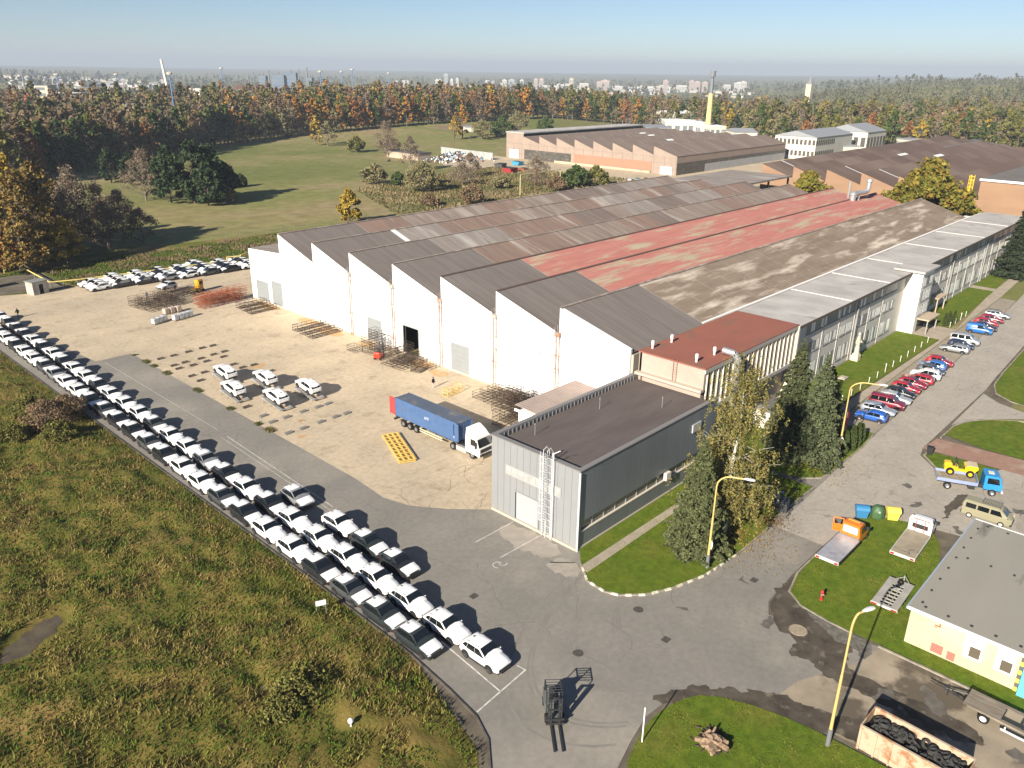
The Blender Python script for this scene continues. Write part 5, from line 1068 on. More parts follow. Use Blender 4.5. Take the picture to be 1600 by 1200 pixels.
# two recovery trucks on the grass (local +Y forward)
bedM=M('alloy_bed',(.52,.52,.54),(.42,.42,.45),scale=1.2,rough=.4,metal=.4,c3=(.3,.3,.32),scale3=.8,lo3=.6,hi3=.75)
bedB=M('worn_tan_bed',(.36,.31,.23),(.27,.23,.175),scale=.9,rough=.8,c3=(.08,.07,.06),scale3=.7,lo3=.64,hi3=.7)
def flatbed(label,loc,rz,pm,bm_,bedl,kind):
    t=thing('recovery_truck',label,'recovery truck',loc,rz)
    b=MB(); b.box(-1.12,1.12,-bedl,0,.72,.86); b.build('bed',bm_,t)
    b=MB(); b.box(-1.15,1.15,-bedl-.06,-bedl,.55,.84); b.build('tail_board',M('pale_tailboard',(.62,.58,.55)),t)
    for sg in (1,-1): b=MB(); b.box(*sorted((sg*.75,sg*1.1)),-bedl-.1,-bedl-.06,.6,.78); b.build('tail_light',tailM,t)
    b=MB()
    for sg in (1,-1): b.box(*sorted((sg*1.12,sg*1.18)),-bedl,0,.6,.86); b.box(*sorted((sg*.35,sg*.5)),-bedl+.3,2.0,.45,.72)
    b.build('chassis',darkM if kind=='o' else M('grey_rail',(.5,.5,.5)),t)
    secs=[]; roofh=2.35 if kind=='o' else 2.25
    for y,zb,zt,w_ in ((.12,.55,roofh-.08,.98),(.3,.45,roofh,1.0),(1.2,.45,roofh,1.0),(1.55,.45,roofh-.15,.98),(2.15,.45,1.3,1.0),(2.9,.45,1.08,.95),(3.15,.5,.85,.85)):
        secs.append([(w_,y,zb),(w_,y,min(1.15,zt-.05)),(w_*(.86 if zt>1.4 else .95),y,zt-.05),(w_*.6,y,zt),(-w_*.6,y,zt),(-w_*(.86 if zt>1.4 else .95),y,zt-.05),(-w_,y,min(1.15,zt-.05)),(-w_,y,zb)])
    b=MB(); b.loft(secs); b.build('cab',pm,t,smooth=30)
    b=MB(); b.add([(-.8,1.66,roofh-.2),(.8,1.66,roofh-.2),(.88,2.16,1.38),(-.88,2.16,1.38)],[(0,1,2,3)]); b.build('windscreen',carglass,t,fix=False)
    b=MB()
    for sg in (1,-1): b.add([(sg*.95,1.5,roofh-.3),(sg*.95,.6,roofh-.3),(sg*1.01,.6,1.3),(sg*1.01,1.95,1.3)],[(0,1,2,3)])
    b.build('side_windows',carglass,t,fix=False)
    if kind=='o':
        b=MB(); b.box(-.72,.72,.06,.115,1.35,2.05); b.build('rear_window_white',M('white_rear_panel',(.78,.77,.74)),t)
        b=MB()
        for x in (-.85,.85,-.3,.3): b.lathe([(0,0),(.1,0),(.12,.05)],10,0,Matrix.Translation((x,.06,1.0))@Matrix.Rotation(math.pi/2,4,'X'))
        b.box(-1.0,1.0,0,.1,.86,.93); b.build('work_lamp',rimM,t)
        b=MB(); b.cb((-1.55,.95,1.35),(1.05,.07,1.6),0,R(20),.03); d=b.build('open_door',pm,t); b=MB(); b.cb((-1.55,.95,1.72),(.8,.1,.6),0,R(20)); b.build('door_window',carglass,d)
        b=MB(); b.cb((0,.9,roofh+.05),(1.2,.25,.1),0,0,.03); b.build('light_bar',M('amber',(.6,.3,.05),rough=.2),t)
    else:
        b=MB(); b.ext([(-1.12,.86),(-1.12,2.2),(-.95,2.55),(.95,2.55),(1.12,2.2),(1.12,.86),(.8,.86),(.8,1.5),(-.8,1.5),(-.8,.86)],.0,.1,0,'y'); b.build('headboard',pm,t)
        b=MB(); b.box(-.75,.75,-.03,.0,1.25,1.75); b.build('headboard_opening',darkM,t)
        b=MB(); b.box(-.45,-.38,-.06,0,.9,2.2); b.box(.38,.45,-.06,0,.9,2.2); b.path([(-.8,-.05,2.3),(.8,-.05,2.3)],.05); b.build('red_strap',M('red_strap',(.35,.05,.04)),t)
    for sg in (1,-1): b=MB(); b.box(*sorted((sg*1.05,sg*1.28)),1.85,1.95,1.3,1.7); b.build('mirror',plast,t)
    wheels(t,[(sg*.9,y) for sg in (1,-1) for y in (2.35,-bedl*.62)],.34,.24)
    return t
flatbed('orange-cabbed recovery truck with a silver flat bed and open door on the grass',(74.9,22.55,.06),R(-90),paint('orange',(.62,.17,.02)),bedB if 0 else bedM,5.3,'o')
flatbed('white recovery truck with a worn tan flat bed and headboard on the grass',(81,17.7,.06),R(-90)+.04,paint('truck_white',(.75,.75,.74)),bedB,5.5,'w')
t=thing('car_trailer','unloaded grey car trailer with an open ladder frame on the grass','trailer',(68.8,15.95,.06),R(-90)+.03)
b=MB()
for sg in (1,-1): b.box(*sorted((sg*.5,sg*1.12)),-2.5,2.5,.55,.62)
b.box(-.5,.5,1.5,2.5,.54,.61); b.box(-.5,.5,-2.5,-2.2,.54,.61); b.build('deck',M('trailer_deck',(.4,.38,.35),(.3,.29,.27),scale=1.2,rough=.7),t)
b=MB()
for y in (-1.7,-1.2,-.6,0,.6,1.1): b.box(-.55,.55,y-.05,y+.05,.5,.6)
for sg in (1,-1): b.box(*sorted((sg*.2,sg*.28)),-2.2,1.5,.45,.58)
b.path([(-.5,.6,.57),(.5,1.1,.57)],.04); b.path([(.5,.6,.57),(-.5,1.1,.57)],.04); b.tube((-.7,2.5,.5),(0,3.6,.5),.05); b.tube((.7,2.5,.5),(0,3.6,.5),.05); b.tube((0,3.2,.1),(0,3.2,.85),.05); b.build('frame',M('trailer_frame',(.32,.31,.29),rough=.6),t)
b=MB(); b.box(-1.15,1.15,-2.6,-2.5,.42,.62); b.build('tail_board',M('pale_tailboard',(.62,.58,.55)),t)
for sg in (1,-1): b=MB(); b.box(*sorted((sg*.6,sg*1.12)),-2.64,-2.6,.45,.58); b.build('tail_light',tailM,t)
b=MB(); b.lathe([(.12,-.08),(.28,-.08),(.3,0),(.28,.08),(.12,.08)],14,0,Matrix.Translation((0,2.0,.68))); b.build('spare_wheel',tyreM,t)
wheels(t,[(sg*1.0,y) for sg in (1,-1) for y in (-.4,.35)],.28,.2)
# blue truck carrying a yellow dumper
bt=thing('tipper_truck','blue flat-sided truck with a low cab carrying a yellow dumper','truck',(96.6,17.6,.02),R(-158))
bp=paint('truck_blue',(.03,.24,.55)); bd=M('truck_bed_blue',(.22,.27,.42),(.28,.32,.45),scale=1,rough=.6)
b=MB(); b.box(-1.2,1.2,-3.1,1.1,1.0,1.12,1)
for sg in (1,-1): b.box(*sorted((sg*1.18,sg*1.25)),-3.1,1.1,1.0,1.42)
b.box(-1.2,1.2,1.05,1.12,1.0,1.6); b.box(-1.2,1.2,-3.15,-3.08,1.0,1.3); b.build('drop_side_bed',[bd,M('worn_boards',(.35,.3,.22),(.2,.17,.13),scale=2)],bt)
b=MB(); b.box(-.4,.4,-3,3.2,.6,.95); b.box(-1.1,1.1,.2,.9,.5,.95); b.build('chassis',darkM,bt)
b=MB(); b.loft([[(1.1,y,.75),(1.1,y,1.5),(1.0,y,zt),(-1.0,y,zt),(-1.1,y,1.5),(-1.1,y,.75)] for y,zt in ((1.7,2.35),(1.85,2.45),(3.0,2.45),(3.3,2.3),(3.55,1.55),(3.6,1.0))]); b.build('cab',bp,bt,smooth=30)
b=MB(); b.box(-.35,.35,2.1,2.7,2.46,2.5); b.build('roof_hatch',M('cream_hatch',(.6,.57,.45)),bt)
b=MB(); b.add([(-.95,3.36,2.2),(.95,3.36,2.2),(1.03,3.58,1.55),(-1.03,3.58,1.55)],[(0,1,2,3)]); 
for sg in (1,-1): b.add([(sg*1.08,3.1,2.2),(sg*1.08,2.0,2.2),(sg*1.115,2.0,1.5),(sg*1.115,3.3,1.5)],[(0,1,2,3)])
b.build('windows',carglass,bt,fix=False)
b=MB(); b.box(-1.15,1.15,3.55,3.75,.5,.8); b.build('bumper',M('pale_bumper',(.5,.5,.48)),bt)
wheels(bt,[(1.0,2.7),(-1.0,2.7),(1.0,-1.9),(-1.0,-1.9)],.42,.3)
dm=thing('site_dumper','yellow site dumper with a tipping skip on the blue truck bed','dumper',(97.6,18.6,1.14),R(22))
yp=paint('plant_yellow',(.72,.48,.01),rough=.45)
b=MB(); b.ext([(-.9,1.45),(-1.7,1.4),(-1.75,1.15),(-1.35,.55),(-.5,.5),(-.35,1.2)],-.75,.75); b.build('skip',yp,dm); b=MB(); b.ext([(-.5,1.32),(-.9,1.47),(-1.68,1.42),(-1.3,1.2)],-.68,.68); b.build('skip_load',M('pale_sand',(.5,.43,.3)),dm)
b=MB(); b.box(-.5,.5,.3,1.7,.45,1.0); b.cb((0,1.35,1.1),(.9,.8,.5),0,0,.08); b.box(-.15,.15,-.6,.6,.35,.6); b.build('engine_body',yp,dm)
b=MB(); b.path([(-.4,.5,.95),(-.4,.6,1.9),(.4,.6,1.9),(.4,.5,.95)],.04); b.cb((0,.8,1.05),(.45,.45,.12)); b.cb((0,1.0,1.3),(.45,.1,.4)); b.tube((0,.1,1),(0,.2,1.4),.03); b.build('seat_and_rollbar',darkM,dm)
for x,y in ((.75,-1.),(-.75,-1.),(.75,1.1),(-.75,1.1)):
    b=MB(); b.lathe([(.2,-.16),(.42,-.16),(.45,0),(.42,.16),(.2,.16)],14,0,Matrix.Rotation(math.pi/2,4,'Y')); w_=b.build('wheel',tyreM,dm); w_.location=(x,y,.45); b=MB(); sg=1 if x>0 else -1; b.lathe([(0,sg*.13),(.22,sg*.165)],12,0,Matrix.Rotation(math.pi/2,4,'Y')); b.build('rim',yp,w_,fix=False)
# olive van with roof rack
vn=thing('minibus','old olive-beige minibus with a roof rack parked behind the cream garage','minibus',(90.6,13.7,.02),R(183))
vp=M('paint_olive',(.27,.25,.165),rough=.45,coat=.3); b=MB()
b.loft([[(w_,y,.35),(w_,y,1.1),(w_*.88,y,zt-.1),(w_*.7,y,zt),(-w_*.7,y,zt),(-w_*.88,y,zt-.1),(-w_,y,1.1),(-w_,y,.35)] for y,zt,w_ in ((-2.35,1.75,.86),(-2.2,1.95,.9),(1.0,1.95,.9),(1.3,1.85,.9),(1.95,1.28,.88),(2.3,1.08,.84),(2.45,.85,.76))]); b.build('body',vp,vn,smooth=30)
b=MB(); b.add([(-.7,1.38,1.84),(.7,1.38,1.84),(.8,1.93,1.32),(-.8,1.93,1.32)],[(0,1,2,3)]); b.build('windscreen',carglass,vn,fix=False)
b=MB()
for sg in (1,-1):
    for ya,yb in ((-2.05,-1.05),(-.9,.2),(.35,1.2)): b.add([(sg*.86,ya,1.72),(sg*.86,yb,1.72),(sg*.915,yb+(.3 if yb>1 else 0),1.18),(sg*.915,ya,1.18)],[(0,1,2,3)])
b.build('side_windows',carglass,vn,fix=False)
b=MB()
for x in (-.6,.6): b.tube((x,-.6,2.08),(x,1.1,2.08),.025)
for k in range(8): b.tube((-.6,-.6+k*.24,2.08),(.6,-.6+k*.24,2.08),.02)
for x in (-.6,.6):
    for y in (-.6,1.1): b.tube((x,y,1.9),(x,y,2.2),.02)
b.path([(-.6,-.6,2.2),(.6,-.6,2.2),(.6,1.1,2.2),(-.6,1.1,2.2),(-.6,-.6,2.2)],.02); b.build('roof_rack',darkM,vn)
b=MB(); b.box(-.85,.85,2.3,2.5,.35,.55); b.box(-.85,.85,-2.45,-2.3,.35,.55); b.build('bumper',plast,vn)
wheels(vn,[(.8,1.5),(-.8,1.5),(.8,-1.55),(-.8,-1.55)],.32,.2,M('white_hubcap',(.65,.65,.63)))
# long low trailer, bottom right
t=thing('flat_trailer','long empty rusty flat trailer frame with a side wheel at the bottom right','trailer',(58.9,3.2,.02),R(-2))
rw=M('grey_weathered_wood',(.27,.23,.18),(.15,.125,.1),scale=1.5,rough=.9,stretch=(4,.4,1))
b=MB()
for sg in (1,-1): b.box(*sorted((sg*.8,sg*1.05)),-7,3.9,.75,.9)
b.box(-1.05,1.05,3.6,3.9,.74,.92); b.box(-.8,.8,1.4,3.6,.76,.88); b.build('deck',rw,t)
b=MB()
for y in (-5.5,-3.6,-1.7,.0,1.4): b.box(-.8,.8,y-.06,y+.06,.62,.82)
b.box(-1.28,-1.2,-7,1.2,.35,.5,1); b.box(-1.24,-1.2,.9,1.0,.35,.75,1); b.box(-1.24,-1.2,-2,-1.9,.35,.75,1); b.path([(-.5,3.9,.7),(0,5.6,.6),(.5,3.9,.7)],.06); b.tube((0,5.6,.6),(.25,6.6,.5),.05); b.tube((.3,4.4,.1),(-.3,4.9,.9),.04); b.tube((0,5.2,.1),(0,5.2,.8),.05); b.build('frame',[darkM,M('pale_side_rail',(.55,.54,.53))],t)
wheels(t,[(1.0,2.4),(-1.0,2.4),(1.0,-5),(-1.0,-5)],.4,.28,M('white_hubcap',(.65,.65,.63)))
# rusty skip full of tyres
sk=thing('tyre_skip','big rusty cream skip at the bottom edge, heaped with old tyres','skip',(50.0,8.1,.05),R(-90)-.03)
skm=M('rusty_cream_steel',(.46,.36,.26),(.33,.16,.08),scale=1.1,rough=.8,lo=.48,hi=.62)
b=MB(); L2,W2,H2=3.3,1.25,2.15
for sg in (1,-1):
    b.add([(-L2,sg*(W2-.1),.15),(L2,sg*(W2-.1),.15),(L2,sg*W2,H2),(-L2,sg*W2,H2)],[(0,1,2,3)]); b.add([(-L2,sg*(W2-.17),.15),(L2,sg*(W2-.17),.15),(L2,sg*(W2-.07),H2),(-L2,sg*(W2-.07),H2)],[(3,2,1,0)])
    for k in range(7): b.box(-L2+k*1.05+.0,-L2+k*1.05+.1,*sorted((sg*(W2-.02),sg*(W2+.08))),.15,H2-.05)
    b.box(-L2,L2,*sorted((sg*(W2-.1),sg*(W2+.08))),H2,H2+.1)
for sg in (1,-1): b.box(*sorted((sg*L2,sg*(L2+.08))),-W2,W2,.1,H2+.1)
b.box(-L2,L2,-W2+.1,W2-.1,.1,.18); b.build('tub',skm,sk,fix=False)
b=MB(); b.box(-L2+.05,L2-.05,-W2+.15,W2-.15,.2,1.6); b.build('dark_fill',M('black_rubbish',(.012,.012,.012)),sk)
tyre_me=MB().lathe([(.2,-.1),(.31,-.1),(.335,-.04),(.335,.04),(.31,.1),(.2,.1),(.17,0),(.2,-.1)],14).mesh('tyre',M('old_tyre',(.035,.035,.036),(.06,.058,.055),scale=3,rough=.9),smooth=True)
tg=random.Random(4)
for i in range(85):
    o=link('loose_tyre',tyre_me,None,'worn black tyre lying in the heap inside the rusty skip','tyre','old tyres heaped in the rusty skip')
    a=R(-90)-.03; lx,ly=tg.uniform(-2.9,2.9),tg.uniform(-.85,.85); o.location=(50.0+lx*math.cos(a)-ly*math.sin(a),8.1+lx*math.sin(a)+ly*math.cos(a),1.72+tg.uniform(0,.5)*(1.1-abs(ly)))
    o.rotation_euler=(tg.uniform(-.7,.7),tg.uniform(-.7,.7),0); o.scale=(tg.uniform(.85,1.2),)*3
# forklifts
def forklift(label,loc,rz,pm,big):
    t=thing('forklift',label,'forklift',loc,rz); k=1.15 if big else 1
    b=MB(); b.cb((0,-.55,.75),(1.15,1.5,.75),0,0,.1); b.cb((0,-1.15,.85),(1.15,.5,.95),0,0,.12); b.box(-.55,.55,.1,.75,.3,.5); b.build('body',pm,t)
    b=MB(); b.cb((0,-.35,1.2),(.5,.5,.12),0,0,.04); b.cb((0,-.62,1.5),(.5,.12,.55),0,0,.04); b.tube((0,.35,.6),(0,.1,1.35),.03); b.lathe([(.16,0),(.19,0),(.19,.03)],12,0,Matrix.Translation((0,.1,1.37))); b.build('seat',darkM,t)
    b=MB()
    for x in (-.5,.5): b.path([(x,.4,.6),(x,.3,2.1),(x,-.85,2.15),(x,-1.0,1.1)],.04)
    for y in (.3,.07,-.16,-.39,-.62,-.85): b.tube((-.5,y,2.13),(.5,y,2.13),.025)
    b.build('overhead_guard',darkM,t)
    b=MB()
    for x in (-.4,-.25,.25,.4): b.box(x-.05,x+.05,.8,.95,.1,2.2 if big else 2.5)
    for z in (.3,1.2,2.1): b.box(-.4,.4,.83,.9,z,z+.1)
    b.box(-.6,.6,.95,1.02,.15,.3); b.box(-.6,.6,.95,1.02,.5,.62); b.build('mast',darkM,t)
    for x in (-.26,.26): b=MB(); b.box(x-.07,x+.07,1.02,1.02+(2.1 if big else 1.2),.08,.13); b.box(x-.07,x+.07,.98,1.04,.08,.6); b.build('fork',darkM,t)
    wheels(t,[(.5,.55),(-.5,.55),(.48,-.95),(-.48,-.95)],.3,.24)
    t.scale=(k,)*3; return t
forklift('grey forklift driving across the junction with its long forks forward','' or (36.3,29.2,.01),R(137),M('paint_forklift_grey',(.12,.13,.13),rough=.5),True)
forklift('red forklift working among the black racks by the open doorway',(76.2,101.2,.01),R(-60),paint('forklift_red',(.62,.04,.02)),False)
oy=thing('yellow_machine','yellow-orange machine hood standing behind the heap of dark racks','machine',(75.2,161.6,0),R(20)); b=MB(); b.cb((0,0,1.5),(1.5,1.2,2.2),0,0,.15); b.cb((-1.0,0,.7),(1.6,1.2,.6),0,0,.1); b.build('hood',paint('machine_orange',(.7,.35,.02)),oy); b=MB(); b.box(-.5,.5,-.65,-.6,1.6,2.3); b.build('panel',darkM,oy); wheels(oy,[(.6,-.5),(-1.2,-.5),(.6,.5),(-1.2,.5)],.3,.2)
car('suv',CW,(69.8,165.2,.75),R(110),'white SUV lifted nose-up among the dark racks beside the orange machine',None,'parked_car','suv',film=True).rotation_euler=(R(6),R(0),R(110))
# ------------------------------------------------------------------ racks
rk=M('black_rack_steel',(.045,.04,.036),(.1,.065,.045),scale=1.2,rough=.7); rkr=M('red_oxide_steel',(.3,.085,.035),(.22,.07,.04),scale=1.5,rough=.8); rky=M('yellow_rack_steel',(.72,.52,.12),(.6,.4,.12),scale=1.5,rough=.6)
def rackmesh(L,W,H,nx,ny,r=.028,diag=True,top=True):
    b=MB()
    for x in (-L/2,L/2):
        for y in (-W/2,W/2): b.tube((x,y,0),(x,y,H),r,4)
    for z in (.05,H*.5,H-.02) if top else (.05,):
        for y in (-W/2,W/2): b.tube((-L/2,y,z),(L/2,y,z),r,4)
        for x in (-L/2,L/2): b.tube((x,-W/2,z),(x,W/2,z),r,4)
    for k in range(1,nx): x=-L/2+L*k/nx; b.tube((x,-W/2,.05),(x,W/2,.05),r*.8,4); b.tube((x,W/2,0),(x,W/2,H),r*.8,4); b.tube((x,-W/2,0),(x,-W/2,H*.5),r*.8,4)
    for k in range(1,ny): y=-W/2+W*k/ny; b.tube((-L/2,y,.05),(L/2,y,.05),r*.8,4)
    if diag: b.tube((-L/2,-W/2,.05),(L/2,-W/2,H*.5),r*.7,4); b.tube((L/2,W/2,.05),(-L/2,W/2,H-.02),r*.7,4)
    return b
rme=rackmesh(2.4,1.5,.95,3,2).mesh('frame',rk); rmr=rackmesh(2.4,1.5,.95,4,3).mesh('frame',rkr)
rg=random.Random(9)
def racks(x0,y0,nx,ny,nz,me,rz,where,group,dx=1.6,dy=2.5,drop=.0,name='steel_rack'):
    n=0
    for i in range(nx):
        for j in range(ny):
            hgt=nz if not callable(nz) else nz(i,j)
            for k in range(hgt):
                if rg.random()<drop: continue
                c,s=math.cos(rz),math.sin(rz); lx,ly=i*dx+rg.uniform(-.1,.1),j*dy+rg.uniform(-.1,.1)
                o=link(name,me,None,where+', '+('bottom' if k==0 else ordw(k+1)+' layer')+', row '+ordw(j+1)+', '+ordw(i+1)+' from left','rack',group)
                o.location=(x0+lx*c-ly*s,y0+lx*s+ly*c,.97*k+.01); o.rotation_euler=(0,0,rz+math.pi/2+rg.uniform(-.03,.03)+(math.pi if rg.random()<.5 else 0)); n+=1
    return n
grpk='black steel racks stacked in the yard'
racks(71.3,68.3,3,1,lambda i,j:5 if i<2 else 4,rme,0,'black rack, tall stacks beside ribbed shed',grpk)
racks(75.9,69.4,3,4,lambda i,j:[3,2,2,1][j],rme,0,'black rack, low stacks behind ribbed shed',grpk,drop=.1)
racks(75.5,95.2,3,2,lambda i,j:[2,3][j],rme,0,'black rack, block before open doorway',grpk,1.7,2.5)
racks(78.9,92.2,1,1,lambda i,j:1,rme,0,'single black rack right of doorway',grpk,1.6,2.5)
racks(76.6,104.4,2,1,lambda i,j:4,rme,0,'black rack, tall stack left of forklift',grpk,1.6,2.5)
racks(75.4,107.2,1,1,1,rme,0,'lone low black rack left of forklift',grpk)
def lowframe(p,L,W,rz,label,m=rk,H=.5):
    b=rackmesh(L,W,H,6,4,.04,True,True); b.path([(-L/2,0,.3),(L/2,0,.3)],.03); o=b.build('stillage',m,label=label,cat='frame'); o.location=(p[0],p[1],.01); o.rotation_euler.z=rz; return o
lowframe((77.2,92.3),2.6,1.8,R(20),'flat dark steel frame on the concrete right of the doorway block')
for i,(p,rz) in enumerate((((77.2,120.9),R(2)),((77.0,118.3),R(2)),((77.4,123.6),R(2)))): o=lowframe(p,6.2,1.7,rz,['black frame row in the middle of the rusty patch by the white wall','black frame row nearest the camera on the rusty patch by the white wall','black frame row farthest left on the rusty patch by the white wall'][i],H=1.05)
for i,(p,rz) in enumerate((((77.0,141.6),R(2)),((76.8,139.2),R(2)),((77.2,144.2),R(2)))): o=lowframe(p,5.6,1.5,rz,['black frame row in front of the left doors, middle','black frame row in front of the left doors, right','black frame row in front of the left doors, left'][i],H=1.1)
racks(61.6,154.4,5,3,lambda i,j:rg.choice([1,2,2]),rme,.15,'dark rack, wide heap left of orange machine',grpk,1.9,2.6,.12)
racks(66.5,159,5,2,lambda i,j:rg.choice([1,2]),rme,.15,'dark rack, heap before orange machine',grpk,1.8,2.6,.1)
racks(69.9,149.2,6,1,lambda i,j:3,rmr,.1,'red-oxide rack, front pile by white wall','red-oxide racks piled by the white wall',1.7,2.5)
racks(70.5,152.2,5,1,lambda i,j:2,rmr,.1,'red-oxide rack, back pile by white wall','red-oxide racks piled by the white wall',1.7,2.5)
b=MB(); A1=Vector((69.3,146.4,0)); B1=Vector((79.2,145.6,0)); 
for k in range(9): p=A1.lerp(B1,k/8); b.tube(p,p+Vector((0,0,1.)),.03,4)
b.tube(A1+Vector((0,0,1)),B1+Vector((0,0,1)),.03,4); b.tube(A1+Vector((0,0,.5)),B1+Vector((0,0,.5)),.03,4); b.build('barrier_rail',metalG,label='low grey barrier rail in front of the red-oxide racks',cat='railing')
b=rackmesh(3.2,1.1,1.1,3,2,.045); b.path([(-1.,-.55,.6),(-.6,-.55,1.05),(-.2,-.55,.6)],.04); b.path([(.4,-.55,.6),(.8,-.55,1.05),(1.2,-.55,.6)],.04); o=b.build('stillage',rky,label='upright yellow steel frame on the concrete behind the lorry',cat='frame'); o.location=(74.1,81.2,.01); o.rotation_euler.z=R(5)
b=MB()
for z in (.08,.3):
    for x in (-.95,-.32,.32,.95): b.box(x-.06,x+.06,-3.1,3.1,z-.05,z+.05)
    for k in range(9): y=-3.05+k*.762; b.box(-1,1,y-.05,y+.05,z-.04,z+.06)
for k in range(8):
    for x in (-.6,.1,.65): b.tube((x,-3.0+k*.76,.1),(x+.3,-2.5+k*.76,.3),.04,4)
o=b.build('lattice_pallet',rky,label='long flat yellow lattice frame lying beside the lorry',cat='frame'); o.location=(56.8,72.5,.01); o.rotation_euler.z=R(-23.6); o.scale=(1.05,1.35,1)
# wheel-stop blocks on the yard
chk=M('black_ramp_block',(.06,.05,.042),(.12,.095,.075),scale=2,rough=.85); chk2=M('grey_ramp_block',(.2,.2,.19),(.13,.12,.11),scale=2,rough=.7)
def chock(m): 
    b=MB(); b.ext([(-.22,0),(-.22,.1),(.1,.24),(.22,.24),(.22,0)],-.55,.55); return b.mesh('ramp_block',m)
cmA,cmB=chock(chk),chock(chk2)
CH=[(57.8,126.2),(59.7,126.1),(55.3,126),(52.7,125.9),(50.5,125.9),(59.6,121.9),(57.6,121.8),(55.2,121.4),(52.5,121.5),(50.6,121.3),(58.2,119.6),(55.2,119.5),(52.8,119.3),(50.5,119.4),(52.5,115),(50.4,114.9),(50.4,112.1),(57.5,115.1),(59.7,112.6),(57.8,112.8),(60.1,108.2),(56.8,98.6),(50.1,97.9),(50.1,93.5),(49.9,90.8),(52.1,90.8),(54.8,90.9),(57.2,90.8),(58.8,90.8),(49.5,86.2),(51.7,86.1),(54.5,86.2),(56.9,86.2),(58.7,86.1)]
rows_=sorted({round(y) for x,y in CH})
for x,y in CH:
    nearer=y<95; rr_=[q for q in CH if abs(q[1]-y)<.8]; k=sorted(rr_).index((x,y)); 
    o=link('ramp_block',cmB if nearer else cmA,None,('grey' if nearer else 'dark')+' wedge block, %s from the asphalt in the %s row from near'%(ordw(k+1),ordw(len([1 for v in sorted({round(q[1]/2.2) for q in CH}) if v<=round(y/2.2)]))),'wedge block','wedge blocks on the yard'); o.location=(x,y,.01); o.rotation_euler.z=R(2)
# wrapped pallets near the racks
pw=[M('white_wrap',(.55,.56,.57),(.3,.32,.35),scale=2,rough=.35),M('brown_wrap',(.42,.33,.27),(.5,.42,.36),scale=2,rough=.5)]
pl=[((58.19,145.01,0.00),0),((59.22,145.41,0.00),0),((60.25,145.81,0.00),0),((61.96,144.71,0.00),0),((63.02,144.83,0.00),0),((64.00,145.04,0.00),0),((64.99,145.25,0.00),0),((62.56,150.02,0.00),1),((63.74,150.08,0.00),1),((65.01,150.06,-0.00),1)]
for i,(p,k) in enumerate(pl):
    t=thing('wrapped_pallet',('film-wrapped grey' if not k else 'brown')+' pallet load near the rack heap, %s from the left of its line'%ordw((i if not k else i-7)+1),'pallet load',p,R(12)); b=MB(); b.cb((0,0,.68),(.95,1.0,1.0),0,0,.06); b.build('load',pw[k],t); b=MB()
    for z in (.03,.13): 
        for q in (-.4,0,.4): b.box(-.5,.5,q-.07,q+.07,z-.02,z+.02)
    b.build('pallet',M('pallet_wood',(.35,.26,.16)),t)
# ------------------------------------------------------------------ street lamps, bins, small things
lyel=M('lamp_pole_yellow',(.62,.44,.14),(.52,.38,.16),scale=.8,rough=.6); lsl=M('lamp_sleeve_grey',(.16,.165,.17),rough=.7); lhd=M('lamp_head_grey',(.6,.62,.63),rough=.35)
def lamp(label,p,arm,h,signs=0):
    t=thing('street_lamp',label,'street lamp',p); d=Vector((arm[0],arm[1],0)); L=d.length; d.normalize()
    b=MB(); b.tube((0,0,0),(0,0,1.5),.17,10); b.build('base_sleeve',lsl,t)
    b=MB(); b.tube((0,0,1.5),(0,0,h*.55),.12,10,0,.1); pts=[Vector((0,0,h*.55))]+[Vector((0,0,h-1.2))]+[Vector((0,0,h-1.2))+d*(L*.55*(1-math.cos(R(a))))+Vector((0,0,1.2*math.sin(R(a)))) for a in (20,40,60,80)]+[Vector((0,0,h))+d*L]; b.path(pts,.075,8); b.build('pole',lyel,t,smooth=True)
    e=pts[-1]; a=math.atan2(d.y,d.x); b=MB(); T_=Matrix.Translation(e)@Matrix.Rotation(a,4,'Z')
    b.loft([[T_@Vector((x,w_*math.cos(q*math.pi/4),.06+hh*math.sin(q*math.pi/4))) for q in range(8)] for x,w_,hh in ((-.15,.07,.07),(.1,.16,.11),(.55,.2,.13),(.85,.13,.08))]); b.build('lamp_head',lhd,t,smooth=True)
    if signs==1: b=MB(); b.cb((.0,-.2,2.8),(.5,.08,.5),0,R(40)); b.cb((.12,-.1,2.3),(.35,.06,.3),0,R(40)); b.build('sign_plate',flash,t)
    if signs==2:
        b=MB(); b.lathe([(0,-.02),(.32,-.02),(.32,.02),(0,.02)],16,0,Matrix.Translation((-.14,-.05,2.8))@Matrix.Rotation(R(-90),4,'Y')); b.box(-.17,-.12,-.25,.25,2.0,2.4); b.build('sign_plate',M('sign_back_grey',(.6,.6,.6)),t)
lamp('yellow street lamp nearest the camera, beside the grass at the bottom right',(47.8,13.1,.05),(.8,-.35),11.4)
lamp('yellow street lamp with a small plate in front of the weeping birch',(61.1,30.75,.1),(.9,-2.3),10.2,1)
lamp('yellow street lamp with a round sign beside the tall spruces',(93.3,31.2,.1),(1.0,-3.),10.5,2)
pole=thing('white_post','slim white post on the grass at the bottom, left of the tree stump','post',(38.75,22.89,0.00)); b=MB(); b.tube((0,0,0),(0,0,3.2),.05,8); b.build('post',M('white_paint',(.78,.78,.78)),pole)
sg_=thing('sign_board','small white board on two legs in the rough field beside the cars','sign',(30.97,51.41,0.00),R(-25)); b=MB(); b.box(-.45,.45,-.03,.03,1.1,1.6); b.build('board',M('white_paint',(.78,.78,.78)),sg_); b=MB(); b.tube((-.4,0,-.3),(-.4,0,1.2),.035); b.tube((.4,0,-.3),(.4,0,1.2),.035); b.build('legs',metalG,sg_)
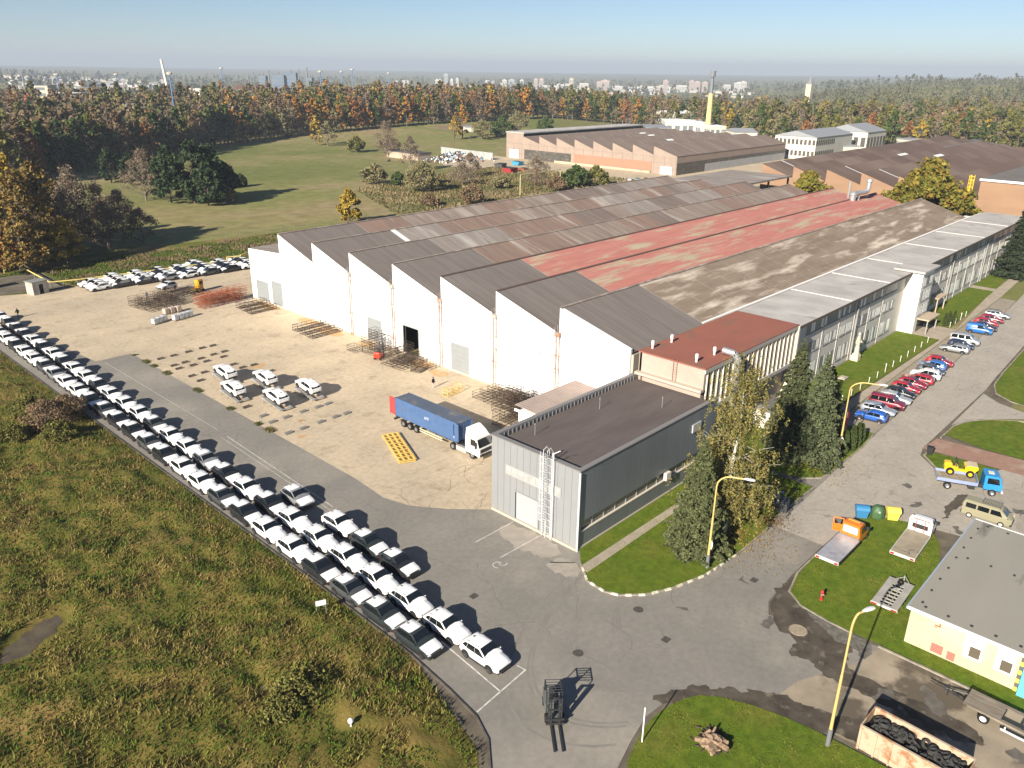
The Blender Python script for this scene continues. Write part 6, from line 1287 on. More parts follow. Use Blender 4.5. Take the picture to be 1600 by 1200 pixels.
rc_=thing('white_marker','white rounded marker in the grass near the bottom edge','marker',(24.91,38.78,0.00),0); b=MB(); b.tube((0,0,0),(0,0,.9),.07,8); b.blob((0,0,.95),.22,2,.05,1); b.build('marker',M('white_paint',(.78,.78,.78)),rc_,smooth=True)
hy=thing('fire_hydrant','red fire hydrant on the grass below the orange recovery truck','hydrant',(64.01,20.60,0.06)); b=MB(); b.lathe([(.16,0),(.16,.08),(.1,.1),(.1,.75),(.15,.78),(.15,.85),(.1,.98),(0,1.05)],12); b.build('barrel',M('hydrant_red',(.5,.03,.04),rough=.4),hy,smooth=30); b=MB(); b.tube((-.2,0,.6),(.2,0,.6),.07,8); b.tube((0,-.2,.6),(0,0,.6),.08,8); b.build('outlets',M('hydrant_cap',(.3,.2,.2)),hy)
def igloo(label,p,rz,m,kind):
    t=thing('recycling_bin',label,'recycling bin',p,rz); b=MB(); n='bin_body'
    if kind=='g': b.lathe([(.62,0),(.72,.1),(.74,.7),(.62,1.15),(.4,1.4),(0,1.5)],10)
    else: b.loft([[(x*1.0,y,z) for x,y in ((-w_,-d_),(w_,-d_),(w_,d_),(-w_,d_))] for z,w_,d_ in ((0.05,.5,.42),(1.0,.66,.55))])
    b.build(n,m,t,smooth=30)
    b=MB()
    if kind=='g':
        for s in (1,-1): b.lathe([(0,0),(.13,0),(.15,.04)],10,0,Matrix.Translation((0,s*.7,.95))@Matrix.Rotation(s*math.pi/2,4,'X'))
        b.build('opening',M('bin_opening',(.3,.35,.3)),t)
    else: b.ext([(-.58,1.0)]+[(.58*math.cos(R(a)),1.0+.42*math.sin(R(a))) for a in range(180,-1,-20)],-.7,.7); b.build('lid',m,t,smooth=30)
igloo('blue recycling bin at the left of the three by the road',(81.4,23.7,.07),R(-58),M('bin_blue',(.04,.19,.38),rough=.5),'b')
igloo('green domed recycling bin between the blue and yellow bins',(82.5,22.4,.07),R(-58),M('bin_green',(.05,.11,.045),rough=.55),'g')
igloo('yellow recycling bin at the right of the three by the road',(83.3,21.1,.07),R(-58),M('bin_yellow',(.72,.6,.09),rough=.5),'b')
t=thing('wheeled_bin','black wheeled bin on the grass triangle behind the blue truck','bin',(102.83,23.33,0.10),R(10)); b=MB(); b.loft([[(-w_,-d_,z),(w_,-d_,z),(w_,d_,z),(-w_,d_,z)] for z,w_,d_ in ((.1,.28,.28),(1.0,.36,.38))]); b.build('bin',plast,t); b=MB(); b.cb((0,0,1.05),(.78,.82,.1),0,0,.03); b.build('lid',M('bin_lid',(.03,.03,.035)),t)
t=thing('dumpster','dark grey lidded waste container beside the road under the birch','waste container',(76.58,30.53,0.00),R(20)); b=MB(); b.loft([[(-w_,-d_,z),(w_,-d_,z),(w_,d_,z),(-w_,d_,z)] for z,w_,d_ in ((.15,.6,.5),(1.15,.78,.66))]); b.build('body',M('container_grey',(.05,.055,.06),rough=.6),t); b=MB(); b.ext([(-.7,1.16),(-.5,1.4),(.5,1.4),(.7,1.16)],-.8,.8); b.build('lid',M('container_lid',(.07,.075,.08),rough=.5),t)
t=thing('blue_barrow','blue metal cart beside the dark waste container under the birch','cart',(77.64,32.04,0.00),R(30)); b=MB(); b.ext([(-.5,.9),(.5,.9),(.35,.4),(-.35,.4)],-.7,.7); b.path([(-.6,-.5,.9),(-.6,-1.,1.2),(.6,-1.,1.2),(.6,-.5,.9)],.03); b.build('tub',M('cart_blue',(.03,.12,.35)),t); wheels(t,[(.6,0),(-.6,0)],.3,.1)
st=thing('tree_stump','splintered pale tree stump lying in the grass at the bottom','stump',(41.93,19.08,0.06)); b=MB(); b.blob((0,0,.35),.62,3,.5,3,(1.2,1,.6)); 
q=random.Random(2)
for k in range(16):
    a=q.uniform(0,6.28); r=q.uniform(.3,.95); b.cb((r*math.cos(a),r*math.sin(a),q.uniform(.1,.5)),(q.uniform(.4,1.1),q.uniform(.12,.3),q.uniform(.15,.4)),0,q.uniform(0,3.1),.04,q.uniform(-.5,.5),q.uniform(-.4,.4))
b.build('stump',M('split_wood',(.42,.3,.2),(.16,.11,.075),scale=3,rough=.95,bump=.6),st); b=MB()
for k in range(60): a=q.uniform(0,6.28); r=q.uniform(.3,1.4); b.cb((r*math.cos(a)+.4,r*math.sin(a)+.3,q.uniform(.02,.15)),(.35,.1,.05),0,q.uniform(0,3))
b.build('bark_chips',M('dark_bark',(.05,.04,.033),(.12,.09,.07),scale=3),st)
stt=thing('statue','pale stone statue of a standing figure on a plinth against the office wall','statue',(132.01,44.19,0.00)); sm2=M('pale_stone',(.66,.58,.45),(.56,.48,.37),scale=2,rough=.9)
b=MB(); b.cb((0,0,.5),(1.5,1.2,1.0),0,0,.05); b.cb((0,0,1.15),(1.1,.9,.3),0,0,.03); b.build('plinth',sm2,stt)
b=MB(); b.loft([[(x+w_*math.cos(k*math.pi/5),d_*math.sin(k*math.pi/5),z) for k in range(10)] for z,w_,d_,x in ((1.3,.5,.4,0),(2.0,.46,.36,.05),(2.8,.36,.3,.1),(3.3,.44,.3,.08),(3.8,.52,.28,.05),(4.1,.42,.24,.03),(4.25,.15,.14,.03),(4.4,.14,.14,.05))]); b.blob((.06,0,4.65),.24,2,.05,1,(.9,.9,1.15)); b.path([(-.45,0,3.95),(-.6,.1,3.2),(-.35,-.25,2.8)],.12,8); b.path([(.52,0,3.95),(.6,-.2,3.3),(.2,-.4,3.3)],.12,8); b.build('figure',sm2,stt,smooth=True)
pm_=M('white_marker_post',(.7,.7,.68))
for i in range(17):
    x=108.5+i*3.5 if i<13 else 163.5+(i-13)*3.4; b=MB(); tall=i in (6,15); b.box(-.035,.035,-.035,.035,0,1.0 if not tall else 1.35); b.box(-.06,.06,-.06,.06,.95 if not tall else 1.2,1.05 if not tall else 1.5); o=b.build('lawn_post',pm_,label='short white post along the office lawn, %s from the spruces'%ordw(i+1),cat='post',group='white posts along the lawn'); o.location=(x,38.3+(x-108)*.004,.1)
b=MB(); b.cb((0,0,.2),(1.6,1.1,.2),0,0,.03); b.cb((0,0,.34),(.9,.6,.08)); o=b.build('well_cover',M('cover_concrete',(.4,.36,.31)),label='square concrete well cover on the lawn behind the tall spruces',cat='cover'); o.location=(121.58,42.03,0.10)
# hedge conifers, flags, bench beside the third lamp
for i,(p,l) in enumerate((((99.02,30.08,0.00),0),((111.50,35.21,0.00),0))): pass
fl=thing('banner_flag','tall red and white banner flag beside the bright blue hatchback','flag',(98.93,32.87,0.00),0); b=MB(); b.tube((0,0,0),(0,0,4.6),.03); b.build('pole',metalG,fl); b=MB(); b.add([(0,.02,1.3),(.75,.02,1.4),(.85,.1,2.6),(.8,.02,3.8),(.45,.06,4.4),(0,.02,4.55)],[(0,1,2,3,4,5)]); b.build('banner',M('banner_red',(.55,.03,.04),(.7,.45,.4),scale=1.4,lo=.52,hi=.6),fl,fix=False)
bn=thing('bench','dark wooden bench beside the round-signed street lamp','bench',(98.92,32.04,0.10),R(15)); dw=M('dark_wood',(.06,.045,.035)); b=MB(); 
for k in range(4): b.box(-.9,.9,-.25+k*.13,-.15+k*.13,.42,.47)
b.build('seat',dw,bn); b=MB(); b.box(-.9,.9,.27,.31,.6,.72); b.box(-.9,.9,.29,.33,.78,.9); b.build('backrest',dw,bn)
for x in (-.75,.75): b=MB(); b.box(x-.04,x+.04,-.22,.3,0,.42); b.build('leg',dw,bn)
mhM=M('manhole_iron',(.06,.055,.05),(.1,.09,.08),scale=6,rough=.7)
for i,(p,r,l) in enumerate((((51.11,31.85,0.00),.42,'dark round manhole cover in the middle of the junction'),((42.87,32.13,0.00),.42,'dark round manhole cover behind the grey forklift'),((42.19,43.82,0.00),0,'square drain grating beside the outer row of SUVs'),((62.50,26.50,0.00),0,'dark drain grating on the access road near the grass'),((58.47,20.24,0.00),.75,'pale round manhole ring in the dark mud'),((49.38,27.82,0.00),.0,'small dark patch cover on the junction near the mud'))):
    b=MB()
    if r: b.lathe([(0,.02),(r*.85,.02),(r*.86,.012),(r,.03),(r*1.05,0)],20)
    else: b.box(-.35,.35,-.3,.3,0,.025); [b.box(-.3,.3,-.25+k*.12,-.2+k*.12,.025,.03) for k in range(5)]
    o=b.build('manhole_cover' if r else 'drain_grating',mhM if i!=4 else M('pale_ring',(.36,.3,.22),(.25,.2,.15),scale=4),label=l,cat='manhole cover' if r else 'drain'); o.location=(p[0],p[1],.03)
b=MB(); 
for k in range(7): b.cb((q.uniform(-1,1),q.uniform(-.5,.5),.03),(1.6,.09,.05),0,q.uniform(-.2,.4))
o=b.build('timber_offcuts',M('offcut_wood',(.42,.33,.24)),label='loose pale timber offcuts on the concrete beside the lorry',cat='timber'); o.location=(68.3,74.3,.02)
# ------------------------------------------------------------------ people
def person(label,p,rz,top,legs,hair,pose='stand',bag=False):
    t=thing('person',label,'person',p,rz); s=.24 if pose=='walk' else .06
    J={'pel':(0,0,.95),'spi':(0,.02,1.2),'che':(0,.02,1.38),'nec':(0,.03,1.52),'hea':(0,.06,1.66),'hl':(.1,0,.92),'hr':(-.1,0,.92),'kl':(.11,s+.02,.5),'kr':(-.11,-s+.06,.5),'al':(.11,s,.08),'ar':(-.11,-s-.06,.1),'tl':(.12,s+.2,.03),'tr':(-.12,-s+.12,.03),'sl':(.19,.02,1.42),'sr':(-.19,.02,1.42),'el':(.25,-s*.6,1.14),'er':(-.25,s*.6,1.14),'wl':(.24,-s*.4+.12,.9),'wr':(-.24,s+.1,.9)}
    E_=[('pel','spi'),('spi','che'),('che','nec'),('nec','hea'),('pel','hl'),('pel','hr'),('hl','kl'),('hr','kr'),('kl','al'),('kr','ar'),('al','tl'),('ar','tr'),('che','sl'),('che','sr'),('sl','el'),('sr','er'),('el','wl'),('er','wr')]
    RD=dict(pel=.15,spi=.14,che=.155,nec=.06,hea=.1,hl=.1,hr=.1,kl=.065,kr=.065,al=.045,ar=.045,tl=.035,tr=.035,sl=.075,sr=.075,el=.05,er=.05,wl=.033,wr=.033)
    b=MB()
    for a,c in E_: b.tube(J[a],J[c],RD[a],8,0,RD[c])
    for k in J:
        if k!='hea': b.blob(J[k],RD[k],1,0)
    m=bpy.data.meshes.new('body'); names=list(J); m.from_pydata([J[k] for k in names],[(names.index(a),names.index(c)) for a,c in E_],[])
    o=link('body',m,t); md=o.modifiers.new('skin','SKIN')
    for i,k in enumerate(names): m.skin_vertices[0].data[i].radius=(RD[k],RD[k]*.85)
    m.skin_vertices[0].data[0].use_root=True
    sub=o.modifiers.new('sub','SUBSURF'); sub.levels=sub.render_levels=1
    m.materials.append(legs)
    def shell(nm,ks,mm,gr):
        c=MB()
        for a,d in ks: c.tube(J[a],J[d],RD[a]+gr,10,0,RD[d]+gr); c.blob(J[a],RD[a]+gr,2,0); c.blob(J[d],RD[d]+gr,2,0)
        c.build(nm,mm,t,smooth=True)
    shell('jacket',[('pel','spi'),('spi','che'),('che','sl'),('che','sr'),('sl','el'),('sr','er'),('el','wl'),('er','wr')],top,.02)
    sk_=M('skin',(.5,.32,.24),rough=.6); c=MB(); c.blob(J['hea'],.115,2,.02,0,(.85,1,1.15)); c.blob((0,.185,1.65),.025,1,0); c.tube((0,.03,1.5),(0,.04,1.58),.06); c.build('face',sk_,t,smooth=True)
    c=MB(); c.blob((0,.035,1.7),.122,2,.03,2,(.9,1,1)); c.build('hair',hair,t,smooth=True)
    for sg,k in ((1,'wl'),(-1,'wr')):
        c=MB(); w_=Vector(J[k]); c.cb(w_+Vector((0,.01,-.06)),(.035,.08,.1),0,0,.012)
        for f,(dy,l) in enumerate(((-.03,.07),(-.01,.085),(.01,.08),(.03,.06))): c.path([w_+Vector((0,dy+.01,-.1)),w_+Vector((-sg*.01,dy+.015,-.1-l*.6)),w_+Vector((-sg*.025,dy+.02,-.1-l))],.009,5)
        c.path([w_+Vector((0,.05,-.05)),w_+Vector((-sg*.015,.085,-.09))],.011,5); c.build('hand',sk_,t)
    return t
dk=M('dark_clothing',(.02,.022,.03)); gy=M('grey_clothing',(.2,.21,.23)); nv=M('navy_clothing',(.03,.045,.1)); hr=M('dark_hair',(.03,.02,.015)); lt=M('light_clothing',(.45,.43,.42))
person('person in dark clothes walking behind the far end of the car lines',(41.94,167.24,0.00),R(20),dk,dk,hr,'walk')
person('person in grey clothes standing in front of the back block of SUVs',(64.28,162.41,0.00),R(160),gy,gy,hr)
person('person in a dark top and pale trousers standing near the upright yellow frame',(73.62,84.93,0.00),R(200),dk,lt,hr)
# ------------------------------------------------------------------ trees
leafM=M('foliage',(.1,.1,.03),attr=True,rough=.75,spec=.25)
barkM=M('bark',(.1,.08,.062),(.16,.13,.105),scale=3,rough=.95,bump=.5); birchM=M('birch_bark',(.6,.57,.52),(.12,.11,.1),scale=2.5,rough=.8,lo=.56,hi=.66); twigM=M('grey_twigs',(.17,.13,.1),(.23,.185,.15),scale=2,rough=.95)
def quads(name,V,Tn,m):
    n=len(V); me=bpy.data.meshes.new(name); k=V.shape[1]
    me.vertices.add(n*k); me.vertices.foreach_set('co',V.reshape(-1).astype(np.float32)); me.loops.add(n*k); me.loops.foreach_set('vertex_index',np.arange(n*k,dtype=np.int32)); me.polygons.add(n); me.polygons.foreach_set('loop_start',np.arange(0,n*k,k,dtype=np.int32)); me.polygons.foreach_set('loop_total',np.full(n,k,dtype=np.int32))
    a=me.color_attributes.new('tint','FLOAT_COLOR','POINT'); c=np.ones((n,k,4),np.float32); c[:,:,:3]=Tn[:,None,:]; a.data.foreach_set('color',c.reshape(-1)); me.materials.append(m); me.update(calc_edges=True); return me
def leaves(P,size,rs,tint,var=.3,flat=0.,elong=1.):
    n=len(P); u=rs.normal(size=(n,3)); u/=np.linalg.norm(u,axis=1)[:,None]; w=rs.normal(size=(n,3)); w[:,2]+=flat; v=np.cross(w,u); v/=np.linalg.norm(v,axis=1)[:,None]
    s=(size*rs.uniform(.6,1.35,n))[:,None]; V=np.stack([P-u*s*elong-v*s*.5,P+u*s*.2*elong-v*s*.75,P+u*s*elong+v*s*.2,P-u*s*.3*elong+v*s*.8],1)
    t=np.array(tint)[rs.integers(0,len(tint),n)]*(1+rs.uniform(-var,var,(n,1))); return V,np.clip(t,0,1)
SPEC={ # tints, trunk material, shape
 'orange':([(.401,.189,.035),(.330,.153,.035),(.425,.236,.047),(.260,.130,.041)],barkM,'round'),
 'russet':([(.236,.100,.035),(.189,.088,.035),(.283,.130,.047)],barkM,'round'),
 'yellow':([(.401,.271,.041),(.330,.224,.035),(.260,.201,.041)],barkM,'round'),
 'olive':([(.136,.130,.035),(.165,.147,.041),(.106,.112,.029)],barkM,'round'),
 'green':([(.059,.088,.024),(.077,.106,.028),(.047,.071,.021)],barkM,'round'),
 'dark':([(.033,.054,.022),(.042,.065,.026),(.026,.042,.019)],barkM,'round'),
 'brown':([(.183,.124,.071),(.153,.100,.059),(.212,.147,.083)],twigM,'thin'),
 'bare':([(.201,.153,.106),(.165,.130,.094),(.236,.177,.118)],twigM,'bare'),
 'willow':([(.236,.206,.100),(.201,.177,.088),(.177,.159,.071)],twigM,'thin'),
 'poplar':([(.177,.153,.035),(.130,.130,.035),(.236,.189,.041)],barkM,'column')}
def limb_tree(seed,h,r,kind,n,ls,clumps=26,cl_r=None):
    """trunk with limbs, and leaf clumps at the limb ends"""
    rs=np.random.RandomState(seed); tints,bark,shape=SPEC[kind]; rn=random.Random(seed); b=MB(); tr=h*.017+.05; clumps=int(clumps*1.5); cl_r=cl_r or r*.27
    zb=h*(.14 if shape!='bare' else .18); pts=[Vector((0,0,-.5))]; top=h*.88
    for i in range(1,6): pts.append(Vector((rn.uniform(-1,1)*h*.014*i,rn.uniform(-1,1)*h*.014*i,top*i/5)))
    for i in range(5): b.tube(pts[i],pts[i+1],tr*(1-i*.19),7,0,tr*(1-(i+1)*.19),False)
    C=[]
    for k in range(clumps):
        t=rn.uniform(0,1)**.8; z=zb+(h-zb)*t
        prof={'round':math.sin(min(1,.18+t*.95)*math.pi)**.6,'thin':math.sin(min(1,.2+t*.9)*math.pi)**.6,'bare':(math.sin(min(1,.25+t*.85)*math.pi))**.6,'column':.42*math.sin(min(1,.12+t*.88)*math.pi)**.5}[shape]
        a=rn.uniform(0,6.28); q=rn.uniform(.3,1)**.5*prof*r; c=Vector((q*math.cos(a),q*math.sin(a),min(z,h-.3))); C.append(c)
        o=pts[0].lerp(pts[5],max(.12,min(.95,(z-h*.16)/top))); mid=o.lerp(c,.55)+Vector((0,0,-.03*h*rn.random())); b.tube(o,mid,tr*.42*(1-t*.6),5,0,tr*.25*(1-t*.5),False); b.tube(mid,c,tr*.25*(1-t*.5),5,0,tr*.06,False)
        if shape in ('bare','thin'):
            for _ in range(5 if shape=='bare' else 3):
                e=c+Vector((rn.gauss(0,1),rn.gauss(0,1),rn.gauss(.5,.8)))*r*.22; b.tube(mid.lerp(c,rn.random()),e,tr*.1,4,0,tr*.03,False)
    C=np.array([tuple(c) for c in C]); cr=cl_r or r*.33
    idx=rs.randint(0,len(C),n); d=rs.normal(size=(n,3)); d/=np.linalg.norm(d,axis=1)[:,None]; rad=cr*(rs.uniform(.15,1,n)**.45)*rs.uniform(.7,1.2,len(C))[idx]
    P=C[idx]+d*rad[:,None]*np.array([1,1,.72]); P[:,2]=np.maximum(P[:,2],h*.05)
    cv=1+rs.uniform(-.13,.13,len(C)); V,t=leaves(P,ls,np.random.default_rng(seed),tints,.25); t*=cv[idx][:,None]
    return b,V,np.clip(t,0,1),bark
def spruce_tree(seed,h,r,n,ls,tints=((.036,.05,.024),(.045,.06,.03),(.028,.042,.02)),droop=.35,tipc=None):
    rs=np.random.default_rng(seed); rn=random.Random(seed); b=MB(); b.tube((0,0,-.4),(0,0,h*.97),h*.018+.05,8,0,.02,False)
    P=[];TI=[]; z=h*.07; tin=[]
    tiers=[]
    while z<h*.985:
        f=1-z/h; R0=r*(f**.8)*rn.uniform(.82,1.1); k=max(5,int(5+9*f)); a0=rn.uniform(0,6.28)
        for j in range(k):
            a=a0+6.283*j/k+rn.uniform(-.2,.2); L=R0*rn.uniform(.72,1.12); tiers.append((z,a,L))
            if j%2==0: b.tube((0,0,z),(L*.85*math.cos(a),L*.85*math.sin(a),z-L*droop*.8),.03+.03*f,4,0,.01,False)
        z+=h*.042*(.7+f*.75)
    w=np.array([t[2]**1.3+.05 for t in tiers]); idx=rs.choice(len(tiers),n,p=w/w.sum()); A=np.array(tiers)[idx]
    u=rs.uniform(.12,1,n)**.6; x=A[:,2]*u; wd=A[:,2]*.2*(1.15-u)+.08
    ca,sa=np.cos(A[:,1]),np.sin(A[:,1]); off=rs.normal(0,1,n)*wd; P=np.stack([x*ca-off*sa,x*sa+off*ca,A[:,0]-x*droop*(.35+.65*u)+rs.normal(0,.04,n)-np.abs(off)*.3],1)
    V,t=leaves(P,ls,rs,tints,.22,flat=1.2); t*=(1+np.array([rn.uniform(-.16,.16) for _ in tiers])[idx])[:,None]
    if tipc is not None: k=(u>.88)&(rs.random(n)<.5); t[k]=np.array(tipc)
    return b,V,np.clip(t,0,1),barkM
TPL={}
def tree(name,label,cat,loc,tpl,key,sc=1.,rz=0.,group=None,cat_parts=('trunk','crown')):
    """first of a key builds trunk and crown, the rest are copies"""
    if key not in TPL:
        b,V,t,bark=tpl(); TPL[key]=(b.mesh('trunk',bark,fix=False,smooth=True),quads('crown',V,t,leafM))
    tm,cm=TPL[key]; o=thing(name,label,cat,loc,rz,group); o.scale=(sc,sc,sc) if not isinstance(sc,tuple) else sc
    link('trunk',tm,o); link('crown',cm,o); return o
# near trees
def birch():
    rs=np.random.default_rng(5); rn=random.Random(5); b=MB(); h=19.2; 
    sp=[Vector((0,0,-.4)),Vector((.25,.05,4)),Vector((.1,.2,8)),Vector((.35,.0,12)),Vector((.15,-.2,15.5)),Vector((.3,.1,19))]
    for i in range(5): b.tube(sp[i],sp[i+1],.24-.042*i,8,0,.24-.042*(i+1),False)
    P=[];cv=[]
    for k in range(84):
        t=rn.uniform(.2,1)**1.15; i=min(4,int(t*5)); o=sp[i].lerp(sp[i+1],t*5-i); a=rn.uniform(0,6.28); L=(1.12-t)**.62*5.6*rn.uniform(.45,1); up=rn.uniform(.9,2.4)
        e=o+Vector((L*math.cos(a),L*math.sin(a),up)); m_=o.lerp(e,.55)+Vector((0,0,.4)); b.tube(o,m_,.055*(1.2-t),5,0,.032*(1.2-t),False); b.tube(m_,e,.03*(1.2-t),5,0,.01,False)
        for s in range(rn.randint(13,21)):                               # hanging strands
            q=o.lerp(e,rn.uniform(.3,1.1))+Vector((rn.gauss(0,.7),rn.gauss(0,.7),rn.uniform(-.3,.6))); ln=rn.uniform(.5,3.4)*(1.2-t*.8); nl=int(ln*20); sw=Vector((rn.gauss(0,.12),rn.gauss(0,.12),0)); c=rn.uniform(.75,1.25)
            for j in range(nl): u=j/nl; P.append((q.x+sw.x*u*ln+rn.gauss(0,.09),q.y+sw.y*u*ln+rn.gauss(0,.09),max(1.2,q.z-u*ln))); cv.append(c)
    P=np.array(P); V,t=leaves(P,.085,rs,[(.21,.17,.055),(.175,.155,.048),(.14,.14,.043),(.25,.185,.06),(.115,.122,.038)],.3); t*=np.array(cv)[:,None]
    return b,V,np.clip(t,0,1),birchM
tree('birch_tree','weeping birch with golden-green hanging foliage and white trunk beside the metal-clad building','tree',(68.3,32.9,.1),birch,'birch',(1.02,1.02,.89))
tree('spruce_tree','small full spruce at the corner of the lawn between metal-clad building and birch','tree',(63,33.4,.1),lambda:spruce_tree(3,12.4,3.7,30000,.12,((.095,.108,.044),(.118,.128,.055),(.068,.08,.034)),.28),'sp_a')
tree('spruce_tree','tall dark spruce nearest the glazed block','tree',(92.2,37.2,.1),lambda:spruce_tree(8,14.8,4.3,28000,.13,((.065,.078,.034),(.088,.095,.04),(.048,.06,.027))),'sp_b')
tree('spruce_tree','tall blue-green spruce beside the round-signed street lamp','tree',(91.2,33.6,.1),lambda:spruce_tree(12,13.9,4.1,28000,.13,((.085,.102,.05),(.108,.122,.06),(.06,.075,.037))),'sp_c')
tree('spruce_tree','shorter spruce on the right side of the spruce group','tree',(96.2,34.6,.1),lambda:spruce_tree(15,10.8,3.5,20000,.13,((.075,.092,.04),(.095,.108,.046),(.055,.07,.03))),'sp_d')
tree('spruce_tree','dark leaning spruce on the left side of the spruce group','tree',(88.2,36.3,.1),lambda:spruce_tree(8,14.8,4.3,28000,.13),'sp_b',(.62,.62,.55),2.)
tree('spruce_tree','big dark spruce at the right edge in front of the far end of the office','tree',(219,40.8,.1),lambda:spruce_tree(19,17.5,5.,13000,.32,((.03,.042,.022),(.04,.05,.026),(.024,.034,.018))),'sp_e')
bt_=[(.14,.135,.022),(.11,.115,.02),(.18,.15,.025),(.2,.13,.025)]
SPEC['olivebig']=(bt_,barkM,'round')
tree('broad_tree','broad olive-gold tree behind the far end of the streaked brown roof','tree',(248,71.5,0),lambda:limb_tree(31,21.5,12.5,'olivebig',16000,.52,44,3.6),'olbig',(1,1.0,1))
tree('broad_tree','smaller green-gold tree between the two sawtooth halls','tree',(247,106,0),lambda:limb_tree(33,15.5,8.0,'olivebig',8000,.5,30,2.7),'olsml')
# group of trees left of the meadow
B5=lambda s,k,h,r,n=2600,ls=.5,c=30:(lambda:limb_tree(s,h,r,k,n,ls,c))
SPEC['autumnbrown']=([(.22,.14,.04),(.17,.115,.036),(.27,.145,.03),(.13,.105,.035),(.19,.15,.05)],twigM,'thin')
LG=[('autumnbrown',(52,216),23,6.5,'orange-brown birch at the left edge'),('autumnbrown',(57.5,209),22,6.5,'orange-brown birch standing just behind the yellow pipe corner'),('yellow',(60,226),24,6.5,'tall yellow-green tree rising from the back of the left thicket'),('autumnbrown',(65,222),23,6,'brown birch in the middle of the left thicket'),('bare',(72,219),21,6,'grey half-bare tree in the middle of the left thicket'),('olive',(66,234),19,6,'dark green tree at the back of the left thicket'),('bare',(78,219),17,6,'bare grey tree on the right side of the left thicket'),('bare',(84,221),14,5,'bare grey tree at the right end of the left thicket'),('willow',(74,225),18,5.5,'brown thin tree at the back right of the left thicket'),('yellow',(64.5,206),11.5,3.6,'small yellow-green tree at the front of the left thicket'),('autumnbrown',(47,226),24,7,'brown birch cut by the left edge'),('bare',(88,219),9,4.5,'low grey-brown tree at the right tip of the left thicket'),('bare',(68,213),17,5,'bare birch with pale trunk at the front of the thicket'),('russet',(50,208),13,5,'rusty low tree beside the yellow railings'),
 ('autumnbrown',(55,204),15,5.5,'low orange-brown tree beside the yellow railings'),('russet',(44,214),17,6,'rust-coloured tree cut by the left edge'),('bare',(78,216),13,5.5,'grey-brown tree at the front of the left thicket'),
 ('dark',(124,279),18,7,'dark pine on the left side of the dense evergreen clump'),('dark',(130,274),21,8,'tallest dark pine in the middle of the evergreen clump'),('dark',(137,275),18.5,7.5,'dark pine on the right side of the evergreen clump'),('dark',(143,277),13,5.5,'lower dark pine at the right end of the evergreen clump'),('dark',(131,266),14,6,'low dark pine at the front of the evergreen clump'),('bare',(120,290),17,7,'bare brown tree left of the evergreen clump'),('willow',(138,268),6,4,'pale yellow bush at the foot of the evergreen clump'),('dark',(130,345),13,4.6,'dark green tree on the meadow left of the clump'),('dark',(133,333),12,4.4,'second dark tree on the meadow left of the clump'),('brown',(141,336),13,5,'brown tree on the meadow beside the two dark ones'),
 ('yellow',(146,205.5),10.2,3.4,'single yellow-green tree at the corner of the main hall roof'),('bare',(277,353),18,7,'bare tree standing alone near the end of the meadow'),('bare',(246,296),15.5,5,'pale bare birch near the scrap heap'),('willow',(208,243),10.5,6.8,'round olive willow bush in the scrub'),('willow',(219,256),9,6,'grey-olive willow right of the round one in the scrub'),('bare',(231,245),8.5,6.5,'bare willow in the scrub right of the middle'),('willow',(206,271),8,5.5,'olive bush left of the scrap heap'),('green',(211,262),5,3,'dark green bush in front of the bare birch'),('brown',(200,207),6.5,4.5,'brown bush behind the main hall roof'),('bare',(251,222),12,5.5,'bare tree left of the green bushes by the main hall'),('green',(262,210),8,6.5,'dark green bush behind the main hall'),('olive',(271,207),7.5,5.5,'yellow-green bush right of the dark green one'),('brown',(246,207),6,4,'low brown bush between bare tree and hall'),('olive',(283,388),8,5.5,'low olive bush beside the lone bare tree'),('brown',(295,373),9,6,'brown bush right of the lone bare tree'),
 ('green',(420,405),13,8,'dark green tree left of the far hall'),('willow',(398,402),12,8,'olive-grey willow left of the far hall'),('willow',(440,408),15,8,'tall olive willow behind the corner of the far hall'),('green',(455,395),12,7,'green tree behind the corner of the far hall'),('bare',(252,262),10,5,'grey willow in front of the scrap heap'),('willow',(236,228),5,4,'low willow scrub right of the shadows'),('brown',(186,214),4,3.2,'low brown scrub beside the yellow tree')]
for i,(k,(x,y),h,r,l) in enumerate(LG): tree({'bare':'bare_tree','willow':'willow_tree','dark':'pine_tree'}.get(k,'autumn_tree') if h>9 else 'bush',l,'tree' if h>9 else 'bush',(x,y,T(x,y)),B5(100+i,k,h,r,int({'bare':2600,'thin':5200,'round':4200}.get(SPEC[k][2],2600)*(1 if h>9 else .7)),{'bare':.2,'thin':.3,'round':.5}.get(SPEC[k][2],.5),{'bare':42,'thin':36}.get(SPEC[k][2],30)),'lg%d'%i,1,i*1.7)
def thuja(h,r,seed,n=2500,ls=.16,t=((.05,.07,.02),(.065,.085,.025),(.04,.055,.018))):
    rs=np.random.default_rng(seed); b=MB(); b.tube((0,0,-.2),(0,0,h*.7),.08,6,0,.03,False); z=rs.uniform(.02,1,n); a=rs.uniform(0,6.28,n); q=r*np.sin(np.clip(.25+z*.75,0,1)*math.pi)**.7*rs.uniform(.75,1.05,n)
    V,tt=leaves(np.stack([q*np.cos(a),q*np.sin(a),z*h],1),ls,rs,t,.25); return b,V,tt,barkM
for i,(p,h) in enumerate((((156.5,300),5.8),((162.5,300.5),4.8))): tree('thuja',['larger','smaller'][i]+' of two rounded dark conifers on the meadow right of the pine clump','shrub',(*p,0),lambda h=h:thuja(h,h*.5,40+i,1500,.4,((.035,.05,.02),(.045,.06,.022))),'thm%d'%i)
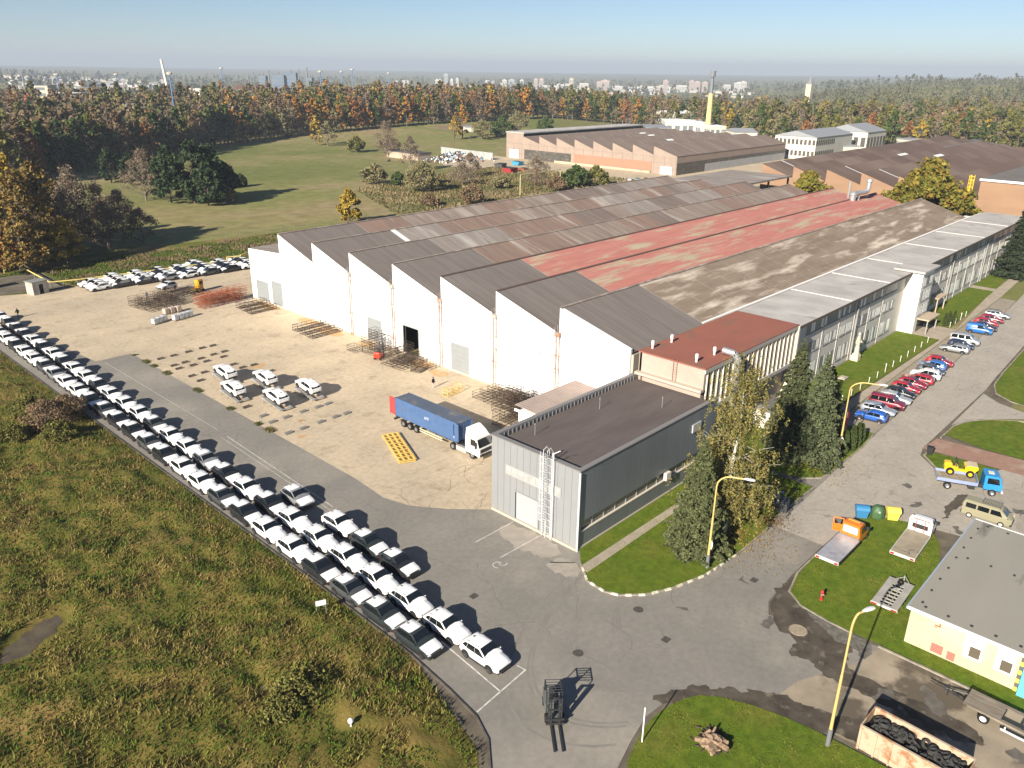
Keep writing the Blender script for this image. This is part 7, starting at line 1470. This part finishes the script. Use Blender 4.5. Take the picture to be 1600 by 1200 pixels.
for i,p in enumerate(((95.4,31.3),(97.0,31.0),(98.6,31.0),(100.2,31.1))):
    tree('columnar_conifer','narrow clipped conifer in the row by the bench, %s from the street lamp'%ordw(i+1),'shrub',(p[0],p[1],.1),lambda:thuja(3.1,.42,60),'thu',(1,1,[1,1.1,1.05,.85][i]),i,'clipped conifers by the bench')
for i,p in enumerate(((163.8,39.6),(164.8,39.1),(165.8,39.5),(167,38.9))):
    tree('columnar_conifer','small clipped conifer on the lawn beside the entrance, %s from the left'%ordw(i+1),'shrub',(p[0],p[1],.1),lambda:thuja(3.1,.55,60),'thu',.8,i,'clipped conifers by the entrance')
for i,(p,h,r,k,l) in enumerate((((28.2,110.3),3.6,3.0,'brown','big brown bush beside the car lines in the rough field'),((31,111.4),3.2,2.8,'brown','brown bush joining the big one on its right'),((27.9,116),2.6,2.5,'olive','olive bush joining the big brown one on its left'),((27.7,104.8),2.4,2.3,'olive','low olive bush in front of the big brown one'),((24.4,44.6),1.5,2.2,'olive','low olive tangle of weeds in the rough field near the bottom'),((22.1,43.6),1.2,1.5,'olive','low weedy shrub beside the tangle of weeds'),((23.6,108.9),2.0,2.0,'olive','low olive shrub at the left edge of the rough field'))):
    tree('bush',l,'bush',(p[0],p[1],.2),(lambda s=i,h=h,r=r,k=k:limb_tree(300+s,h,r,k,3200 if h!=1.5 else 1300,.11,40)),'fb%d'%i,1,i)
# ---- front of the far woods: single trees
fr=random.Random(77)
KH={'orange':(22,4.6),'russet':(19,4.8),'yellow':(20,4.8),'olive':(22,5.4),'green':(20,5.8),'dark':(20,6),'brown':(22,5.),'bare':(21,5.),'willow':(18,6.2),'poplar':(24,5)}
DESC={'orange':'bright orange autumn tree','russet':'rust-red tree','yellow':'yellow-green tree','olive':'olive tree','green':'green tree','dark':'dark evergreen tree','brown':'brown thin-leaved tree','bare':'grey-brown bare tree','willow':'grey-olive willow','poplar':'tall narrow poplar'}
LINE=[(-80,268),(0,253),(60,247),(120,241),(200,234),(240,227),(300,218),(400,209),(520,204),(620,200),(700,197),(760,195),(850,191),(940,190),(985,192),(1010,196),(1100,205),(1180,212),(1250,225),(1330,222),(1450,220),(1560,218),(1680,225)]
def liney(px):
    for (a,ya),(c,yc) in zip(LINE,LINE[1:]):
        if a<=px<=c: return ya+(yc-ya)*(px-a)/(c-a)
    return 225
def ground_at(px,py):                                              # the flat land under a bearing and a dip below the horizon
    hy=107.2+(px-800)*.0131; d=45/math.tan(math.atan((py-hy)/1340.))
    return at(px,d),d
def zone(px):
    if px<330: return ['dark','green','brown','olive','brown','bare','bare','russet','olive','willow','brown']
    if px<430: return ['brown','olive','green','orange','bare','willow','brown','yellow']
    if px<800: return ['orange','orange','brown','olive','bare','willow','orange','green','brown','yellow','russet','dark','bare','olive']
    if px<1000: return ['dark','green','olive','brown','russet','willow','green','orange','bare']
    return ['green','olive','dark','brown','bare','olive','willow','yellow','green','russet','bare']
spots=[]
px=-40
while px<1000: spots.append((px,liney(px)-fr.uniform(0,1.2))); px+=fr.uniform(5,9)
px=-30
while px<1000: spots.append((px,liney(px)-fr.uniform(2.5,6))); px+=fr.uniform(9,15)
px=1005
while px<1640: spots.append((px,liney(px)-fr.uniform(0,4))); px+=fr.uniform(9,15)
spots.sort()
cnt={}
tot={}
lst=[]
for px,py in spots:
    k=fr.choice(zone(px)); (x,y),d=ground_at(px,py); lst.append((px,k,x,y,d)); tot[k]=tot.get(k,0)+1
for special in ((50,'poplar',540),(60,'poplar',560),(480,'yellow',525),(497,'willow',520),(702,'yellow',560),(715,'orange',570)): x,y=at(special[0],special[2]); lst.append((special[0],special[1],x,y,special[2])); 
for px,k,x,y,d in sorted(lst):
    cnt[k]=cnt.get(k,0)+1; h,r=KH[k]; v=fr.randint(0,2)
    tree('forest_tree' if k!='poplar' else 'poplar_tree',DESC[k]+' at the front of the far woods, %s such from left'%ordw(cnt[k]),'tree',(x,y,T(x,y)),(lambda k=k,h=h,r=r,v=v:limb_tree(500+v*7+len(k),h,r,k,{'bare':520,'thin':700}.get(SPEC[k][2],760),{'bare':.42,'thin':.55}.get(SPEC[k][2],.68),22)),'wd_%s%d'%(k,v),fr.uniform(.72,1.15),fr.uniform(0,6.28),'trees along the front of the far woods')
# ---- the mass of the woods behind
def mass(name,label,spots_,nl,ls0,seed):
    rs=np.random.RandomState(seed); VV=[];TT=[]; cache={}
    for (x,y,k,sc) in spots_:
        v=rs.randint(0,3); key=(k,v)
        if key not in cache: h,r=KH[k]; b,V,t,_=limb_tree(900+v+len(k)*3,h,r,k,int(nl*({'bare':.6,'thin':.8}.get(SPEC[k][2],1))),ls0*{'bare':.65,'thin':.8}.get(SPEC[k][2],1),16); cache[key]=(V,t)
        V,t=cache[key]; a=rs.uniform(0,6.28); c,s=math.cos(a)*sc,math.sin(a)*sc; W=np.empty_like(V); W[...,0]=V[...,0]*c-V[...,1]*s+x; W[...,1]=V[...,0]*s+V[...,1]*c+y; W[...,2]=V[...,2]*sc*rs.uniform(.9,1.1)+T(x,y)
        m_=(.3,.72,.8)[seed-1]; VV.append(W); TT.append(np.clip((t*(1-m_)+np.array([(.14,.12,.065),(.11,.115,.075),(.12,.125,.09)][seed-1])*m_)*rs.uniform(.8,1.2),0,1))  # far leaf tints blended to a flat grey-green, haze put into the colour
    me=quads(name,np.concatenate(VV),np.concatenate(TT),leafM); return link(name,me,None,label,'woods',None,'stuff')
sp1=[];sp2=[];sp3=[]
while len(sp1)<2600:
    px=fr.uniform(-60,1680); py=liney(px)-7; 
    if px<1000: py-=1
    (_,_),d0=ground_at(px,max(py,170)); d=d0+fr.uniform(5,420)*fr.random()**.6
    if 300<px<385 and d>820 and fr.random()<.4: continue
    if 985<px<1170 and 530<d<760 and fr.random()<.93: continue
    x,y=at(px,d); k=fr.choice(zone(px)+(['bare','brown','willow'] if d>d0+90 else [])); sp1.append((x,y,k,fr.uniform(.7,1.15)))
while len(sp2)<4600:
    px=fr.uniform(-60,1680); d=fr.uniform(850,2300)
    if 300<px<560 and 900<d<1250 and fr.random()<.75: continue
    if px>1400 and 1500<d<1900 and mnoise.noise(Vector((px/60,d/160,5)))>.05: continue
    x,y=at(px,d); sp2.append((x,y,fr.choice(['brown','olive','bare','willow','green','dark','brown','willow','bare']),fr.uniform(.5,.85)))
while len(sp3)<1500:
    px=fr.uniform(-60,1680); d=fr.uniform(2300,5200); x,y=at(px,d); sp3.append((x,y,fr.choice(['olive','green','dark','brown']),fr.uniform(.7,1.4)))
mass('woodland','mixed autumn woods behind the first row of trees',sp1,210,1.05,1)
mass('distant_woodland','hazy woods farther off and on the hill at right',sp2,46,1.75,2)
mass('horizon_woodland','pale woods near the horizon',sp3,26,3.,3)
# ---- fallen leaves on the birch lawn and under the thicket
def litter(name,label,c,r,n,seed,tints,z):
    rs=np.random.default_rng(seed); a=rs.uniform(0,6.28,n); q=np.abs(rs.normal(0,1,n))*r; P=np.stack([c[0]+q*np.cos(a),c[1]+q*np.sin(a),np.full(n,z)+rs.uniform(0,.03,n)],1); V,t=leaves(P,.07,rs,tints,.3,flat=3.)
    V[:,:,2]=np.maximum(V[:,:,2],z); return link(name,quads(name,V,t,leafM),None,label,'leaves',None,'stuff')
LV=[(.3,.2,.05),(.24,.15,.04),(.2,.12,.05),(.33,.24,.08)]
litter('fallen_leaves','yellow fallen leaves under the weeping birch',(68.5,32),3.6,2600,71,LV,.13)
litter('fallen_leaves','brown fallen leaves along the kerb near the dark waste container',(73.5,30.4),1.3,900,72,[(.2,.12,.05),(.16,.1,.05)],.12)
litter('fallen_leaves','scattered fallen leaves beside the tall spruces',(90,33),4.,1200,73,LV,.13)
# ---- grass blades
def blades(name,label,n,sampler,hrange,wd,tints,seed,patch):
    rs=np.random.default_rng(seed); P=[];C=[];Hh=[]
    while len(P)<n:
        s=sampler(rs)
        if s is None: continue
        x,y,z=s; f=mnoise.noise(Vector((x/patch,y/patch,seed)))+.45*mnoise.noise(Vector((x/patch*4,y/patch*4,seed))); P.append((x,y,z)); C.append(f); Hh.append(.75+.6*max(-.6,f))
    P=np.array(P); C=np.array(C); Hh=np.array(Hh); k=len(P); a=rs.uniform(0,6.28,k); h=rs.uniform(*hrange,k)*Hh; w=wd*rs.uniform(.6,1.5,k); lean=rs.normal(0,.4,(k,2))*h[:,None]
    dx=np.stack([np.cos(a)*w,np.sin(a)*w,np.zeros(k)],1); top=P+np.stack([lean[:,0],lean[:,1],h],1)
    V=np.stack([P-dx,P+dx,top],1); ti=np.array(tints); q=np.clip((C*1.5+.45)*(len(ti)-1)+rs.normal(0,.6,k),0,len(ti)-1).astype(int); t=ti[q]*(1+rs.uniform(-.3,.3,(k,1)))
    return link(name,quads(name,V,np.clip(t,0,1),leafM),None,label,'grass',None,'stuff')
ca,sa=math.cos(YAW),math.sin(YAW)
def s_field(rs):
    y=rs.uniform(20,165); x=rs.uniform(-2,33.25)
    if y<42 and x>33.2-(42-y)*.28-max(0,31-y)*.6-.2: return None
    if (x*.682-y*.731)/(x*.731+y*.682)*1340<-1700: return None
    if soil(x,y)<1.1+rs.normal(0,.15): return None
    if rs.random()>min(1,(80/(x+y))**1.): return None
    return x,y,fieldh(x,y)-.03
blades('tall_grass','rough mixed tall grass of green, olive and straw colours',150000,s_field,(.15,.5),.055,[(.065,.11,.013),(.085,.125,.016),(.105,.13,.02),(.13,.138,.026),(.155,.14,.034),(.21,.17,.055),(.2,.145,.055),(.075,.1,.018)],3,5.)
def s_poly(pts,z):
    xs=[p[0] for p in pts]; ys=[p[1] for p in pts]
    def f(rs):
        x=rs.uniform(min(xs),max(xs)); y=rs.uniform(min(ys),max(ys))
        return (x,y,z) if inpoly(x,y,pts) else None
    return f
LT=[(.065,.115,.01),(.085,.135,.013),(.11,.145,.018),(.15,.15,.03)]
blades('short_grass','short green grass at the bottom by the stump',26000,s_poly([p for p in bot if p[0]>30],.05),(.05,.16),.03,LT,4,2.)
blades('short_grass','short green grass around the recovery trucks',30000,s_poly(gtrk,.05),(.04,.12),.03,LT,5,3.)
blades('short_grass','short green grass on the birch lawn',30000,s_poly(lawn1,.09),(.04,.12),.03,LT,6,3.)
def s_verge(rs):
    x=rs.uniform(33,140); y=rs.uniform(184.6,206); return (x,y,0) if x>58 or y>203 else None
blades('verge_weeds','low weeds and straw on the verge behind the back row',22000,s_verge,(.2,.7),.12,[(.06,.1,.015),(.09,.11,.025),(.15,.125,.05),(.2,.15,.08),(.16,.12,.07)],8,6.)
def s_scrub(rs):
    x=rs.uniform(150,300); y=rs.uniform(190,290); return (x,y,0) if inpoly(x,y,[(245,190),(165,205),(190,262),(235,280),(285,282),(300,235),(318,205)]) else None
blades('scrub_weeds','dry scrub grass between main hall and scrap heap',16000,s_scrub,(.4,1.3),.3,[(.09,.09,.03),(.14,.115,.045),(.2,.155,.08),(.23,.18,.1)],9,14.)
def s_edge(rs):
    y=rs.uniform(60,131); x=48.3+rs.normal(0,.25); return (x,y,.0) if mnoise.noise(Vector((y/2.5,3,1)))>.12 and y>88 else None
blades('edge_weeds','weeds growing in the joint between asphalt and concrete',2600,s_edge,(.1,.4),.05,[(.07,.085,.02),(.12,.11,.04),(.17,.14,.06)],10,3.)
# ------------------------------------------------------------------ haze
hzm=bpy.data.materials.new('haze'); hzm.use_nodes=True; n=hzm.node_tree; n.nodes.clear(); o_=n.nodes.new('ShaderNodeOutputMaterial'); v_=n.nodes.new('ShaderNodeVolumePrincipled'); v_.inputs['Color'].default_value=(.6,.68,.82,1); v_.inputs['Density'].default_value=HAZE; v_.inputs['Anisotropy'].default_value=0.; n.links.new(v_.outputs[0],o_.inputs['Volume'])
b=MB(); b.box(-15600,15600,-15600,15600,-70,170); hzo=b.build('haze',hzm,kind='stuff')
